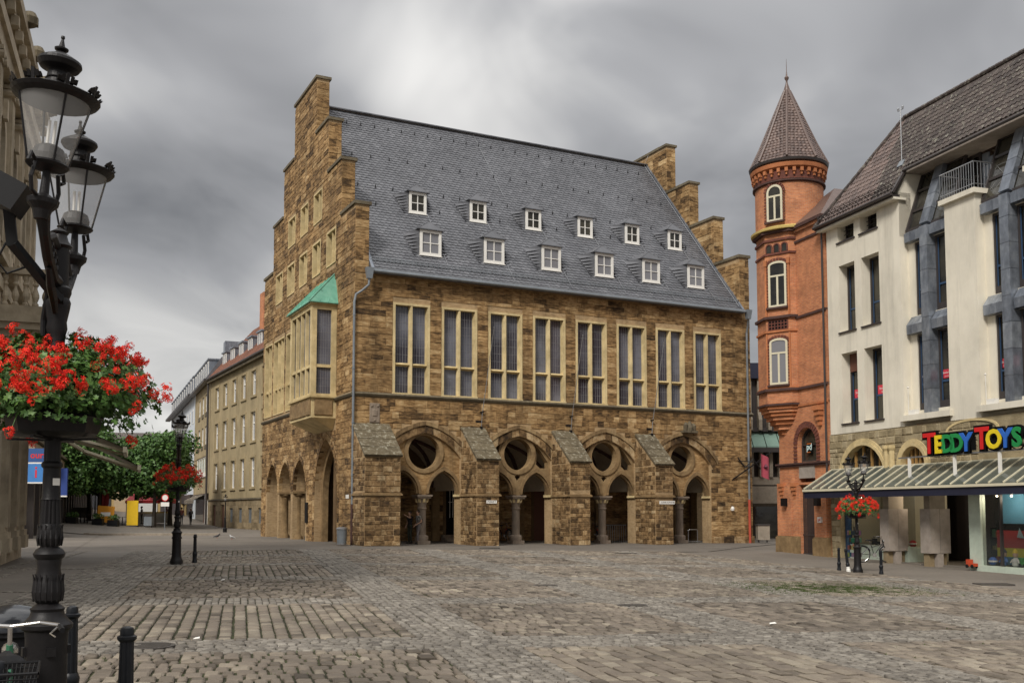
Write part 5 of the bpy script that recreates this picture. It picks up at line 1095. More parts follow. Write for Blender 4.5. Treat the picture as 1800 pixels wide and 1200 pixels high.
part('flat_arch', M['dress'], ts, lambda m: band(m, circ_arch(9.2, 1.3, .35, 4.86), circ_arch(9.2, 1.42, .44, 4.86), fx, -.03, .03))
# canopy
M['cglass'] = GLASS('canopy_glass', (.085, .10, .088), .12, .01)
M['cglass'].node_tree.nodes['Principled BSDF'].inputs['Alpha'].default_value = .8
CP = 1.55; cz0, cz1 = 2.70, 3.62
cn = part('canopy', M['cream'], ts, lambda m: (m.box(.05, 22, -CP - .10, -CP + .02, 2.60, 2.70), m.box(.05, 22, -.06, .0, 3.60, 3.68)))
part('fascia', M['navy'], cn, lambda m: (m.box(.1, 22, -CP - .04, -CP + .06, 2.30, 2.598), m.box(.1, .18, -CP + .07, -.0, 2.34, 2.6))); part('soffit_beam', M['navy'], cn, lambda m: m.box(.2, 22, -.75, -.6, 2.4, 2.58))
x = .1; k = 0
while x < 21.5:
    wdt = .62 if k % 3 else .7
    m = MB(); m.add([(x + .03, -CP - .03, cz0), (x + wdt - .03, -CP - .03, cz0), (x + wdt - .03, -.05, cz1), (x + .03, -.05, cz1), (x + .03, -CP - .03, cz0 + .02), (x + wdt - .03, -CP - .03, cz0 + .02), (x + wdt - .03, -.05, cz1 + .02), (x + .03, -.05, cz1 + .02)], [(3, 2, 1, 0), (4, 5, 6, 7), (0, 1, 5, 4), (1, 2, 6, 5), (2, 3, 7, 6), (3, 0, 4, 7)]); m.build('canopy_pane', M['cglass'], cn)
    part('glazing_bar', M['cream'], cn, lambda m: m.bar((x, -CP - .05, cz0 + .03), (x, -.03, cz1 + .04), .036, .06)); x += wdt; k += 1
# sign letters
sgn = thing('shop_sign', 'big multicoloured TEDDY TOYS letters on black backing above the glass canopy', 'shop sign', (W0.x + WX.x * 0, W0.y, 0), WRZ)
RED, YEL, GRN, BLU = plain((.60, .014, .014), .6), plain((.74, .56, .015), .6), plain((.012, .24, .06), .6), plain((.025, .13, .50), .6)
def letters(word, cols, x, z, first, rest, adv):
    for i, (ch, col) in enumerate(zip(word, cols)):
        s = first if i == 0 else rest; w = adv[i]; zz = z + (first - rest) * (.0 if i == 0 else .28) * 0
        L_ = text_obj('letter', ch, s * 1.38, col, sgn, (x + w / 2, -1.06, z + s * .5), FRONT_ROT, .03, bold=.035)
        B_ = text_obj('letter_backing', ch, s * 1.38, M['black'], L_, (0, 0, -.06), (0, 0, 0), .05, bold=.115); x += w
    return x
letters('TEDDY', (RED, YEL, GRN, GRN, BLU), 7.80, 3.93, .80, .68, (.55, .49, .50, .50, .50)); letters('TOYS', (RED, YEL, BLU, GRN), 10.62, 3.95, .80, .68, (.56, .60, .52, .52))
part('sign_board', M['black'], sgn, lambda m: (m.box(7.9, 10.45, -.99, -.93, 3.98, 4.50))); part('sign_board', M['black'], sgn, lambda m: (m.box(10.7, 12.7, -.99, -.93, 4.0, 4.55)))
part('sign_rail', M['steel'], sgn, lambda m: m.box(6.05, 13.0, -.96, -.90, 3.86, 3.92))
for x in (6.7, 9.3, 11.6): part('sign_post', M['white'], sgn, lambda m: m.box(x - .045, x + .045, -.98, -.88, 2.95, 3.86))
# shop front
gl0 = -.5
part('blue_post', M['blue'], ts, lambda m: m.box(.62, .84, .25, .45, -.5, 2.6)); part('blue_post', M['blue'], ts, lambda m: m.box(3.3, 3.5, .6, .8, -.5, 2.6))
part('plinth', M['mint'], ts, lambda m: m.box(.84, 4.9, .32, .75, -.6, .18)); part('display_back', M['cream'], ts, lambda m: m.box(.8, 5.0, 2.2, 2.3, -.5, 2.7)); part('display_floor', M['mint'], ts, lambda m: m.box(.8, 4.9, .76, 2.2, -.5, .12))
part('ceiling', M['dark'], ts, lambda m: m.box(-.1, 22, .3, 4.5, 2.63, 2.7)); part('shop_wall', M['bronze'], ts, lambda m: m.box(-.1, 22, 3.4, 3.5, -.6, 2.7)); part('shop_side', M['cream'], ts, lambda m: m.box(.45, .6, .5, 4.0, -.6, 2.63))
part('tiled_floor', M['flag'], ts, lambda m: m.box(.6, 22, -.02, 3.4, -.7, -.46))
M['vitrine'] = GLASS('shop_window_glass', (.05, .06, .06), .03, .004); M['vitrine'].node_tree.nodes['Principled BSDF'].inputs['Alpha'].default_value = .28
part('shop_window', M['vitrine'], ts, lambda m: m.box(.85, 3.3, .40, .42, .2, 2.6)); part('shop_window', M['vitrine'], ts, lambda m: m.box(3.5, 4.9, .70, .72, .2, 2.6)); part('shop_window', M['vitrine'], ts, lambda m: m.box(10.1, 22, gl0 + .05, gl0 + .07, -.3, 2.4)); part('shop_window', M['vitrine'], ts, lambda m: m.box(7.6, 9.4, 2.4, 2.42, .2, 2.5))
for x in (4.30, 6.85):
    pl = part('clad_pillar', M['panel'], ts, lambda m: m.box(x, x + .58, -.62, .36, .02, 1.80)); part('pillar_core', M['concrete'], ts, lambda m: m.box(x + .1, x + .45, -.5, .25, 1.8, 2.62)); part('foot', M['panel'], ts, lambda m: m.box(x + .06, x + .56, -.28, .02, -.62, .02)); part('foot', M['oldstone'], ts, lambda m: m.box(x + .08, x + .4, -.55, -.3, -.62, .0)); part('foot', M['oldstone'], ts, lambda m: m.box(x + .08, x + .4, .08, .3, -.62, .0))
    part('joint', M['bronze'], pl, lambda m: m.box(x - .002, x + .583, -.14, -.132, .02, 1.8))
part('window_post', M['mint'], ts, lambda m: m.box(9.5, 10.1, gl0 - .04, gl0 + .2, -.6, 2.4)); part('window_sill', M['mint'], ts, lambda m: m.box(9.9, 22, gl0 - .08, gl0 + .3, -.6, -.32)); part('mullion', M['bronze'], ts, lambda m: m.box(11.0, 11.06, gl0, gl0 + .12, -.3, 2.4))
part('display_panel', plain((.10, .30, .46)), ts, lambda m: m.box(9.7, 10.95, .7, .75, -.3, 2.35)); part('display_panel', plain((.12, .36, .52)), ts, lambda m: m.box(11.3, 14.2, .8, .85, .3, 2.35)); part('display_panel', M['black'], ts, lambda m: m.box(10.9, 11.4, 1.0, 1.05, -.3, 2.4))
bn = part('banner', plain((.45, .03, .03)), ts, lambda m: m.box(10.15, 12.6, .15, .17, .35, 1.0)); text_obj('lettering', 'Hu', .42, M['white'], bn, (11.75, .145, .62), FRONT_ROT, .002); part('banner_band', plain((.60, .55, .03)), bn, lambda m: m.box(10.15, 12.6, .148, .172, .02, .349)); part('banner_band', M['black'], bn, lambda m: m.box(10.15, 12.6, .148, .172, 1.0, 1.25)); part('sail_mark', plain((.35, .5, .56)), bn, lambda m: m.add([(11.15, .14, .75), (11.5, .14, .72), (11.28, .14, 1.1), (11.15, .135, .75), (11.5, .135, .72), (11.28, .135, 1.1)], [(0, 1, 2), (5, 4, 3)]))
for x, y, z in ((1.6, .35, 2.45), (5.3, .5, 2.45), (5.9, .9, 2.4), (10.6, -.2, 2.3), (11.2, -.1, 2.3)):
    lp = part('spotlight', M['black'], ts, lambda m: m.lathe([(.03, z + .16), (.05, z + .1), (.06, z)], 10, (x, y)))
M['bulb'], _N, _L, _b = new_mat('lit_bulb'); _b.inputs['Emission Color'].default_value = (1, .78, .45, 1); _b.inputs['Emission Strength'].default_value = 6
for x, y, z in ((1.6, .35, 2.43), (5.3, .5, 2.43), (5.9, .9, 2.38), (10.6, -.2, 2.28), (11.2, -.1, 2.28)): 
    part('bulb', M['bulb'], ts, lambda m: m.lathe([(.01, z + .02), (.045, z), (.03, z - .03), (.005, z - .04)], 8, (x, y)))
    ll = bpy.data.lights.new('shop_spot', 'POINT'); ll.energy = 18 if x > 10 else 12; ll.color = (1, .86, .66); ll.shadow_soft_size = .06; lo_ = bpy.data.objects.new('shop_spot', ll); link(lo_, ts); lo_.location = (x, y + .05, z - .12)
# toys on display
def toy(name, x, y, z, label, fn):
    q = ww(x, y); o = thing(name, label, 'toy', (q[0], q[1], z), WRZ); fn(o); return o
def doll(o, body, hat):
    part('body', plain(body), o, lambda m: (m.lathe([(.05, 0), (.12, .05), (.13, .2), (.07, .32), (.05, .34)], 10), m.tube([(-.1, 0, .26), (-.2, -.05, .14)], [.04, .03], 6), m.tube([(.1, 0, .26), (.2, -.05, .14)], [.04, .03], 6)))
    part('head', plain((.55, .36, .25)), o, lambda m: m.lathe([(.01, .33), (.09, .38), (.1, .45), (.07, .53), (.01, .55)], 10)); part('hat', plain(hat), o, lambda m: m.lathe([(.11, .5), (.08, .56), (.01, .66)], 10))
def ball(o, c): part('panel', plain(c), o, lambda m: m.lathe([(.16 * math.sin(math.pi * i / 8), .16 - .16 * math.cos(math.pi * i / 8)) for i in range(1, 8)], 12), 'all'); part('stripe', M['white'], o, lambda m: m.lathe([(.161, .13), (.164, .16), (.161, .19)], 12))
def truck(o, c): part('body', plain(c), o, lambda m: (m.box(-.2, .2, -.1, .1, .07, .18), m.box(-.2, -.05, -.1, .1, .18, .32))); [part('wheel', M['rubber'], o, lambda m: m.tube([(sx_, sy_ - .02, .07), (sx_, sy_ + .02, .07)], .07, 10)) for sx_ in (-.13, .13) for sy_ in (-.11, .11)]
toy('toy_doll', 11.35, -.15, -.31, 'little white doll with a yellow hat in the right shop window', lambda o: doll(o, (.6, .6, .55), (.6, .45, .02)))
toy('toy_doll', 10.75, -.1, -.31, 'little blue doll with a dark hat beside the window mullion', lambda o: doll(o, (.05, .15, .4), (.03, .03, .05)))
toy('toy_ball', 10.3, -.2, -.31, 'blue ball with a white stripe in the corner of the right shop window', lambda o: ball(o, (.03, .1, .35)))
toy('toy_truck', 11.62, .0, -.31, 'green toy truck at the right end of the shop window', lambda o: truck(o, (.05, .3, .05)))
toy('toy_truck', 9.75, -.68, -.43, 'small red and black toy truck on the pavement before the pale window post', lambda o: truck(o, (.45, .06, .02)))
toy('toy_truck', 1.6, 1.2, .13, 'black toy truck in the left shop window', lambda o: truck(o, (.02, .02, .025)))
toy('toy_doll', 2.4, 1.3, .13, 'dark toy figure with a red hat in the left shop window', lambda o: doll(o, (.03, .03, .04), (.4, .03, .03)))
toy('toy_ball', 4.1, 1.2, .13, 'red ball with a white stripe in the left shop window', lambda o: ball(o, (.45, .03, .03)))
# flower display and dark plants in the porch
def porch_rack(o):
    part('frame', M['iron'], o, lambda m: [m.box(-.5, .5, -.2, .2, z, z + .03) for z in (.1, .6, 1.1)] + [m.box(a, a + .03, -.2, .2, 0, 1.5) for a in (-.5, .47)])
    for k in range(14): part('parcel', plain((br.uniform(.02, .3), br.uniform(.03, .22), br.uniform(.02, .12))), o, lambda m: m.box(-.45 + (k % 5) * .19, -.3 + (k % 5) * .19, -.15, .12, .13 + (k // 5) * .5, .13 + (k // 5) * .5 + br.uniform(.15, .33)))
q = ww(8.5, 2.0); o = thing('toy_rack', 'dark shelf rack of small parcels in the porch behind the second clad pillar', 'rack', (q[0], q[1], -.46), WRZ); porch_rack(o)

# ---- concrete office building seen through the gap
og = gz(20, 76); of = thing('office_building', 'grey concrete office block with thin fins and green glass skirt roof in the gap', 'building', (20.3, 77, og), R(-3))
part('body', M['bronze'], of, lambda m: m.box(-9, 8, 1.0, 12, -.5, 13.2)); part('ground_glazing', M['glassd'], of, lambda m: m.box(-6, 6, .6, .7, 0, 2.9))
for z0, z1 in ((2.85, 3.9), (4.0, 4.6)): part('concrete_band', M['concrete'], of, lambda m: m.box(-9, 8, .0 if z0 < 3 else .3, 1.0, z0, z1))
part('sloped_band', M['concrete'], of, lambda m: m.add([(x, y, z) for x in (-9, 8) for y, z in ((-.3, 2.6), (.9, 2.3), (.9, 2.85), (-.3, 2.85))], [(0, 1, 2, 3), (7, 6, 5, 4), (0, 4, 5, 1), (1, 5, 6, 2), (2, 6, 7, 3), (3, 7, 4, 0)]))
for i in range(24):
    x = -8.6 + i * .72
    part('fin', M['concrete'], of, lambda m: m.box(x, x + .26, .1, 1.0, 4.6, 6.5)); part('fin', M['concrete'], of, lambda m: m.add([(x + a, y, z) for a in (0, .26) for y, z in ((.2, 8.2), (1.0, 8.2), (1.0, 12.2), (.6, 12.2), (.6, 9.6), (.2, 9.0))], [(0, 1, 2, 3, 4, 5), (11, 10, 9, 8, 7, 6)] + [(k, k + 6, (k + 1) % 6 + 6, (k + 1) % 6) for k in range(6)]))
for i in range(17): x = -9 + i; part('glass_slope', plain((.20, .30, .25), .25), of, lambda m: m.add([(x + .03, -.6, 6.9), (x + .97, -.6, 6.9), (x + .97, .9, 8.1), (x + .03, .9, 8.1), (x + .03, -.6, 6.8), (x + .97, -.6, 6.8), (x + .97, .9, 8.0), (x + .03, .9, 8.0)], [(3, 2, 1, 0), (4, 5, 6, 7), (0, 1, 5, 4), (1, 2, 6, 5), (2, 3, 7, 6), (3, 0, 4, 7)]))
part('edge_beam', M['bronze'], of, lambda m: (m.box(-9, 8, -.64, -.4, 6.45, 6.79), m.box(-9, 8, .5, 1.0, 8.1, 8.4))); part('roof_band', M['navy'], of, lambda m: m.box(-9.2, 8.2, .4, 12, 12.2, 13.4))
# ---------------------------------------------------------------- street on the left
lr = random.Random(33)
def frame_thing(name, label, cat, org, dx, dyr=None):
    o = thing(name, label, cat, (org[0], org[1], 0), math.atan2(dx[1], dx[0])); return o
ob = frame_thing('office_house', 'long beige four storey house with red tiled roof and dormers behind the town hall', 'house', (-33.2, 111), (.476, -.879))
WR = [(12.48, 14.8), (8.22, 10.92), (3.92, 6.65)]; XW = [2.55 + 3.88 * i for i in range(7)]
DO = [rect(2.4, 3.9, -.2, 2.3), rect(6.4, 7.9, -.2, 2.3)] + [rect(10.2 + 3.75 * i, 11.6 + 3.75 * i, .55, 1.95) for i in range(4)]
part('wall', M['oldrender'], ob, lambda m: m.plate(rect(0, 32, 2.9, 15.6), [rect(x, x + 1.75, a, b) for x in XW for a, b in WR], fx, -.4, 0))
part('base_wall', M['oldstone'], ob, lambda m: m.plate(rect(0, 32, -.6, 2.75), DO, fx, -.4, .06)); part('string_course', M['cope'], ob, lambda m: m.box(-.05, 32, -.2, .3, 2.752, 2.898))
for a, b, c, d in courses(0, 25, -.3, 2.72, [[(p[0] + (-.1 if i in (0, 3) else .1), p[1]) for i, p in enumerate(q)] for q in DO], (.3, .5), (.6, 1.2), lr): m = MB(); m.tint = lr.random(); m.block(a, b, c, d, .04, .06 + lr.uniform(.01, .03), fx); m.build('stone', M['oldstone'], ob)
part('cornice', M['cope'], ob, lambda m: m.box(-.05, 32, -.45, .3, 15.6, 15.9)); part('gutter', M['bronze'], ob, lambda m: m.tube([(-.1, -.55, 16.0), (32, -.55, 16.0)], .12, 8)); part('body', M['oldrender'], ob, lambda m: m.box(0, 32, .41, 11, -.5, 15.6))
for a, b in WR:
    for x in XW:
        w = part('window', M['white'], ob, lambda m: ([m.box(u, u + .16, .16, .26, a, b) for u in (x, x + .80, x + 1.59)] + [m.box(x + .16, x + 1.6, .17, .25, z, z + .14) for z in (a, a + (b - a) * .6, b - .14)]))
        part('glass_pane', M['glassc'], w, lambda m: m.box(x + .05, x + 1.7, .24, .27, a + .05, b - .05)); part('surround', M['oldrender'], w, lambda m: (m.box(x - .2, x - .003, -.07, .02, a, b), m.box(x + 1.753, x + 1.95, -.07, .02, a, b), m.box(x - .25, x + 2.0, -.12, .1, a - .22, a - .005), m.box(x - .2, x + 1.95, -.07, .02, b + .003, b + .2)))
for q in DO[:2]: part('door', M['woodr'], ob, lambda m: m.box(q[0][0], q[1][0], .1, .2, -.3, 2.3))
for q in DO[2:]: part('cellar_window', M['zinc'], ob, lambda m: [m.box(q[0][0] + .2 * k, q[0][0] + .2 * k + .06, .05, .1, .55, 1.95) for k in range(8)]); part('glass_pane', M['glassd'], ob, lambda m: m.box(q[0][0], q[1][0], .15, .18, .55, 1.95))
rfo = part('roof', M['tilered'], ob, lambda m: m.add([(x, y, z) for x in (-.1, 32) for y, z in ((-.5, 16.0), (4.6, 22.0), (11, 16.0))], [(0, 1, 4, 3), (1, 2, 5, 4), (0, 2, 1), (3, 4, 5), (2, 0, 3, 5)]))
m = MB(); 
for r in range(22):
    for c in range(100):
        y0, z0 = -.5 + 5.1 * r / 22, 16.0 + 6.0 * r / 22; y1, z1 = -.5 + 5.1 * (r + 1.1) / 22, 16.0 + 6.0 * (r + 1.1) / 22; x0 = -.1 + c * .32; m.tint = lr.random()
        m.add([(x0, y0, z0 + .08), (x0 + .31, y0, z0 + .08), (x0 + .31, y1, z1 + .02), (x0, y1, z1 + .02), (x0, y0, z0), (x0 + .31, y0, z0)], [(0, 1, 2, 3), (0, 4, 5, 1)])
o = m.build('roof_tiles', M['tilered'], rfo, fix=False); o['kind'] = 'stuff'
def obdormer(x, y, z, w, h):
    d = part('dormer', M['lead'], ob, lambda m: (m.box(x, x + w, y + .05, y + 3.2, z - .3, z + h), m.box(x - .12, x + w + .12, y - .15, y + 3.3, z + h, z + h + .16)))
    part('window_frame', M['white'], d, lambda m: [m.box(x + a, x + a + .14, y - .03, y + .04, z, z + h - .05) for a in (.05, w / 2 - .07, w - .19)] + [m.box(x + .19, x + w - .19, y - .025, y + .04, q, q + .12) for q in (z, z + h - .17)]); part('glass_pane', M['glassc'], d, lambda m: m.box(x + .1, x + w - .1, y + .01, y + .045, z + .05, z + h - .1))
for i in range(8): obdormer(2.2 + 3.7 * i, .75, 17.3, 1.7, 1.35)
for i in range(5): obdormer(13.5 + 3.7 * i, 2.6, 19.6, 1.3, .95)
ch = part('chimney', M['brick'], rfo, lambda m: m.box(11.9, 13.3, 2.2, 3.4, 18.5, 23.6)); part('chimney', M['lead'], rfo, lambda m: m.box(10.6, 11.6, 3.8, 4.8, 19, 21.0))
for x, h in ((14.6, 4.3), (16.4, 5.4)): part('antenna', M['bronze'], rfo, lambda m: (m.tube([(x, 4.6, 20), (x, 4.6, 20 + h)], .05, 5), *( [m.bar((x - .5, 4.6, 19.2 + h), (x + .5, 4.6, 19.2 + h), .05), m.bar((x - .35, 4.6, 18.5 + h), (x + .35, 4.6, 18.5 + h), .05)] if h > 5 else [])))
part('downpipe', M['bronze'], ob, lambda m: m.tube([(.0, -.3, 15.9), (.0, -.25, -.3)], .12, 8))
# narrow house and pale house further along
nb = frame_thing('narrow_house', 'narrow beige house with grouped windows over a striped shop awning', 'house', (-33.2, 111), (.386, -.923))
X = lambda a: -a
NWR = [(12.9, 14.9), (9.2, 11.3)]; NX = [-4.9, -8.5, -12.4]
part('wall', M['oldrender'], nb, lambda m: m.plate(rect(-17.5, -.1, 3.6, 16.2), [rect(x - .6, x + 1.5, a, b) for x in NX for a, b in NWR] + [rect(-14.5, -4.0, 5.9, 7.9)], fx, -.4, 0)); part('body', M['oldrender'], nb, lambda m: m.box(-17.5, -.1, .41, 10, -.5, 16.2))
for x in NX:
    for a, b in NWR: w = part('window', M['white'], nb, lambda m: [m.box(u, u + .16, .1, .2, a, b) for u in (x - .6, x + .35, x + 1.34)] + [m.box(x - .44, x + 1.34, .11, .19, z, z + .15) for z in (a, a + .6, b - .15)]); part('glass_pane', M['glassc'], w, lambda m: m.box(x - .5, x + 1.4, .18, .22, a, b)); part('sill_panel', M['cope'], w, lambda m: m.box(x - .6, x + 1.5, -.06, .0, a - .5, a - .05))
w = part('wide_window', M['white'], nb, lambda m: [m.box(-14.5 + 2.58 * k, -14.3 + 2.58 * k, .1, .2, 5.9, 7.9) for k in range(5)] + [m.box(-14.3, -4.0, .11, .19, z, z + .18) for z in (5.9, 7.72)]); part('glass_pane', plain((.16, .22, .17), .15), w, lambda m: m.box(-14.5, -4, .18, .22, 5.9, 7.9)); part('window_sill', M['white'], nb, lambda m: m.box(-14.8, -3.6, -.15, .0, 5.5, 5.85))
part('shop_glass', M['glassd'], nb, lambda m: m.box(-17, -.3, .2, .3, -.3, 3.2)); part('shop_post', M['white'], nb, lambda m: m.box(-1.9, -1.2, -.2, .1, -.3, 3.5)); part('shop_board', M['bronze'], nb, lambda m: m.box(-17.5, -.1, -.15, .0, 3.0, 3.6)); part('inner_door', M['woodr'], nb, lambda m: m.box(-6.0, -2.2, .1, .18, -.3, 2.9))
for k in range(26):
    x = -14.5 + k * .45; part('awning_stripe', M['black'] if k % 2 else M['concrete'], nb, lambda m: m.add([(x, -.02, 3.55), (x + .45, -.02, 3.55), (x + .45, -1.3, 2.9), (x, -1.3, 2.9), (x + .45, -1.32, 2.5), (x, -1.32, 2.5), (x, -.02, 3.5), (x + .45, -.02, 3.5), (x + .45, -1.28, 2.86), (x, -1.28, 2.86)], [(3, 2, 1, 0), (5, 4, 2, 3), (6, 7, 8, 9)]))
rfn = part('roof', M['slate'], nb, lambda m: m.add([(x, y, z) for x in (-17.6, 0) for y, z in ((-.6, 16.2), (1.1, 18.7), (6, 20.2), (10, 16.2))], [(0, 1, 5, 4), (1, 2, 6, 5), (2, 3, 7, 6), (0, 3, 2, 1), (4, 5, 6, 7), (3, 0, 4, 7)])); part('gutter', M['bronze'], nb, lambda m: m.box(-17.6, 0, -.75, -.2, 15.95, 16.2))
pb = frame_thing('pale_house', 'pale bluish rendered house far down the street with a row of attic dormers', 'house', (-40.1, 127.6), (.386, -.923))
part('body', M['paleblue'], pb, lambda m: m.box(-40, -.1, 0, 10, -.5, 16.4)); part('shop_board', M['bronze'], pb, lambda m: m.box(-40, -.1, -.4, -.003, 2.6, 3.7)); part('shop_glass', M['glassd'], pb, lambda m: m.box(-39, -.6, -.05, -.003, 0, 2.5))
for a, b in ((12.8, 14.6), (9.0, 11.0), (5.2, 7.2)):
    for k in range(10): x = -3.2 - k * 3.8; w = part('window', M['white'], pb, lambda m: m.box(x, x + 1.2, -.06, -.003, a, b)); part('glass_pane', M['glassc'], w, lambda m: m.box(x + .15, x + 1.05, -.075, -.061, a + .15, b - .15))
part('roof', M['slate'], pb, lambda m: m.add([(x, y, z) for x in (-40.4, 0) for y, z in ((-.6, 16.4), (1.3, 19.0), (6, 20.5), (10, 16.4))], [(0, 1, 5, 4), (1, 2, 6, 5), (2, 3, 7, 6), (0, 3, 2, 1), (4, 5, 6, 7), (3, 0, 4, 7)])); part('eaves', M['bronze'], pb, lambda m: m.box(-40.4, 0, -.9, -.2, 16.1, 16.4))
for (par, n, x0, st, z) in ((nb, 7, -2.2, 2.35, 16.6), (pb, 12, -2.0, 3.2, 16.8)):
    for k in range(n):
        x = x0 - k * st; d = part('dormer', M['lead'], par, lambda m: (m.box(x - .75, x + .75, -.1, 3.0, z, z + 1.9), m.box(x - .9, x + .9, -.25, 3.1, z + 1.9, z + 2.05))); part('window_frame', M['white'], d, lambda m: m.box(x - .6, x + .6, -.16, -.103, z + .15, z + 1.75)); part('glass_pane', M['glassc'], d, lambda m: m.box(x - .45, x + .45, -.18, -.163, z + .3, z + 1.6))
part('chimney', M['lead'], rfn, lambda m: m.box(-2.2, -.6, 1.5, 4.5, 18, 20.6))
# arcade shops and colourful far shops
ab = frame_thing('arcade_shops', 'low row of beige arcade shops behind the nearest lamp post', 'shops', (-29.5, 62), (-.344, .939))
part('body', plain((.42, .32, .20)), ab, lambda m: m.box(0, 75, 2.0, 10, -.5, 6.0)); part('fascia', plain((.36, .29, .21)), ab, lambda m: m.box(0, 75, -.2, 2.2, 4.3, 5.9)); part('glass_front', M['glassd'], ab, lambda m: m.box(0, 75, 1.9, 1.98, -.2, 4.2)); part('roof_edge', M['cope'], ab, lambda m: m.box(-.2, 75.2, -.4, 10, 6.0, 6.2))
for k in range(20): x = 2 + k * 3.7; part('column', M['bronze'], ab, lambda m: m.box(x - .25, x + .25, -.1, .4, -.5, 4.3)); part('shop_panel', plain(((.45, .32, .12), (.10, .16, .22), (.38, .30, .20), (.5, .42, .3))[k % 4]), ab, lambda m: m.box(x - 2.4, x - .9, 1.8, 1.88, .2, 3.2))
def hanging_sign(x, y, z, w, h, col, txt, tcol, label, size, rot=0):
    o = thing('hanging_sign', label, 'shop sign', (x, y, z), rot); part('board', plain(col), o, lambda m: m.box(-w / 2, w / 2, -.06, .06, -h / 2, h / 2)); 
    if txt: text_obj('lettering', txt, size, plain(tcol), o, (0, -.065, 0), FRONT_ROT, .003, bold=.012)
    part('bracket', M['bronze'], o, lambda m: m.box(-w / 2 - 1.0, -w / 2, -.03, .03, h / 2 - .1, h / 2 - .04)); part('trim', M['white'], o, lambda m: m.box(-w / 2, w / 2, -.062, .062, -h / 2 - .08, -h / 2 - .001)); return o
hanging_sign(-27.35, 58.5, 4.9, 1.25, .8, (.03, .09, .26), 'ours', (.6, .03, .03), 'dark blue hanging sign with red letters ours, upper one beside the nearest lamp post', .52)
hanging_sign(-28.65, 61, 4.0, 1.1, 1.15, (.05, .20, .50), 'i', (.6, .03, .05), 'light blue hanging sign with a red letter i below the ours sign', 1.0)
hanging_sign(-26.3, 59.5, 3.4, .4, 1.6, (.02, .05, .22), '', (1, 1, 1), 'tall narrow dark blue sign behind the nearest lamp post', .5)
fs = thing('far_shops', 'ochre shop row with colourful boards at the far end of the street', 'shops', (-52, 138, gz(-52, 138) - .4), R(12))
part('body', plain((.40, .29, .13)), fs, lambda m: m.box(-18, 22, 0, 10, -.5, 8.6)); part('roof', M['tile'], fs, lambda m: m.add([(x, y, z) for x in (-18.5, 22.5) for y, z in ((-.6, 8.6), (5, 11.5), (10.6, 8.6))], [(0, 1, 4, 3), (1, 2, 5, 4), (0, 2, 1), (3, 4, 5), (2, 0, 3, 5)]))
for k in range(13): x = -17 + k * 3; part('shop_front', plain(((.03, .03, .035), (.42, .32, .2), (.5, .5, .48), (.06, .05, .05))[k % 4]), fs, lambda m: m.box(x, x + 2.6, -.12, -.003, -.3, 3.0)); w = part('window', M['white'], fs, lambda m: m.box(x + .5, x + 1.8, -.08, -.003, 5.2, 7.2)); part('glass_pane', M['glassd'], w, lambda m: m.box(x + .65, x + 1.65, -.1, -.082, 5.35, 7.05))
for x, wd_, z, c in ((3, 5, 3.0, (.6, .04, .04)), (9.5, 2.2, 4.4, (.06, .42, .05)), (12.5, 2.5, 3.3, (.62, .42, .03)), (-6, 4, 3.2, (.55, .05, .08)), (15.5, 3.5, 3.2, (.55, .06, .05)), (9.7, 2, 3.1, (.06, .38, .05))): part('shop_board', plain(c), fs, lambda m: m.box(x, x + wd_, -.5, -.2, z, z + 1.0))

# ---- ornate building at the left edge
so_ = frame_thing('ornate_building', 'tall sooty limestone building with fluted pilasters and a balustrade balcony', 'building', (-18.75, 38.65), (-.344, .939))
part('wall', M['soot'], so_, lambda m: m.box(-26, 0, 0, 12, -.6, 17.2))
part('base', M['soot'], so_, lambda m: m.box(-26, .06, -.10, .1, -.6, .75))
def pilaster(x, z0, z1, w, pr):
    p = part('pilaster', M['soot'], so_, lambda m: (m.box(x - w / 2, x + w / 2, -pr, .0, z0, z1), [m.box(x - w / 2 + w * (k + .18) / 5, x - w / 2 + w * (k + .82) / 5, -pr - .06, -pr - .001, z0 + .25, z1 - .15) for k in range(5)]))
    part('pilaster_base', M['soot'], p, lambda m: (m.box(x - w / 2 - .1, x + w / 2 + .1, -pr - .14, .0, z0 - .55, z0 - .1), m.box(x - w / 2 - .06, x + w / 2 + .06, -pr - .09, 0, z0 - .1, z0 + .1)))
    part('capital', M['soot'], p, lambda m: (m.box(x - w / 2 - .06, x + w / 2 + .06, -pr - .08, 0, z1, z1 + .2), m.box(x - w / 2 - .12, x + w / 2 + .12, -pr - .14, 0, z1 + .2, z1 + .32), [m.tube([(x + s * (w / 2 + .02), -pr - .16, z1 + .08), (x + s * (w / 2 + .02), 0, z1 + .08)], .13, 8) for s in (-1, 1)]))
for x in (-1.6, -4.0, -6.6, -9.4, -12.4, -15.5): pilaster(x, .95, 7.3, .85, .30)
for x in (-.6, -2.2, -5.2, -8.2, -11.2, -14.2): pilaster(x, 9.7, 14.6, .6, .22)
for z0, z1, p in ((7.65, 8.1, .35), (8.1, 8.45, .42), (8.9, 9.05, .5), (15.0, 15.5, .28), (15.5, 15.9, .4), (16.6, 16.9, .4), (16.9, 17.25, .58)): part('cornice', M['soot'], so_, lambda m: m.box(-26, p * .6, -p, .1, z0, z1 - .003))
for k in range(16): x = -.3 - k * 1.05; part('modillion', M['soot'], so_, lambda m: m.box(x - .14, x + .14, -.52, -.3, 16.3, 16.597))
for k in range(8): x = -.2 - k * 2.6; part('lion_head', M['cope'], so_, lambda m: (m.lathe([(.05, 17.1), (.22, 17.2), (.26, 17.42), (.16, 17.6), (.03, 17.66)], 10, (x, -.62)), m.box(x - .12, x + .12, -.86, -.64, 17.2, 17.38)))
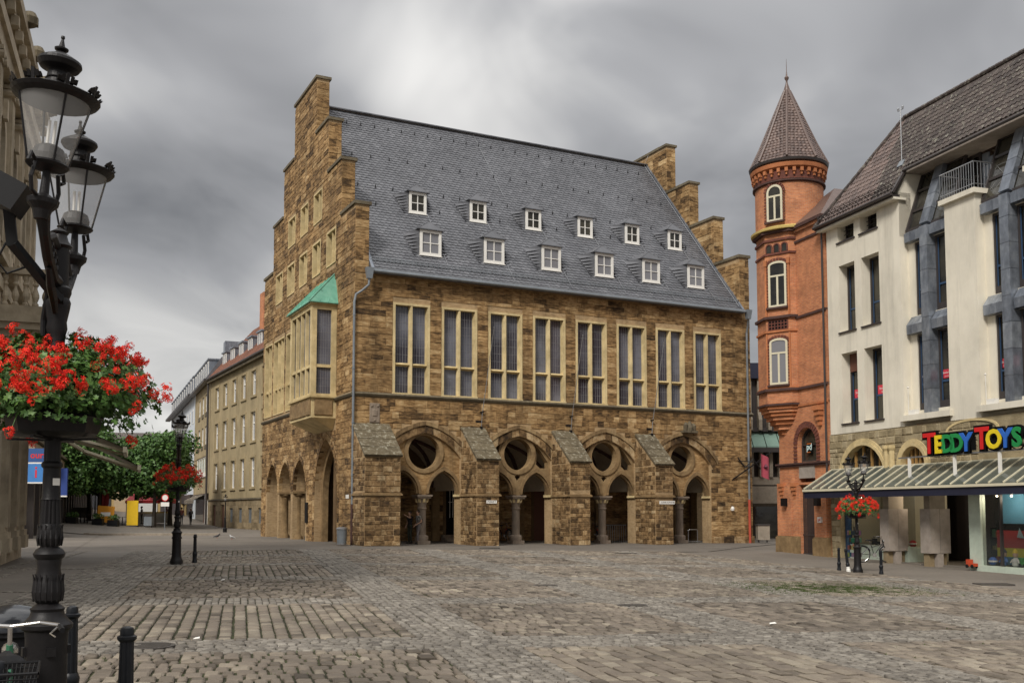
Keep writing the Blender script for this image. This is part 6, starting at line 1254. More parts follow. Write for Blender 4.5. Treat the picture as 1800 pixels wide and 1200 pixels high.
for x in (-3.7, -6.7, -9.7, -12.7):
    w = part('window', M['soot'], so_, lambda m: (band(m, [(x - .62, 9.9)] + [(x - .62 * math.cos(math.pi * i / 10), 12.9 + .62 * math.sin(math.pi * i / 10)) for i in range(11)] + [(x + .62, 9.9)], [(x - .9, 9.9)] + [(x - .9 * math.cos(math.pi * i / 10), 12.9 + .9 * math.sin(math.pi * i / 10)) for i in range(11)] + [(x + .9, 9.9)], fx, 0, .18))); part('glass_pane', M['glassd'], w, lambda m: m.box(x - .6, x + .6, -.04, -.003, 9.9, 13.3)); part('keystone', M['soot'], w, lambda m: m.box(x - .16, x + .16, -.3, -.181, 13.4, 14.0))
    part('shop_glass', M['glassd'], so_, lambda m: m.box(x + .7 - .6, x + .7 + .75, -.03, -.003, .8, 6.5)) if x < -6 else None
part('roof', M['slate'], so_, lambda m: m.box(-26, .1, .2, 12, 17.26, 18.0))
bl_ = part('balcony', M['soot'], so_, lambda m: (m.box(-10.3, -8.8, -1.78, 0, 6.3, 7.0), m.box(-10.42, -8.7, -1.9, 0, 7.005, 7.2), m.box(-10.5, -8.6, -2.0, 0, 7.205, 7.42), m.box(-10.42, -8.7, -1.88, 0, 7.425, 7.7), m.box(-10.44, -10.1, -1.92, 0, 8.62, 8.80), m.box(-10.099, -8.7, -1.92, -1.6, 8.62, 8.80)))
for x, y in ((-10.27, -1.72), (-8.85, -1.72), (-10.27, -.2)): part('balcony_post', M['soot'], bl_, lambda m: m.box(x - .15, x + .15, y - .16, y + .16, 7.7, 8.62))
BPR = [(.09, 7.72), (.09, 7.78), (.05, 7.82), (.105, 7.98), (.10, 8.06), (.045, 8.22), (.045, 8.28), (.09, 8.34), (.05, 8.42), (.085, 8.5), (.09, 8.61)]
for x, y in [(-10.27, -.46 - .27 * k) for k in range(5)] + [(-9.95 + .27 * k, -1.74) for k in range(4)]: part('baluster', M['soot'], bl_, lambda m: m.lathe(BPR, 10, (x, y)))
def awning(x0, x1, label, ph, zf):
    w0 = Vector((-18.3, 38.8)); q = thing('awning', label, 'awning', (-18.3, 38.8, 0), math.atan2(.939, -.344))
    n = int((x1 - x0) / .3)
    for k in range(n):
        xa, xb = x0 + (x1 - x0) * k / n, x0 + (x1 - x0) * (k + 1) / n
        part('cloth_strip', M['awning'], q, lambda m: (setattr(m, 'tint', k % 2), m.add([(xa, -.35, 5.05), (xb, -.35, 5.05), (xb, -ph, zf + .1), (xa, -ph, zf + .1), (xa, -.35, 5.08), (xb, -.35, 5.08), (xb, -ph, zf + .13), (xa, -ph, zf + .13)], [(3, 2, 1, 0), (4, 5, 6, 7), (0, 1, 5, 4), (2, 3, 7, 6)])))
    part('front_bar', M['cream'], q, lambda m: m.box(x0 - .05, x1 + .05, -ph - .08, -ph + .04, zf - .02, zf + .16)); part('roller_box', M['bronze'], q, lambda m: m.box(x0 - .05, x1 + .05, -.5, -.1, 4.95, 5.25))
    for x in (x0 + .4, x1 - .4): part('arm', M['cream'], q, lambda m: (m.bar((x, -.35, 4.85), (x - .5, -ph * .5, (4.85 + zf) / 2 - .15), .09), m.bar((x - .5, -ph * .5, (4.85 + zf) / 2 - .15), (x, -ph + .05, zf + .05), .08)))
awning(-2.9, .1, 'grey striped awning at the far corner of the ornate building, lower one', 3.75, 3.25); awning(-7.4, -3.9, 'grey striped awning on the ornate building, nearer and higher one', 3.3, 3.65)

# ---- trees
def leaf_crown(name, parent, lobes, n, ls, seed, mat='leaf'):
    g_ = np.random.RandomState(seed); vol = np.array([l[3] ** 2 for l in lobes]); pick = g_.choice(len(lobes), n, p=vol / vol.sum())
    L_ = np.array(lobes); d = g_.normal(size=(n, 3)); d /= np.linalg.norm(d, axis=1)[:, None]
    rr = (.55 + .5 * g_.random(n) ** .6) * L_[pick, 3]; c = L_[pick, :3] + d * rr[:, None] * np.array([1, 1, .85])
    keep = np.ones(n, bool)
    nd = d * .7 + g_.normal(size=(n, 3)) * .6 + np.array([0, 0, .5]); nd /= np.linalg.norm(nd, axis=1)[:, None]
    t1 = np.cross(nd, g_.normal(size=(n, 3))); t1 /= np.linalg.norm(t1, axis=1)[:, None]; t2 = np.cross(nd, t1); s = ls * (.6 + .7 * g_.random(n))[:, None]
    V = np.stack([c - t1 * s, c - t2 * s * .62 + nd * s * .15, c + t1 * s, c + t2 * s * .62 + nd * s * .15], 1).reshape(-1, 3)
    o = bigmesh(name, V, np.arange(n * 4).reshape(-1, 4), np.clip(.45 + .25 * d[:, 2] * 0 + g_.normal(0, .25, n), 0, 1), M[mat], parent); o['kind'] = 'stuff'; return o
def make_tree(seed, h, R_):
    t_ = random.Random(seed); o = thing('plane_tree', None, 'tree')
    def trunk(m):
        m.tube([(0, 0, -.2), (.02, .02, 1.2), (.06, -.03, 2.6), (.03, .05, h * .45), (0, 0, h * .8)], [.26, .19, .17, .13, .04], 10)
        for k in range(9): a = k * 2.4 + t_.random(); z = 2.6 + k * .35; m.tube([(.04, 0, z), (math.cos(a) * R_ * .4, math.sin(a) * R_ * .4, z + .8), (math.cos(a) * R_ * .8, math.sin(a) * R_ * .8, z + 1.5)], [.09, .06, .02], 6)
    part('trunk', M['bark'], o, trunk, 60)
    lb = [(t_.uniform(-.55, .55) * R_, t_.uniform(-.55, .55) * R_, 3.6 + (h - 4.9) * t_.random(), R_ * t_.uniform(.32, .55)) for _ in range(26)] + [(0, 0, h - R_ * .6, R_ * .6), (0, 0, h * .55, R_ * .75)]
    leaf_crown('crown', o, lb, 7500, .19, seed); return o
T1, T2 = make_tree(3, 9.6, 3.3), make_tree(8, 8.6, 3.0)
TP = [(-32.8, 93, 'rightmost plane tree of the row, by the traffic sign'), (-35.8, 96.5, 'plane tree second from the right, behind the yellow board'), (-37.2, 91.5, 'plane tree with a slim trunk just left of the yellow board'), (-40.4, 97, 'plane tree above the red closed parasol'), (-39.2, 88.5, 'plane tree by the orange board'), (-43.0, 96, 'leftmost plane tree of the row, beside the nearest lamp post'), (-34.0, 101, 'plane tree at the back, between the two right ones')]
for i, (x, y, lab) in enumerate(TP):
    src = (T1, T2)[i % 2]
    t = src if i < 2 else copy_tree(src); t.location = (x, y, gz(x, y)); t.rotation_euler = (0, 0, i * 1.3); t.scale = ((.92, 1.0, .94, 1.0, .9, .96, 1.0)[i],) * 3; t['label'] = lab; t['group'] = 'plane trees over the street cafe'; 
# ---- street cafe
def put(o, x, y, rz=0.0): o.location = (x, y, gz(x, y) + .02); o.rotation_euler = (0, 0, rz); return o
ps_ = thing('parasol', 'closed dark red parasol under the plane trees', 'parasol'); put(ps_, -37.0, 92)
part('pole', M['white'], ps_, lambda m: m.tube([(0, 0, 0), (0, 0, 4.1)], .04, 8)); part('folded_canopy', plain((.20, .012, .02)), ps_, lambda m: m.lathe([(.10, 1.4), (.38, 1.7), (.42, 2.4), (.30, 3.3), (.12, 4.0), (.02, 4.2)], 16, mod=lambda a, z: 1 + .15 * math.cos(8 * a))); part('foot', M['concrete'], ps_, lambda m: m.box(-.4, .4, -.4, .4, 0, .12))
bd = thing('notice_board', 'tilted orange board with a white strip under the trees', 'sign board'); put(bd, -36.0, 90.0, R(6)); part('board', plain((.62, .26, .02)), bd, lambda m: m.obox((0, 0, .95), (.72, 0, -.05), (0, .03, 0), (.04, 0, .72))); part('strip', M['white'], bd, lambda m: m.box(-.42, .40, -.05, -.032, .78, 1.12)); [part('leg', M['bronze'], bd, lambda m: m.box(s - .03, s + .03, -.02, .3, 0, .3)) for s in (-.5, .5)]
bd = thing('notice_board', 'plain upright yellow board under the trees', 'sign board'); put(bd, -34.0, 91.0); part('board', plain((.66, .42, .01)), bd, lambda m: m.box(-.5, .5, -.05, .05, .1, 2.3)); part('foot', M['bronze'], bd, lambda m: m.box(-.55, .55, -.3, .3, 0, .1))
def cafe_chair():
    o = thing('cafe_chair', None, 'chair', group='cafe chairs under the trees'); part('seat', M['rubber'], o, lambda m: m.box(-.22, .22, -.22, .22, .43, .47)); part('backrest', M['rubber'], o, lambda m: m.box(-.22, .22, .20, .24, .5, .9))
    for a in (-.2, .2):
        for b in (-.2, .2): part('leg', M['rubber'], o, lambda m: m.box(a - .02, a + .02, b - .02, b + .02, 0, .43))
    return o
c0 = cafe_chair()
for i in range(12):
    x, y = -42.5 + (i % 6) * 1.45 + lr.uniform(-.3, .3), 90.5 + (i // 6) * 2.6; c = c0 if i == 0 else copy_tree(c0); put(c, x, y, lr.uniform(0, 6)); c['label'] = 'dark cafe chair in the shade under the plane trees, ' + ('front' if i < 6 else 'back') + ' row, ' + ('first', 'second', 'third', 'fourth', 'fifth', 'sixth')[i % 6] + ' from the left'
def cafe_table():
    o = thing('cafe_table', None, 'table', group='cafe tables under the trees'); part('tabletop', M['bronze'], o, lambda m: m.lathe([(.42, .72), (.42, .75)], 16)); part('leg', M['bronze'], o, lambda m: m.lathe([(.25, 0), (.05, .05), (.04, .72)], 8)); return o
t0 = cafe_table()
for i in range(5): t = t0 if i == 0 else copy_tree(t0); put(t, -42 + i * 1.7, 91.8 + (i % 2) * 1.5); t['label'] = 'small round dark cafe table under the plane trees, ' + ('first', 'second', 'third', 'fourth', 'fifth')[i] + ' from the left'
def bin_(name, label, x, y, s, col, flat=False):
    o = thing(name, label, 'bin'); put(o, x, y)
    if flat: part('body', M[col] if isinstance(col, str) else plain(col), o, lambda m: m.box(-.35 * s, .35 * s, -.3 * s, .3 * s, .15 * s, 1.0 * s)); part('lid', M['bronze'], o, lambda m: m.box(-.38 * s, .38 * s, -.34 * s, .34 * s, 1.0 * s, 1.08 * s)); [part('leg', M['bronze'], o, lambda m: m.box(a - .03, a + .03, -.05, .05, 0, .15 * s)) for a in (-.25 * s, .25 * s)]
    else: part('body', M[col], o, lambda m: m.lathe([(.21 * s, .04), (.22 * s, .1), (.25 * s, .72 * s), (.25 * s, .74 * s)], 24)); part('rim', M['steel'], o, lambda m: m.lathe([(.24 * s, .72 * s), (.27 * s, .73 * s), (.27 * s, .79 * s), (.22 * s, .82 * s), (.10 * s, .85 * s)], 24)); part('ring', M['steel'], o, lambda m: m.lathe([(.235 * s, .08), (.235 * s, .02), (.2 * s, 0)], 24))
    return o
bin_('waste_bin', 'grey lidded waste bin by the right plane tree trunk', -32.6, 91.2, 1.0, 'zinc', True)
bin_('litter_bin', 'light grey round metal litter bin at the corner of the town hall', -8.52, 50.9, 1.05, 'zinc')
bw_ = hw(26.75, -.1); bin_('waste_bin', 'dull metal square bin in the gap right of the town hall', bw_[0], bw_[1], 1.05, 'concrete', True)
ts_ = thing('traffic_sign', 'round red ringed traffic sign over a white plate on a thin post', 'traffic sign'); put(ts_, -29.9, 87.5); part('post', M['zinc'], ts_, lambda m: m.tube([(0, 0, 0), (0, 0, 3.1)], .035, 8)); part('disc', M['white'], ts_, lambda m: m.add([(.30 * math.cos(a), -.06 - w, 2.8 + .30 * math.sin(a)) for w in (0, .02) for a in [i * math.pi / 10 for i in range(20)]], [tuple(range(20)), tuple(range(39, 19, -1))] + [(i, 20 + i, 20 + (i + 1) % 20, (i + 1) % 20) for i in range(20)])); part('red_ring', plain((.55, .02, .02)), ts_, lambda m: band(m, [(.24 * math.cos(i * math.pi / 10), 2.8 + .24 * math.sin(i * math.pi / 10)) for i in range(21)], [(.31 * math.cos(i * math.pi / 10), 2.8 + .31 * math.sin(i * math.pi / 10)) for i in range(21)], fx, .05, .09)); part('plate', M['white'], ts_, lambda m: m.box(-.36, .36, -.07, -.05, 2.05, 2.4))
hanging_sign(-33.0, 99, gz(-33, 99) + 5.0, 1.6, 1.5, (.05, .40, .04), '', (1, 1, 1), 'green hanging sign, upper of two beside the mid square lamp', .5); hanging_sign(-33.0, 100.5, gz(-33, 99) + 3.6, 1.5, .9, (.08, .42, .05), '', (1, 1, 1), 'green hanging sign, lower of two beside the mid square lamp', .5)
st_ = thing('market_stall', 'market stall with a bright red canopy behind the cafe trees', 'stall'); put(st_, -36.6, 103, R(5))
part('canopy', plain((.55, .03, .035)), st_, lambda m: m.add([(-2.2, -1.4, 2.2), (2.2, -1.4, 2.2), (2.2, 1.4, 2.2), (-2.2, 1.4, 2.2), (-1.8, 0, 3.0), (1.8, 0, 3.0), (-2.2, -1.4, 1.95), (2.2, -1.4, 1.95), (2.2, 1.4, 1.95), (-2.2, 1.4, 1.95)], [(0, 1, 5, 4), (1, 2, 5), (2, 3, 4, 5), (3, 0, 4), (6, 7, 1, 0), (7, 8, 2, 1), (8, 9, 3, 2), (9, 6, 0, 3)])); part('counter', plain((.5, .48, .44)), st_, lambda m: m.box(-2, 2, -1.0, -.5, 0, .95)); part('goods', plain((.45, .30, .05)), st_, lambda m: m.box(-1.8, 1.8, -.95, -.55, .95, 1.1))
for x_ in (-2.1, 2.1): part('post', M['steel'], st_, lambda m: m.box(x_ - .03, x_ + .03, -1.3, -1.24, 0, 2.0))
st_ = thing('market_stall', 'pale stall with a cream canopy left of the red one under the trees', 'stall'); put(st_, -44.0, 101, R(5))
part('canopy', plain((.5, .45, .36)), st_, lambda m: m.add([(-2.6, -1.4, 2.3), (2.6, -1.4, 2.3), (2.6, 1.4, 2.3), (-2.6, 1.4, 2.3), (0, 0, 3.2)], [(0, 1, 4), (1, 2, 4), (2, 3, 4), (3, 0, 4), (3, 2, 1, 0)])); part('counter', plain((.10, .09, .08)), st_, lambda m: m.box(-2.4, 2.4, -1.0, -.5, 0, 1.0)); [part('post', M['steel'], st_, lambda m: m.box(x_ - .03, x_ + .03, -1.3, -1.24, 0, 2.3)) for x_ in (-2.5, 2.5)]
for i in range(5): pp = thing('planter_box', 'dark planter box with clipped shrub along the cafe, ' + ('first', 'second', 'third', 'fourth', 'fifth')[i] + ' from the left', 'planter', group='planter boxes along the cafe'); put(pp, -41.2 + i * 1.5 + (.6 if i > 2 else 0), 88.2 + (i % 2) * .4); part('box', M['rubber'], pp, lambda m: m.box(-.45, .45, -.25, .25, 0, .55)); leaf_crown('shrub', pp, [(x_, 0, .75, .28) for x_ in (-.25, 0, .25)], 260, .07, 40 + i)
# pink banner on an iron bracket at the right corner of the hall
q = hw(26.35, -.9); fl = thing('hanging_flag', 'dull pink shop flag hung on a dark bracket at the right hall corner', 'flag', (q[0], q[1], 0), HRZ)
part('cloth', plain((.40, .07, .10)), fl, lambda m: m.add([(-.3 + .6 * i / 4, .05 * math.sin(i * 1.6 + w), z - .25 * i / 4 + .1) for w, in ((0,),) for z in (5.15, 3.75) for i in range(5)] + [(-.3 + .6 * i / 4, .05 * math.sin(i * 1.6) + .02, z - .25 * i / 4 + .1) for z in (5.15, 3.75) for i in range(5)], [(i, i + 1, 6 + i, 5 + i) for i in range(4)] + [(10 + i, 15 + i, 16 + i, 11 + i) for i in range(4)])); part('emblem', plain((.12, .03, .05)), fl, lambda m: m.lathe([(.02, 4.3), (.14, 4.42), (.02, 4.6)], 10, (0, -.06)))
part('bracket', M['iron'], fl, lambda m: (m.bar((-1.9, .9, 3.6), (.5, 0, 5.35), .07), m.bar((-1.4, .88, 4.8), (.0, .1, 4.7), .05), m.tube([(-1.4, .9, 5.0), (-1.0, .7, 4.4), (-.6, .4, 4.9), (-.2, .2, 4.3)], .05, 6)))
# ---------------------------------------------------------------- street lamps
fr_ = random.Random(5)
def flute(n, d): return lambda a, z: 1 - d * (.5 + .5 * math.cos(n * a)) ** 2
def lantern(parent):
    """returns the lantern part with its sub-parts, origin at the arm end"""
    L = part('lantern', M['iron'], parent, lambda m: (m.lathe([(.045, -.10), (.06, -.04), (.095, .0), (.10, .03), (.06, .05), (.03, .07), (.025, .22), (.12, .245), (.135, .26), (.12, .275)], 18),
        [m.tube([(.07 * math.cos(a), .07 * math.sin(a), .03), (.15 * math.cos(a), .15 * math.sin(a), .05), (.175 * math.cos(a), .175 * math.sin(a), .13), (.14 * math.cos(a), .14 * math.sin(a), .24), (.20 * math.cos(a), .20 * math.sin(a), .275), (.225 * math.cos(a), .225 * math.sin(a), .22), (.185 * math.cos(a), .185 * math.sin(a), .20)], .014, 6) for a in (R(70), R(250))],
        [m.tube([(.125 * math.cos(a), .125 * math.sin(a), .27), (.222 * math.cos(a), .222 * math.sin(a), .70)], .008, 5) for a in [R(25 + 90 * k) for k in range(4)]]))
    part('lantern_top', M['iron'], L, lambda m: (m.lathe([(.222, .685), (.26, .705), (.275, .725), (.262, .735), (.19, .76), (.10, .785), (.075, .80), (.07, .83), (.078, .838), (.07, .846), (.066, .885), (.075, .895), (.12, .915), (.138, .945), (.134, .963), (.10, .985), (.055, 1.01), (.02, 1.03), (.042, 1.042), (.044, 1.052), (.02, 1.065), (.008, 1.115), (.013, 1.125), (.011, 1.138), (.0015, 1.142)], 28)))
    for k in range(8):
        a = R(22 + 45 * k); c, s = math.cos(a), math.sin(a)
        part('crest', M['iron'], L, lambda m: [m.obox((.265 * c - s * q, .265 * s + c * q, (.742) + .02 * math.cos(q * 18)), (.007 * c, .007 * s, .004), (-s * .011, c * .011, 0), (.008 * c, .008 * s, h)) for q, h in ((-.05, .010), (-.028, .018), (0, .034), (.028, .018), (.05, .010))])
    part('glass', M['lglass'], L, lambda m: m.lathe([(.122, .275), (.218, .688)], 28, caps=False), 'all')
    part('burner', M['iron'], L, lambda m: m.lathe([(.10, .276), (.105, .32), (.09, .37), (.06, .39)], 18)); part('lamp_tube', M['white'], L, lambda m: [m.tube([(x, 0, .39), (x, 0, .56)], .011, 6) for x in (-.018, .018)])
    part('reflector', M['white'], L, lambda m: m.lathe([(.215, .69), (.08, .70)], 24))
    return L
M['lglass'], _N, _L, _b = new_mat('lantern_glass'); _b.inputs['Base Color'].default_value = (.75, .74, .72, 1); _b.inputs['Roughness'].default_value = .08; _b.inputs['Alpha'].default_value = .20
def make_lamp():
    o = thing('street_lamp', None, 'street lamp')
    pr1 = [(.205, -.1), (.205, .10), (.19, .14), (.165, .2), (.15, .28), (.142, .55), (.138, .93), (.145, .985), (.168, 1.005), (.170, 1.03), (.15, 1.05), (.115, 1.09), (.108, 1.12), (.115, 1.14), (.09, 1.16), (.071, 1.175)]
    post = part('post', M['iron'], o, lambda m: (m.lathe(pr1, 28), m.lathe([(.071, 1.175), (.095, 1.2), (.103, 1.25), (.096, 1.32), (.086, 1.36), (.077, 1.42), (.082, 1.45), (.082, 1.48), (.100, 1.50), (.107, 1.52), (.09, 1.55), (.06, 1.57), (.075, 1.6), (.083, 1.66), (.079, 1.70), (.070, 1.73)], 28),
        m.lathe([(.072, 1.73), (.068, 1.80), (.062, 1.90)], 42, mod=flute(14, .13)), m.lathe([(.068, 1.90), (.062, 1.915), (.058, 2.12), (.072, 2.135), (.072, 2.155), (.058, 2.17)], 24), m.lathe([(.058, 2.17), (.055, 2.85)], 32, mod=flute(8, .10)),
        m.lathe([(.055, 2.85), (.07, 2.9), (.07, 2.95), (.056, 3.0), (.062, 3.08), (.072, 3.12), (.066, 3.17), (.085, 3.27), (.09, 3.31), (.078, 3.34), (.092, 3.38), (.092, 3.41), (.07, 3.43)], 24), m.lathe([(.07, 3.43), (.07, 3.70), (.09, 3.72), (.06, 3.76), (.05, 3.80), (.065, 3.82), (.0, 3.86)], 12)), 30)
    for zb, r, h, n in ((1.19, .100, .19, 16), (1.575, .082, .15, 14)):
        for k in range(n): a = 2 * math.pi * k / n; c, s = math.cos(a), math.sin(a); part('acanthus_leaf', M['iron'], post, lambda m: m.tube([(r * .95 * c, r * .95 * s, zb), ((r - .002) * c, (r - .002) * s, zb + h * .35), ((r - .008) * c, (r - .008) * s, zb + h * .75), ((r + .002) * c, (r + .002) * s, zb + h)], [.004, .011, .009, .003], 6))
    part('rosette', M['iron'], post, lambda m: [m.obox((.145 * math.cos(a) , .145 * math.sin(a), .85), (.012 * math.cos(a), .012 * math.sin(a), 0), (-.03 * math.sin(a), .03 * math.cos(a), 0), (0, 0, .03)) for a in [R(90 * k + 20) for k in range(4)]])
    for s in (-1, 1):
        A = part('arm', M['iron'], o, lambda m: (m.tube([(0, s * .05, 3.45), (0, s * .25, 3.44), (0, s * .5, 3.52), (0, s * .68, 3.64), (0, s * .775, 3.76)], [.045, .04, .036, .036, .05], 8), m.tube([(0, s * .06, 3.70), (0, s * .3, 3.72), (0, s * .55, 3.64), (0, s * .74, 3.70)], .025, 6), m.tube([(0, s * .10, 3.22), (0, s * .2, 3.3), (0, s * .34, 3.36), (0, s * .45, 3.46)], [.02, .03, .03, .02], 6)))
        for k in range(5): part('scroll', M['iron'], A, lambda m: m.tube([(0, s * (.14 + .1 * k + .05 * math.cos(t)), 3.56 + .03 * k * .8 + .045 * math.sin(t)) for t in [i * .8 for i in range(8)]], .014, 5))
        L = lantern(o); L.location = (0, s * .775, 3.80); L.rotation_euler = (0, R(4.5) if s < 0 else R(1.0), 0)
    return o
def az(d): return math.atan2(d[1], d[0]) - R(90)
LAMP = make_lamp(); NX, NY_ = -3.262, 7.18
LAMP.location = (NX, NY_, gz(NX, NY_)); LAMP.rotation_euler = (0, 0, az((-.285, .958))); LAMP['label'] = 'tall black cast iron double lantern lamp nearest the viewer at the left'; LAMP['group'] = 'cast iron lamps on the square'
part('sticker', M['white'], LAMP, lambda m: m.box(-.025, .025, -.0665, -.0645, 2.0, 2.05)).rotation_euler = (0, 0, R(35))
copy_tree(LAMP, None, (-10.9, 33.08, gz(-10.9, 33)), az((-.31, .95)), 'black double lantern lamp standing mid square before the side street'); bpy.context.view_layer.update()
copy_tree(LAMP, None, (11.96, 35.26, gz(11.96, 35.26)), az((-.06, 1.0)), 'black double lantern lamp in front of the toy shop', .83)
def small_lamp(x, y, h, label):
    o = thing('street_lamp', label, 'street lamp', (x, y, gz(x, y))); part('post', M['iron'], o, lambda m: m.lathe([(.16, 0), (.16, .3), (.09, .36), (.07, h * .35), (.09, h * .37), (.05, h * .4), (.045, h * .78)], 14)); L = lantern(o); L.location = (0, 0, h * .76); L.scale = (h * .24 / 1.14,) * 3; return o
small_lamp(-22.7, 80.4, 3.05, 'small single lantern lamp before the beige office house'); small_lamp(-46, 112, 4.2, 'far slim lantern lamp in front of the arcade shops')
# floodlight box on the near lamp
ld = Vector((-.285, .958)); lp = Vector((NX, NY_))
fl = thing('floodlight', 'black boxy floodlight clamped under the lanterns of the nearest lamp', 'floodlight', (NX - .20, NY_ - .55, gz(NX, NY_) + 3.93), R(12))
part('housing', M['rubber'], fl, lambda m: m.obox((.0, 0, .05), (.19, 0, -.10), (0, .13, 0), (.05, 0, .085))); part('bracket', M['rubber'], fl, lambda m: (m.bar((.08, .05, -.05), (.10, .10, -.32), .07, .03), m.bar((.10, .10, -.30), (.34, .40, -.62), .08, .04), m.bar((.34, .40, -.60), (.32, .52, -.66), .06))); part('conduit', M['rubber'], fl, lambda m: m.tube([(.27, .42, -.5), (.22, .5, -.75), (.23, .52, -1.5)], .022, 8)); part('cable', M['rubber'], fl, lambda m: m.tube([(.06, .1, -.3), (.0, .12, -.42), (.06, .15, -.5), (.16, .2, -.44)], .008, 6))
# ---- hanging geranium baskets
def petal_cluster(seed):
    t_ = random.Random(seed); m = MB()
    for k in range(15):
        d = Vector((t_.gauss(0, 1), t_.gauss(0, 1), t_.gauss(.35, .8))).normalized(); c = d * t_.uniform(.030, .078); u = d.orthogonal().normalized(); w = d.cross(u); rot = t_.random() * 6
        for p in range(5):
            a = rot + p * 1.2566 + t_.uniform(-.2, .2); r = .020 * t_.uniform(.8, 1.2); e = u * math.cos(a) + w * math.sin(a); f = u * -math.sin(a) + w * math.cos(a); m.tint = min(1, max(0, t_.gauss(.5, .25)))
            m.add([tuple(c), tuple(c + e * r * .8 + f * r * .30 + d * .004), tuple(c + e * r * 1.45 - d * .002), tuple(c + e * r * .8 - f * r * .30 + d * .004)], [(0, 1, 2, 3)])
    return m
def lobed_leaf(m, c, nrm, r, t_):
    u = nrm.orthogonal().normalized(); a0 = t_.random() * 6.28; w = nrm.cross(u); P = [tuple(c)]
    for k in range(11): a = a0 + k * 2 * math.pi / 11 * .93; q = r * (1.0 if k % 2 == 0 else .66); P.append(tuple(c + (u * math.cos(a) + w * math.sin(a)) * q + nrm * (.18 * q)))
    m.tint = min(1, max(0, t_.gauss(.5, .24))); m.add(P, [(0, k, k + 1) for k in range(1, 11)])
CL = [petal_cluster(k) for k in range(4)]; CLM = []
for c in CL:
    o = c.build('blossom_cluster', M['petal'], None, fix=False); CLM.append(o.data); bpy.data.objects.remove(o)
def basket(x, y, zb, label, seed, nl, nc, sc, parts=True, drop=(1, 0)):
    t_ = random.Random(seed); o = thing('flower_basket', label, 'flower basket', (x, y, gz(x, y) + zb), 0, 'geranium baskets on the lamp posts'); o.scale = (sc,) * 3
    pl = part('planter', M['iron'], o, lambda m: (m.lathe([(.06, .0), (.32, .02), (.37, .05), (.40, .18), (.42, .19), (.40, .21), (.06, .20)], 8, a0=R(22))), 30)
    part('planter_rib', M['iron'], pl, lambda m: [m.bar((.05 * math.cos(a), .05 * math.sin(a), -.01), (.40 * math.cos(a), .40 * math.sin(a), .0), .03, .02) for a in [i * math.pi / 2 for i in range(4)]])
    lm = MB()
    def spot(low=-.05):
        a = t_.uniform(0, 2 * math.pi); s = t_.uniform(low, 1.0); lob = 1 + .10 * math.sin(3 * a + seed) + .07 * math.sin(5 * a + 2) + .05 * math.sin(9 * a)
        r = .80 * lob * math.sqrt(max(0, 1 - max(0, s) ** 2)) * (1 if s > 0 else 1 + .12 * s); zt = .24 + .72 * s * (.86 + .14 * math.sin(2 * a + 1)); return a, r, zt
    for k in range(nl):
        a, r, zt = spot(-.22 if k % 4 == 0 else .02); q = 1 - t_.random() ** 1.8 * .55; c = Vector((r * q * math.cos(a), r * q * math.sin(a), .2 + (zt - .2) * (q * .5 + .5))); nr_ = Vector((math.cos(a) * r, math.sin(a) * r, .35 + .5 * (zt - .2))) + Vector((t_.gauss(0, .4), t_.gauss(0, .4), t_.gauss(0, .3))); lobed_leaf(lm, c, nr_.normalized(), t_.uniform(.020, .042), t_)
    o2 = lm.build('foliage', M['gleaf'], o, fix=False); o2['kind'] = 'stuff'
    stems = MB(); joined = MB()
    for k in range(nc):
        a, r, zt = spot(-.5 if k % 5 == 0 else .12); sgn_ = 1 if zt > .2 else 0; ex_ = t_.uniform(.0, .07)
        c = Vector(((r + ex_) * math.cos(a), (r + ex_) * math.sin(a), zt + ex_ * .8 * sgn_)); b = Vector((r * .8 * math.cos(a), r * .8 * math.sin(a), max(.2, zt - .1))); stems.tube([b, (b + c) / 2 + Vector((0, 0, .02)), c], .0035, 4, False)
        if parts: q = bpy.data.objects.new('blossom_cluster', CLM[k % 4]); link(q, o); q.location = c; q.rotation_euler = (t_.random() * 2, t_.random() * 2, t_.random() * 6); q.scale = (t_.uniform(.6, 1.1),) * 3
        else:
            M3 = Matrix.Rotation(t_.random() * 6, 3, 'Z') @ Matrix.Rotation(t_.random() * 2, 3, 'X'); src = CL[k % 4]; joined.add([tuple(c + M3 @ (Vector(v_) * 1.1)) for v_ in src.v], []); n0 = len(joined.v) - len(src.v)
            for f, tt in zip(src.f, src.t): joined.f.append([n0 + i for i in f]); joined.t.append(tt)
    s_ = stems.build('stems', M['gleaf'], o, fix=False); s_['kind'] = 'stuff'
    if not parts: q = joined.build('blossoms', M['petal'], o, fix=False); q['kind'] = 'stuff'
    return o
basket(NX, NY_, 2.33, 'big basket of red geraniums round the nearest lamp post', 2, 7000, 230, .80)
basket(-10.9, 33.08, 2.36, 'red geranium basket on the lamp standing mid square', 6, 2600, 150, .90, False)
basket(11.96, 35.26, 1.86, 'red geranium basket on the lamp before the toy shop', 9, 2600, 140, .82, False)
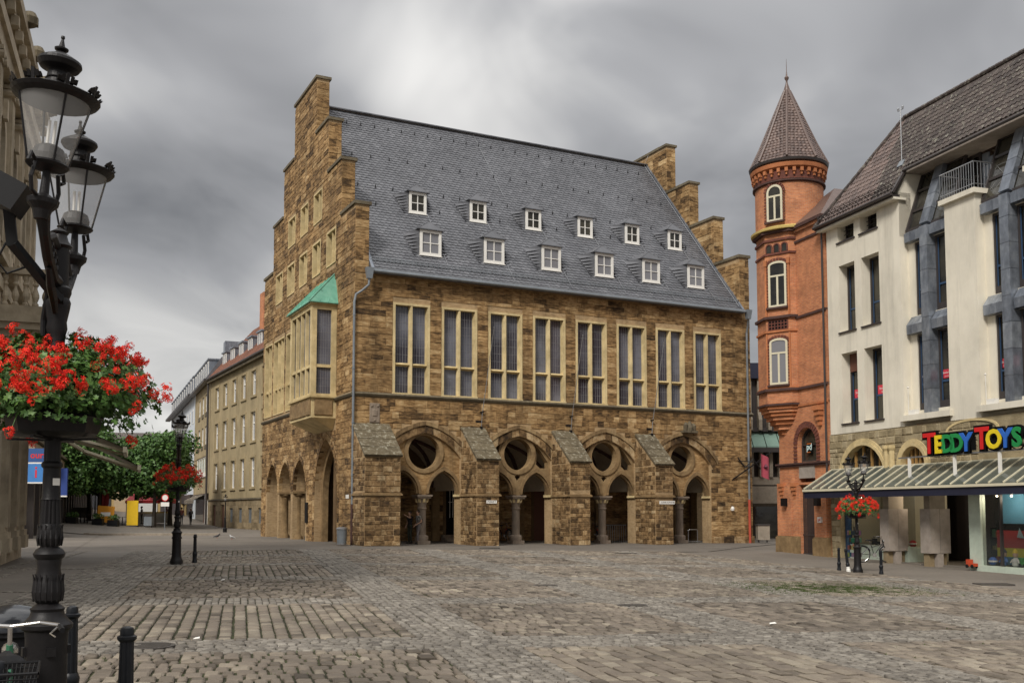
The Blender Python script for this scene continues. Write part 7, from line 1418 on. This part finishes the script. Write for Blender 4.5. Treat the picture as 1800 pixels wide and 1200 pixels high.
# ---- bollards
def make_bollard():
    o = thing('bollard', None, 'bollard'); part('shaft', M['ironb'], o, lambda m: (m.lathe([(.085, -.05), (.085, .06), (.07, .1), (.066, .2), (.078, .26), (.082, .30), (.07, .33), (.062, .345)], 20), m.lathe([(.060, .345), (.052, .83)], 40, mod=flute(10, .12)), m.lathe([(.055, .83), (.072, .85), (.073, .87), (.055, .88)], 20)), 30)
    part('cap', M['ironb'], o, lambda m: m.lathe([(.052, .88), (.052, .915), (.045, .935), (.02, .945)], 18), 40); return o
B0 = make_bollard()
BL = [(-4.0, 9.3, 1, 0, 'fluted dark bollard right beside the nearest lamp post'), (-2.95, 7.85, 1, 0, 'fluted dark bollard standing alone on the cobbles right of the nearest lamp'), (-3.03, 6.05, 1, 0, 'dark bollard at the bottom left corner beside the wire basket'), (-10.64, 34.16, 1.0, 0, 'dark bollard beside the lamp mid square'), (11.59, 36.12, .85, 0, 'thin dark bollard left of the lamp before the toy shop'), (11.72, 35.49, .85, 7, 'leaning dark bollard with a pale foot left of the toy shop lamp'), (12.49, 34.49, .85, 0, 'thin dark bollard right of the lamp before the toy shop')]
for i, (x, y, s, tl, lab) in enumerate(BL):
    b = B0 if i == 0 else copy_tree(B0); b.location = (x, y, gz(x, y)); b.scale = (s,) * 3; b.rotation_euler = (0, R(tl), i * .5); b['label'] = lab; b['group'] = 'bollards round the square'
    if tl: part('worn_foot', M['white'], b, lambda m: m.lathe([(.088, -.02), (.088, .07), (.073, .12), (.069, .2)], 16))
rk = thing('postcard_rack', 'rack of small colourful cards standing behind the toy shop lamp', 'rack', (12.25, 36.4, gz(12, 36.3))); part('pole', M['iron'], rk, lambda m: (m.tube([(0, 0, 0), (0, 0, 1.55)], .02, 6), m.lathe([(.25, 0), (.22, .03), (.02, .05)], 10)))
for k in range(24): a = (k % 6) * 1.047; z = .55 + (k // 6) * .26; part('card', plain((fr_.uniform(.02, .22), fr_.uniform(.03, .20), fr_.uniform(.02, .18))), rk, lambda m: m.obox((.22 * math.cos(a), .22 * math.sin(a), z), (-.07 * math.sin(a), .07 * math.cos(a), 0), (.01 * math.cos(a), .01 * math.sin(a), -.004), (0, 0, .075)))
# ---- bicycles
def make_bike(name, label, col, x, y, rz, basket_=False, tall=1.0):
    o = thing(name, label, 'bicycle', (x, y, gz(x, y) if y < 40 else gz(x, y)), rz); P = plain(col, .35)
    W = .34
    for wx in (-.53, .53):
        w = part('wheel', M['rubber'], o, lambda m: m.tube([(wx + W * math.cos(a), 0, W + W * math.sin(a)) for a in [i * 2 * math.pi / 28 for i in range(29)]], .020, 6, False)); part('rim', M['chrome'], w, lambda m: m.tube([(wx + (W - .025) * math.cos(a), 0, W + (W - .025) * math.sin(a)) for a in [i * 2 * math.pi / 28 for i in range(29)]], .009, 5, False)); part('hub', M['chrome'], w, lambda m: (m.tube([(wx, -.05, W), (wx, .05, W)], .025, 8), [m.tube([(wx, .02 * (-1) ** i, W), (wx + (W - .03) * math.cos(i * .35), 0, W + (W - .03) * math.sin(i * .35))], .0018, 3, False) for i in range(18)]))
        part('mudguard', M['rubber'], o, lambda m: m.tube([(wx + (W + .03) * math.cos(a), 0, W + (W + .03) * math.sin(a)) for a in [R(20 + 140 * i / 10) for i in range(11)]], .022, 5))
    part('frame', P, o, lambda m: (m.tube([(-.02, 0, .30), (-.17, 0, .82)], .017, 8), m.tube([(-.02, 0, .30), (.36, 0, .82)], .020, 8), m.tube([(-.12, 0, .62), (.35, 0, .78)], .015, 8), m.tube([(.33, 0, .95), (.39, 0, .70)], .022, 8), [m.tube([(-.02, s * .04, .30), (-.53, s * .06, W)], .011, 6) for s in (-1, 1)], [m.tube([(-.15, s * .02, .72), (-.53, s * .06, W)], .010, 6) for s in (-1, 1)], [m.tube([(.39, s * .05, .68), (.46, s * .06, .55), (.53, s * .06, W)], .013, 6) for s in (-1, 1)]))
    part('crank', M['chrome'], o, lambda m: (m.tube([(-.02, -.06, .30), (-.02, -.075, .30)], .09, 14), m.bar((-.02, -.08, .30), (.10, -.09, .18), .02), m.bar((-.02, .08, .30), (-.14, .09, .42), .02), m.box(.05, .15, -.17, -.09, .165, .19), m.box(-.19, -.09, .09, .17, .41, .435)))
    st = part('saddle', M['rubber'], o, lambda m: m.add([(x_, y_, z_) for x_, hw_, z_ in ((-.36, .10, .93), (-.30, .115, .955), (-.16, .06, .95), (-.02, .022, .955)) for y_, z_ in ((-hw_, z_ - .03), (-hw_ * .7, z_), (hw_ * .7, z_), (hw_, z_ - .03), (0, z_ - .05))], [(5 * i + k, 5 * i + (k + 1) % 5, 5 * i + 5 + (k + 1) % 5, 5 * i + 5 + k) for i in range(3) for k in range(5)] + [(4, 3, 2, 1, 0), (15, 16, 17, 18, 19)]), 60); part('seat_post', M['chrome'], st, lambda m: m.tube([(-.17, 0, .80), (-.20, 0, .92)], .014, 8))
    hb = part('handlebar', M['chrome'], o, lambda m: (m.tube([(.33, 0, .93), (.30, 0, 1.06)], .014, 8), m.tube([(.06, -.31, 1.06), (.18, -.29, 1.08), (.28, -.18, 1.09), (.31, 0, 1.07), (.28, .18, 1.09), (.18, .29, 1.08), (.06, .31, 1.06)], .012, 8), [m.tube([(.20, s * .29, 1.07), (.24, s * .24, 1.02), (.13, s * .27, 1.01)], .006, 5) for s in (-1, 1)]))
    for s in (-1, 1): part('grip', M['rubber'], hb, lambda m: m.tube([(.04, s * .312, 1.058), (.15, s * .298, 1.075)], .018, 8))
    part('headlamp', M['chrome'], o, lambda m: m.tube([(.36, 0, .90), (.40, 0, .90), (.46, 0, .90)], [.03, .05, .055], 12)); part('carrier', M['rubber'], o, lambda m: ([m.bar((-.85, s * .07, .76), (-.28, s * .07, .77), .014) for s in (-1, 0, 1)], [m.bar((-.55, s * .07, W), (-.62, s * .07, .76), .012) for s in (-1, 1)])); part('tail_light', plain((.4, .02, .02)), o, lambda m: m.box(-.90, -.87, -.05, .05, .70, .74))
    if basket_:
        wb = part('wire_basket', M['rubber'], o, lambda m: [m.tube([(x0, -y0, z), (x1, -y0, z), (x1, y0, z), (x0, y0, z), (x0, -y0, z)], r, 5, False) for x0, x1, y0, z, r in ((-.90, -.42, .19, 0.93, .009), (-.895, -.425, .187, .90, .005), (-.885, -.435, .18, .86, .004), (-.87, -.45, .165, .82, .004), (-.85, -.47, .15, .775, .006))])
        wi = MB()
        for k in range(17):
            f = k / 16; wi.tube([(-.90 + .48 * f, -.19, .93), (-.85 + .38 * f, -.15, .775), (-.85 + .38 * f, .15, .775), (-.90 + .48 * f, .19, .93)], .0028, 4, False)
            wi.tube([(-.90, -.19 + .38 * f, .93), (-.85, -.15 + .30 * f, .775), (-.47, -.15 + .30 * f, .775), (-.42, -.19 + .38 * f, .93)], .0028, 4, False)
        w_ = wi.build('wires', M['rubber'], wb); w_['kind'] = 'stuff'
    return o
make_bike('bicycle', 'green bicycle with black saddle and wire basket leaning by the nearest lamp post', (.04, .16, .09), -3.16, 6.42, math.atan2(.90, -.40), True)
q = hw(10.9, 3.3); make_bike('bicycle', 'dark bicycle parked inside the second arcade bay', (.02, .02, .02), q[0], q[1], HRZ + R(35)); q = hw(10.6, 4.0); make_bike('bicycle', 'dark red bicycle behind the other one in the second arcade bay', (.10, .015, .012), q[0], q[1], HRZ + R(28))
q = hw(14.35, .9); make_bike('bicycle', 'bicycle seen end on behind the third arcade column', (.05, .05, .055), q[0], q[1], HRZ + R(80)); q = hw(16.6, 3.2); make_bike('bicycle', 'dark bicycle beside the railing in the third arcade bay', (.03, .03, .035), q[0], q[1], HRZ + R(60))
q = ww(4.4, -1.0); make_bike('bicycle', 'black bicycle parked in front of the first clad pillar of the toy shop', (.015, .015, .016), q[0], q[1], WRZ + R(70))
q = hw(22.1, .9); ho = thing('bicycle_hoop', 'pale metal bicycle hoop in the last arcade opening', 'bicycle stand', (q[0], q[1], gz(*q)), HRZ); part('hoop', M['steel'], ho, lambda m: m.tube([(-.35, 0, -.1), (-.35, 0, .7), (-.28, 0, .78), (.28, 0, .78), (.35, 0, .7), (.35, 0, -.1)], .025, 8)); part('foot_bar', M['steel'], ho, lambda m: m.tube([(-.4, 0, .05), (.6, 0, .05)], .02, 6))
cb = thing('waste_bin', 'black ribbed bin with a glossy dark lid at the far left behind the bicycle', 'bin', (-4.05, 8.25, gz(-4, 8.2)), R(20))
part('body', M['rubber'], cb, lambda m: (m.lathe([(.20, .0), (.24, .08), (.29, .80), (.31, .82), (.31, .86)], 48, mod=lambda a, z: 1 + (.025 if int(a * 24 / math.pi) % 2 else 0)))); part('lid', FLAT('glossy_dark_lid', (.02, .022, .026), .12, 0, .6, var=.05), cb, lambda m: m.lathe([(.33, .86), (.33, .90), (.29, .97), (.2, 1.02), (.08, 1.045), (.01, 1.05)], 32), 40)
# ---- pigeons
def pigeon(x, y, rz, c, label):
    o = thing('pigeon', label, 'pigeon', (x, y, gz(x, y) + .0), rz); part('body', plain(c), o, lambda m: (m.tube([(-.24, 0, .10), (-.14, 0, .13), (-.04, 0, .15), (.05, 0, .17), (.10, 0, .22), (.125, 0, .265), (.15, 0, .275), (.185, 0, .265)], [.012, .035, .065, .072, .05, .032, .03, .008], 10))); [part('leg', plain((.4, .12, .08)), o, lambda m: m.tube([(0, s, .10), (.01, s, .0), (.04, s, .0)], .007, 5)) for s in (-.025, .025)]; part('wing', plain([v_ * .6 for v_ in c]), o, lambda m: m.tube([(-.2, .06, .13), (-.08, .07, .16), (.04, .062, .17)], [.01, .03, .02], 6))
pigeon(-18.2, 62.75, .4, (.05, .05, .055), 'small dark pigeon on the paving before the side street'); pigeon(-16.6, 60.3, 2.9, (.38, .37, .36), 'pale pigeon on the paving left of the hall, nearer of two')
# ---------------------------------------------------------------- people
def person(label, loc, rz, pose, cols, hair, h=1.74, vox=.017):
    """one continuous body grown from tapered limbs; hair is its child"""
    k = h / 1.74; prim = []
    def cap(a, b, ra, rb, lab, n=None): prim.append((Vector(a) * k, Vector(b) * k, ra * k, rb * k, lab))
    J = dict(pose); st = J.get('stride', .0); lean = J.get('lean', 0.0)
    hip = .93; L = lambda z: lean * (z - hip)
    # x is the facing direction
    for s, sg in (('l', 1), ('r', -1)):
        f = st * (1 if s == 'l' else -1); kx, ax = .10 + f * .55 if f > 0 else .02 + f * .25, f - (.0)
        hp = (0, sg * .085, hip); kn = (f * .55 + .03, sg * .09, .50); an = (f * 1.0 - .02, sg * .095, .085 + (0.05 if f < 0 else 0)); to = (f * 1.0 + .14, sg * .11, .035 + (0.0 if f >= 0 else .01))
        cap(hp, kn, .088, .060, 'trousers'); cap(kn, an, .060, .042, 'trousers'); cap((an[0] - .03, an[1], .05 if f >= 0 else an[2] - .02), to, .042, .034, 'shoe')
        shd = (L(1.42), sg * .18, 1.42); el = J[s + 'e']; hd = J[s + 'h']; cap((L(1.40), sg * .10, 1.41), shd, .075, .058, 'shirt'); mid = tuple((shd[i] + el[i]) / 2 for i in range(3)); cap(shd, mid, .054, .046, 'shirt'); cap(mid, el, .044, .038, J.get('sleeve', 'shirt')); cap(el, hd, .038, .027, J.get('fore', 'skin'))
        d = (Vector(hd) - Vector(el)).normalized(); u = d.cross(Vector((0, 0, 1))); u = u.normalized() if u.length > .2 else Vector((1, 0, 0)); w = Vector(hd)
        cap(w, w + d * .075, .026, .034, 'skin')
        for q, ln in ((-.027, .060), (-.009, .072), (.009, .068), (.027, .052)): bq = w + d * .085 + u * q; cap(bq, bq + d * ln * .6 + u.cross(d) * .006, .0115, .011, 'skin'); cap(bq + d * ln * .6 + u.cross(d) * .006, bq + d * ln + u.cross(d) * .020, .011, .0095, 'skin')
        cap(w + d * .03 + u * .025 * sg, w + d * .075 + u * .058 * sg, .014, .011, 'skin')
    cap((0, -.06, hip + .02), (0, .06, hip + .02), .105, .105, 'trousers'); cap((L(1.05), -.055, 1.06), (L(1.05), .055, 1.06), .098, .098, 'shirt'); cap((L(1.28), -.075, 1.27), (L(1.28), .075, 1.27), .105, .105, 'shirt'); cap((L(1.1), 0, 1.0), (L(1.35), 0, 1.36), .12, .12, 'shirt')
    cap((L(1.44), 0, 1.42), (L(1.5) + .015, 0, 1.53), .055, .050, 'skin')
    hc = Vector((L(1.6) + .03, 0, 1.62)); tx = J.get('turn', 0.0); fd = Vector((math.cos(tx), math.sin(tx), 0)); sd_ = Vector((-fd.y, fd.x, 0))
    cap(hc + Vector((0, 0, -.055)) + fd * .012, hc + Vector((0, 0, .045)), .068, .084, 'skin'); cap(hc - fd * .03 + Vector((0, 0, .03)), hc + fd * .015 + Vector((0, 0, .03)), .084, .08, 'skin'); cap(hc + fd * .082 + Vector((0, 0, .01)), hc + fd * .100 + Vector((0, 0, -.022)), .010, .015, 'skin'); cap(hc + fd * .066 + sd_ * .018 + Vector((0, 0, -.058)), hc + fd * .066 - sd_ * .018 + Vector((0, 0, -.058)), .012, .012, 'lip')
    for s in (-1, 1): cap(hc + sd_ * s * .083 + Vector((0, 0, .012)), hc + sd_ * s * .088 + Vector((0, 0, -.025)), .014, .010, 'skin'); cap(hc + fd * .074 + sd_ * s * .030 + Vector((0, 0, .018)), hc + fd * .076 + sd_ * s * .030 + Vector((0, 0, .018)), .012, .012, 'eye')
    bm = bmesh.new()
    for a, b, ra, rb, lab in prim:
        n = max(2, int((b - a).length / (min(ra, rb) * .55)) + 1)
        for i in range(n):
            t = i / (n - 1); bmesh.ops.create_icosphere(bm, subdivisions=1 if ra < .03 else 2, radius=(ra + (rb - ra) * t) * 1.04, matrix=Matrix.Translation(a + (b - a) * t))
    me = bpy.data.meshes.new('body'); bm.to_mesh(me); bm.free(); tmp = bpy.data.objects.new('tmp', me); COL.objects.link(tmp)
    md = tmp.modifiers.new('r', 'REMESH'); md.mode = 'VOXEL'; md.voxel_size = vox * k; sm = tmp.modifiers.new('s', 'SMOOTH'); sm.factor = .5; sm.iterations = 2
    bpy.context.view_layer.update(); me2 = bpy.data.meshes.new_from_object(tmp.evaluated_get(bpy.context.evaluated_depsgraph_get())); bpy.data.objects.remove(tmp)
    labs = sorted(set(p[4] for p in prim)); C_ = np.empty(len(me2.polygons) * 3); me2.polygons.foreach_get('center', C_); C_ = C_.reshape(-1, 3); best = np.full(len(C_), 9e9); idx = np.zeros(len(C_), int)
    for a, b, ra, rb, lab in prim:
        A, Bv = np.array(a), np.array(b); d = Bv - A; t = np.clip(((C_ - A) @ d) / max(1e-9, d @ d), 0, 1); dist = np.linalg.norm(C_ - A - t[:, None] * d, axis=1) - (ra + (rb - ra) * t); mk = dist < best; best[mk] = dist[mk]; idx[mk] = labs.index(lab)
    me2.materials.clear()
    for lb in labs: me2.materials.append(plain(cols[lb], .75))
    me2.polygons.foreach_set('material_index', idx.astype(np.int32)); me2.polygons.foreach_set('use_smooth', [True] * len(me2.polygons)); me2.name = 'person'
    o = bpy.data.objects.new('person', me2); link(o); o.location = loc; o.rotation_euler = (0, 0, rz); tag(o, label, 'person')
    hm = MB(); ht = random.Random(len(label)); rows = 7; lon = J.get('hair_long', 0)
    for i in range(rows):
        for q in range(14):
            a = 2 * math.pi * q / 14; th = R(8 + i * 15); front = math.cos(a)
            if th > R(62) and front > .35: continue
            if th > R(95) + lon: continue
            dv = fd * math.cos(a) * math.sin(th) + sd_ * math.sin(a) * math.sin(th) + Vector((0, 0, math.cos(th))); c = (hc + Vector((0, 0, .03)) - fd * .012) * k + dv * (.106 + .016 * max(0, -front)) * k; n1_ = dv.orthogonal().normalized(); n2_ = dv.cross(n1_); r_ = .036 * k; hm.tint = ht.random()
            hm.add([tuple(c + (n1_ * math.cos(w) + n2_ * math.sin(w)) * r_ - dv * .02 * k) for w in [j * math.pi / 3 for j in range(6)]] + [tuple(c + dv * .008 * k)], [(j, (j + 1) % 6, 6) for j in range(6)])
    hm.build('hair', plain(hair, .7), o); return o
base = dict(skin=(.42, .25, .17), lip=(.32, .13, .11), eye=(.03, .025, .02), shoe=(.025, .022, .02))
def C(**k): d = dict(base); d.update(k); return d
arms = dict(le=(-.05, .24, 1.14), lh=(.08, .24, .92), re=(-.05, -.24, 1.14), rh=(.08, -.24, .92))
def at(px, d):
    x = (px - 900) / 1780 * d; return x, d
def backpack(o, col, x=-.17):
    b = part('backpack', plain(col, .8), o, lambda m: (m.tube([(x, 0, 1.02), (x - .03, 0, 1.15), (x - .02, 0, 1.32), (x + .03, 0, 1.42)], [.10, .135, .13, .07], 10))); part('strap', plain(col, .8), b, lambda m: [m.tube([(x, s * .10, 1.40), (-.02, s * .11, 1.475), (.125, s * .11, 1.36), (.11, s * .13, 1.15), (x + .05, s * .14, 1.06)], .014, 6) for s in (-1, 1)])
fp = lambda s, t: (*hw(s, t), gz(*hw(s, t)) + .0)
# couple looking up in the first arcade bay
p = person('person in black top and dark green trousers pointing up in the first arcade bay', fp(3.5, .9), HRZ + R(200), dict(le=(.22, .20, 1.40), lh=(.40, .10, 1.52), re=(-.02, -.24, 1.14), rh=(.10, -.22, .93), sleeve='skin'), C(shirt=(.012, .012, .014), trousers=(.03, .035, .022)), (.02, .014, .01), 1.70)
p = person('person in a patterned shirt and grey trousers with backpack beside the first arcade column', fp(3.74, .30), HRZ + R(188), dict(le=(-.06, .23, 1.16), lh=(.16, .16, 1.02), re=(-.06, -.23, 1.16), rh=(.10, -.20, .96), sleeve='skin', stride=.10), C(shirt=(.20, .19, .17), trousers=(.16, .145, .145)), (.03, .02, .012), 1.76); backpack(p, (.015, .016, .02))
for (px, d, rz, lab, cl, hair, bp_) in ((294, 104, R(95), 'person with a mauve backpack walking up the side street, leftmost of three', C(shirt=(.18, .14, .16), trousers=(.02, .02, .025)), (.03, .02, .015), (.26, .18, .22)), (321, 104, R(100), 'person in a pink jacket and jeans walking up the side street, middle of three', C(shirt=(.40, .17, .16), trousers=(.12, .12, .15)), (.05, .035, .02), None), (337, 104, R(92), 'person with a white cap and dark trousers walking up the side street, rightmost of three', C(shirt=(.22, .22, .22), trousers=(.02, .02, .022)), (.5, .5, .48), (.03, .03, .04))):
    x, y = at(px, d); p = person(lab, (x, y, gz(x, y)), rz, dict(arms, stride=.16, fore='shirt'), cl, hair, 1.74, .022)
    if bp_: backpack(p, bp_)
x, y = at(251, 98); person('person in a pale top standing between the cafe trees', (x, y, gz(x, y)), R(200), dict(arms), C(shirt=(.42, .41, .40), trousers=(.02, .02, .025)), (.02, .015, .01), 1.7, .022)
x, y = at(63, 88); person('small far person in dark clothes left of the nearest lamp post', (x, y, gz(x, y)), R(80), dict(arms, stride=.12), C(shirt=(.02, .02, .03), trousers=(.02, .02, .02)), (.02, .015, .01), 1.7, .022)
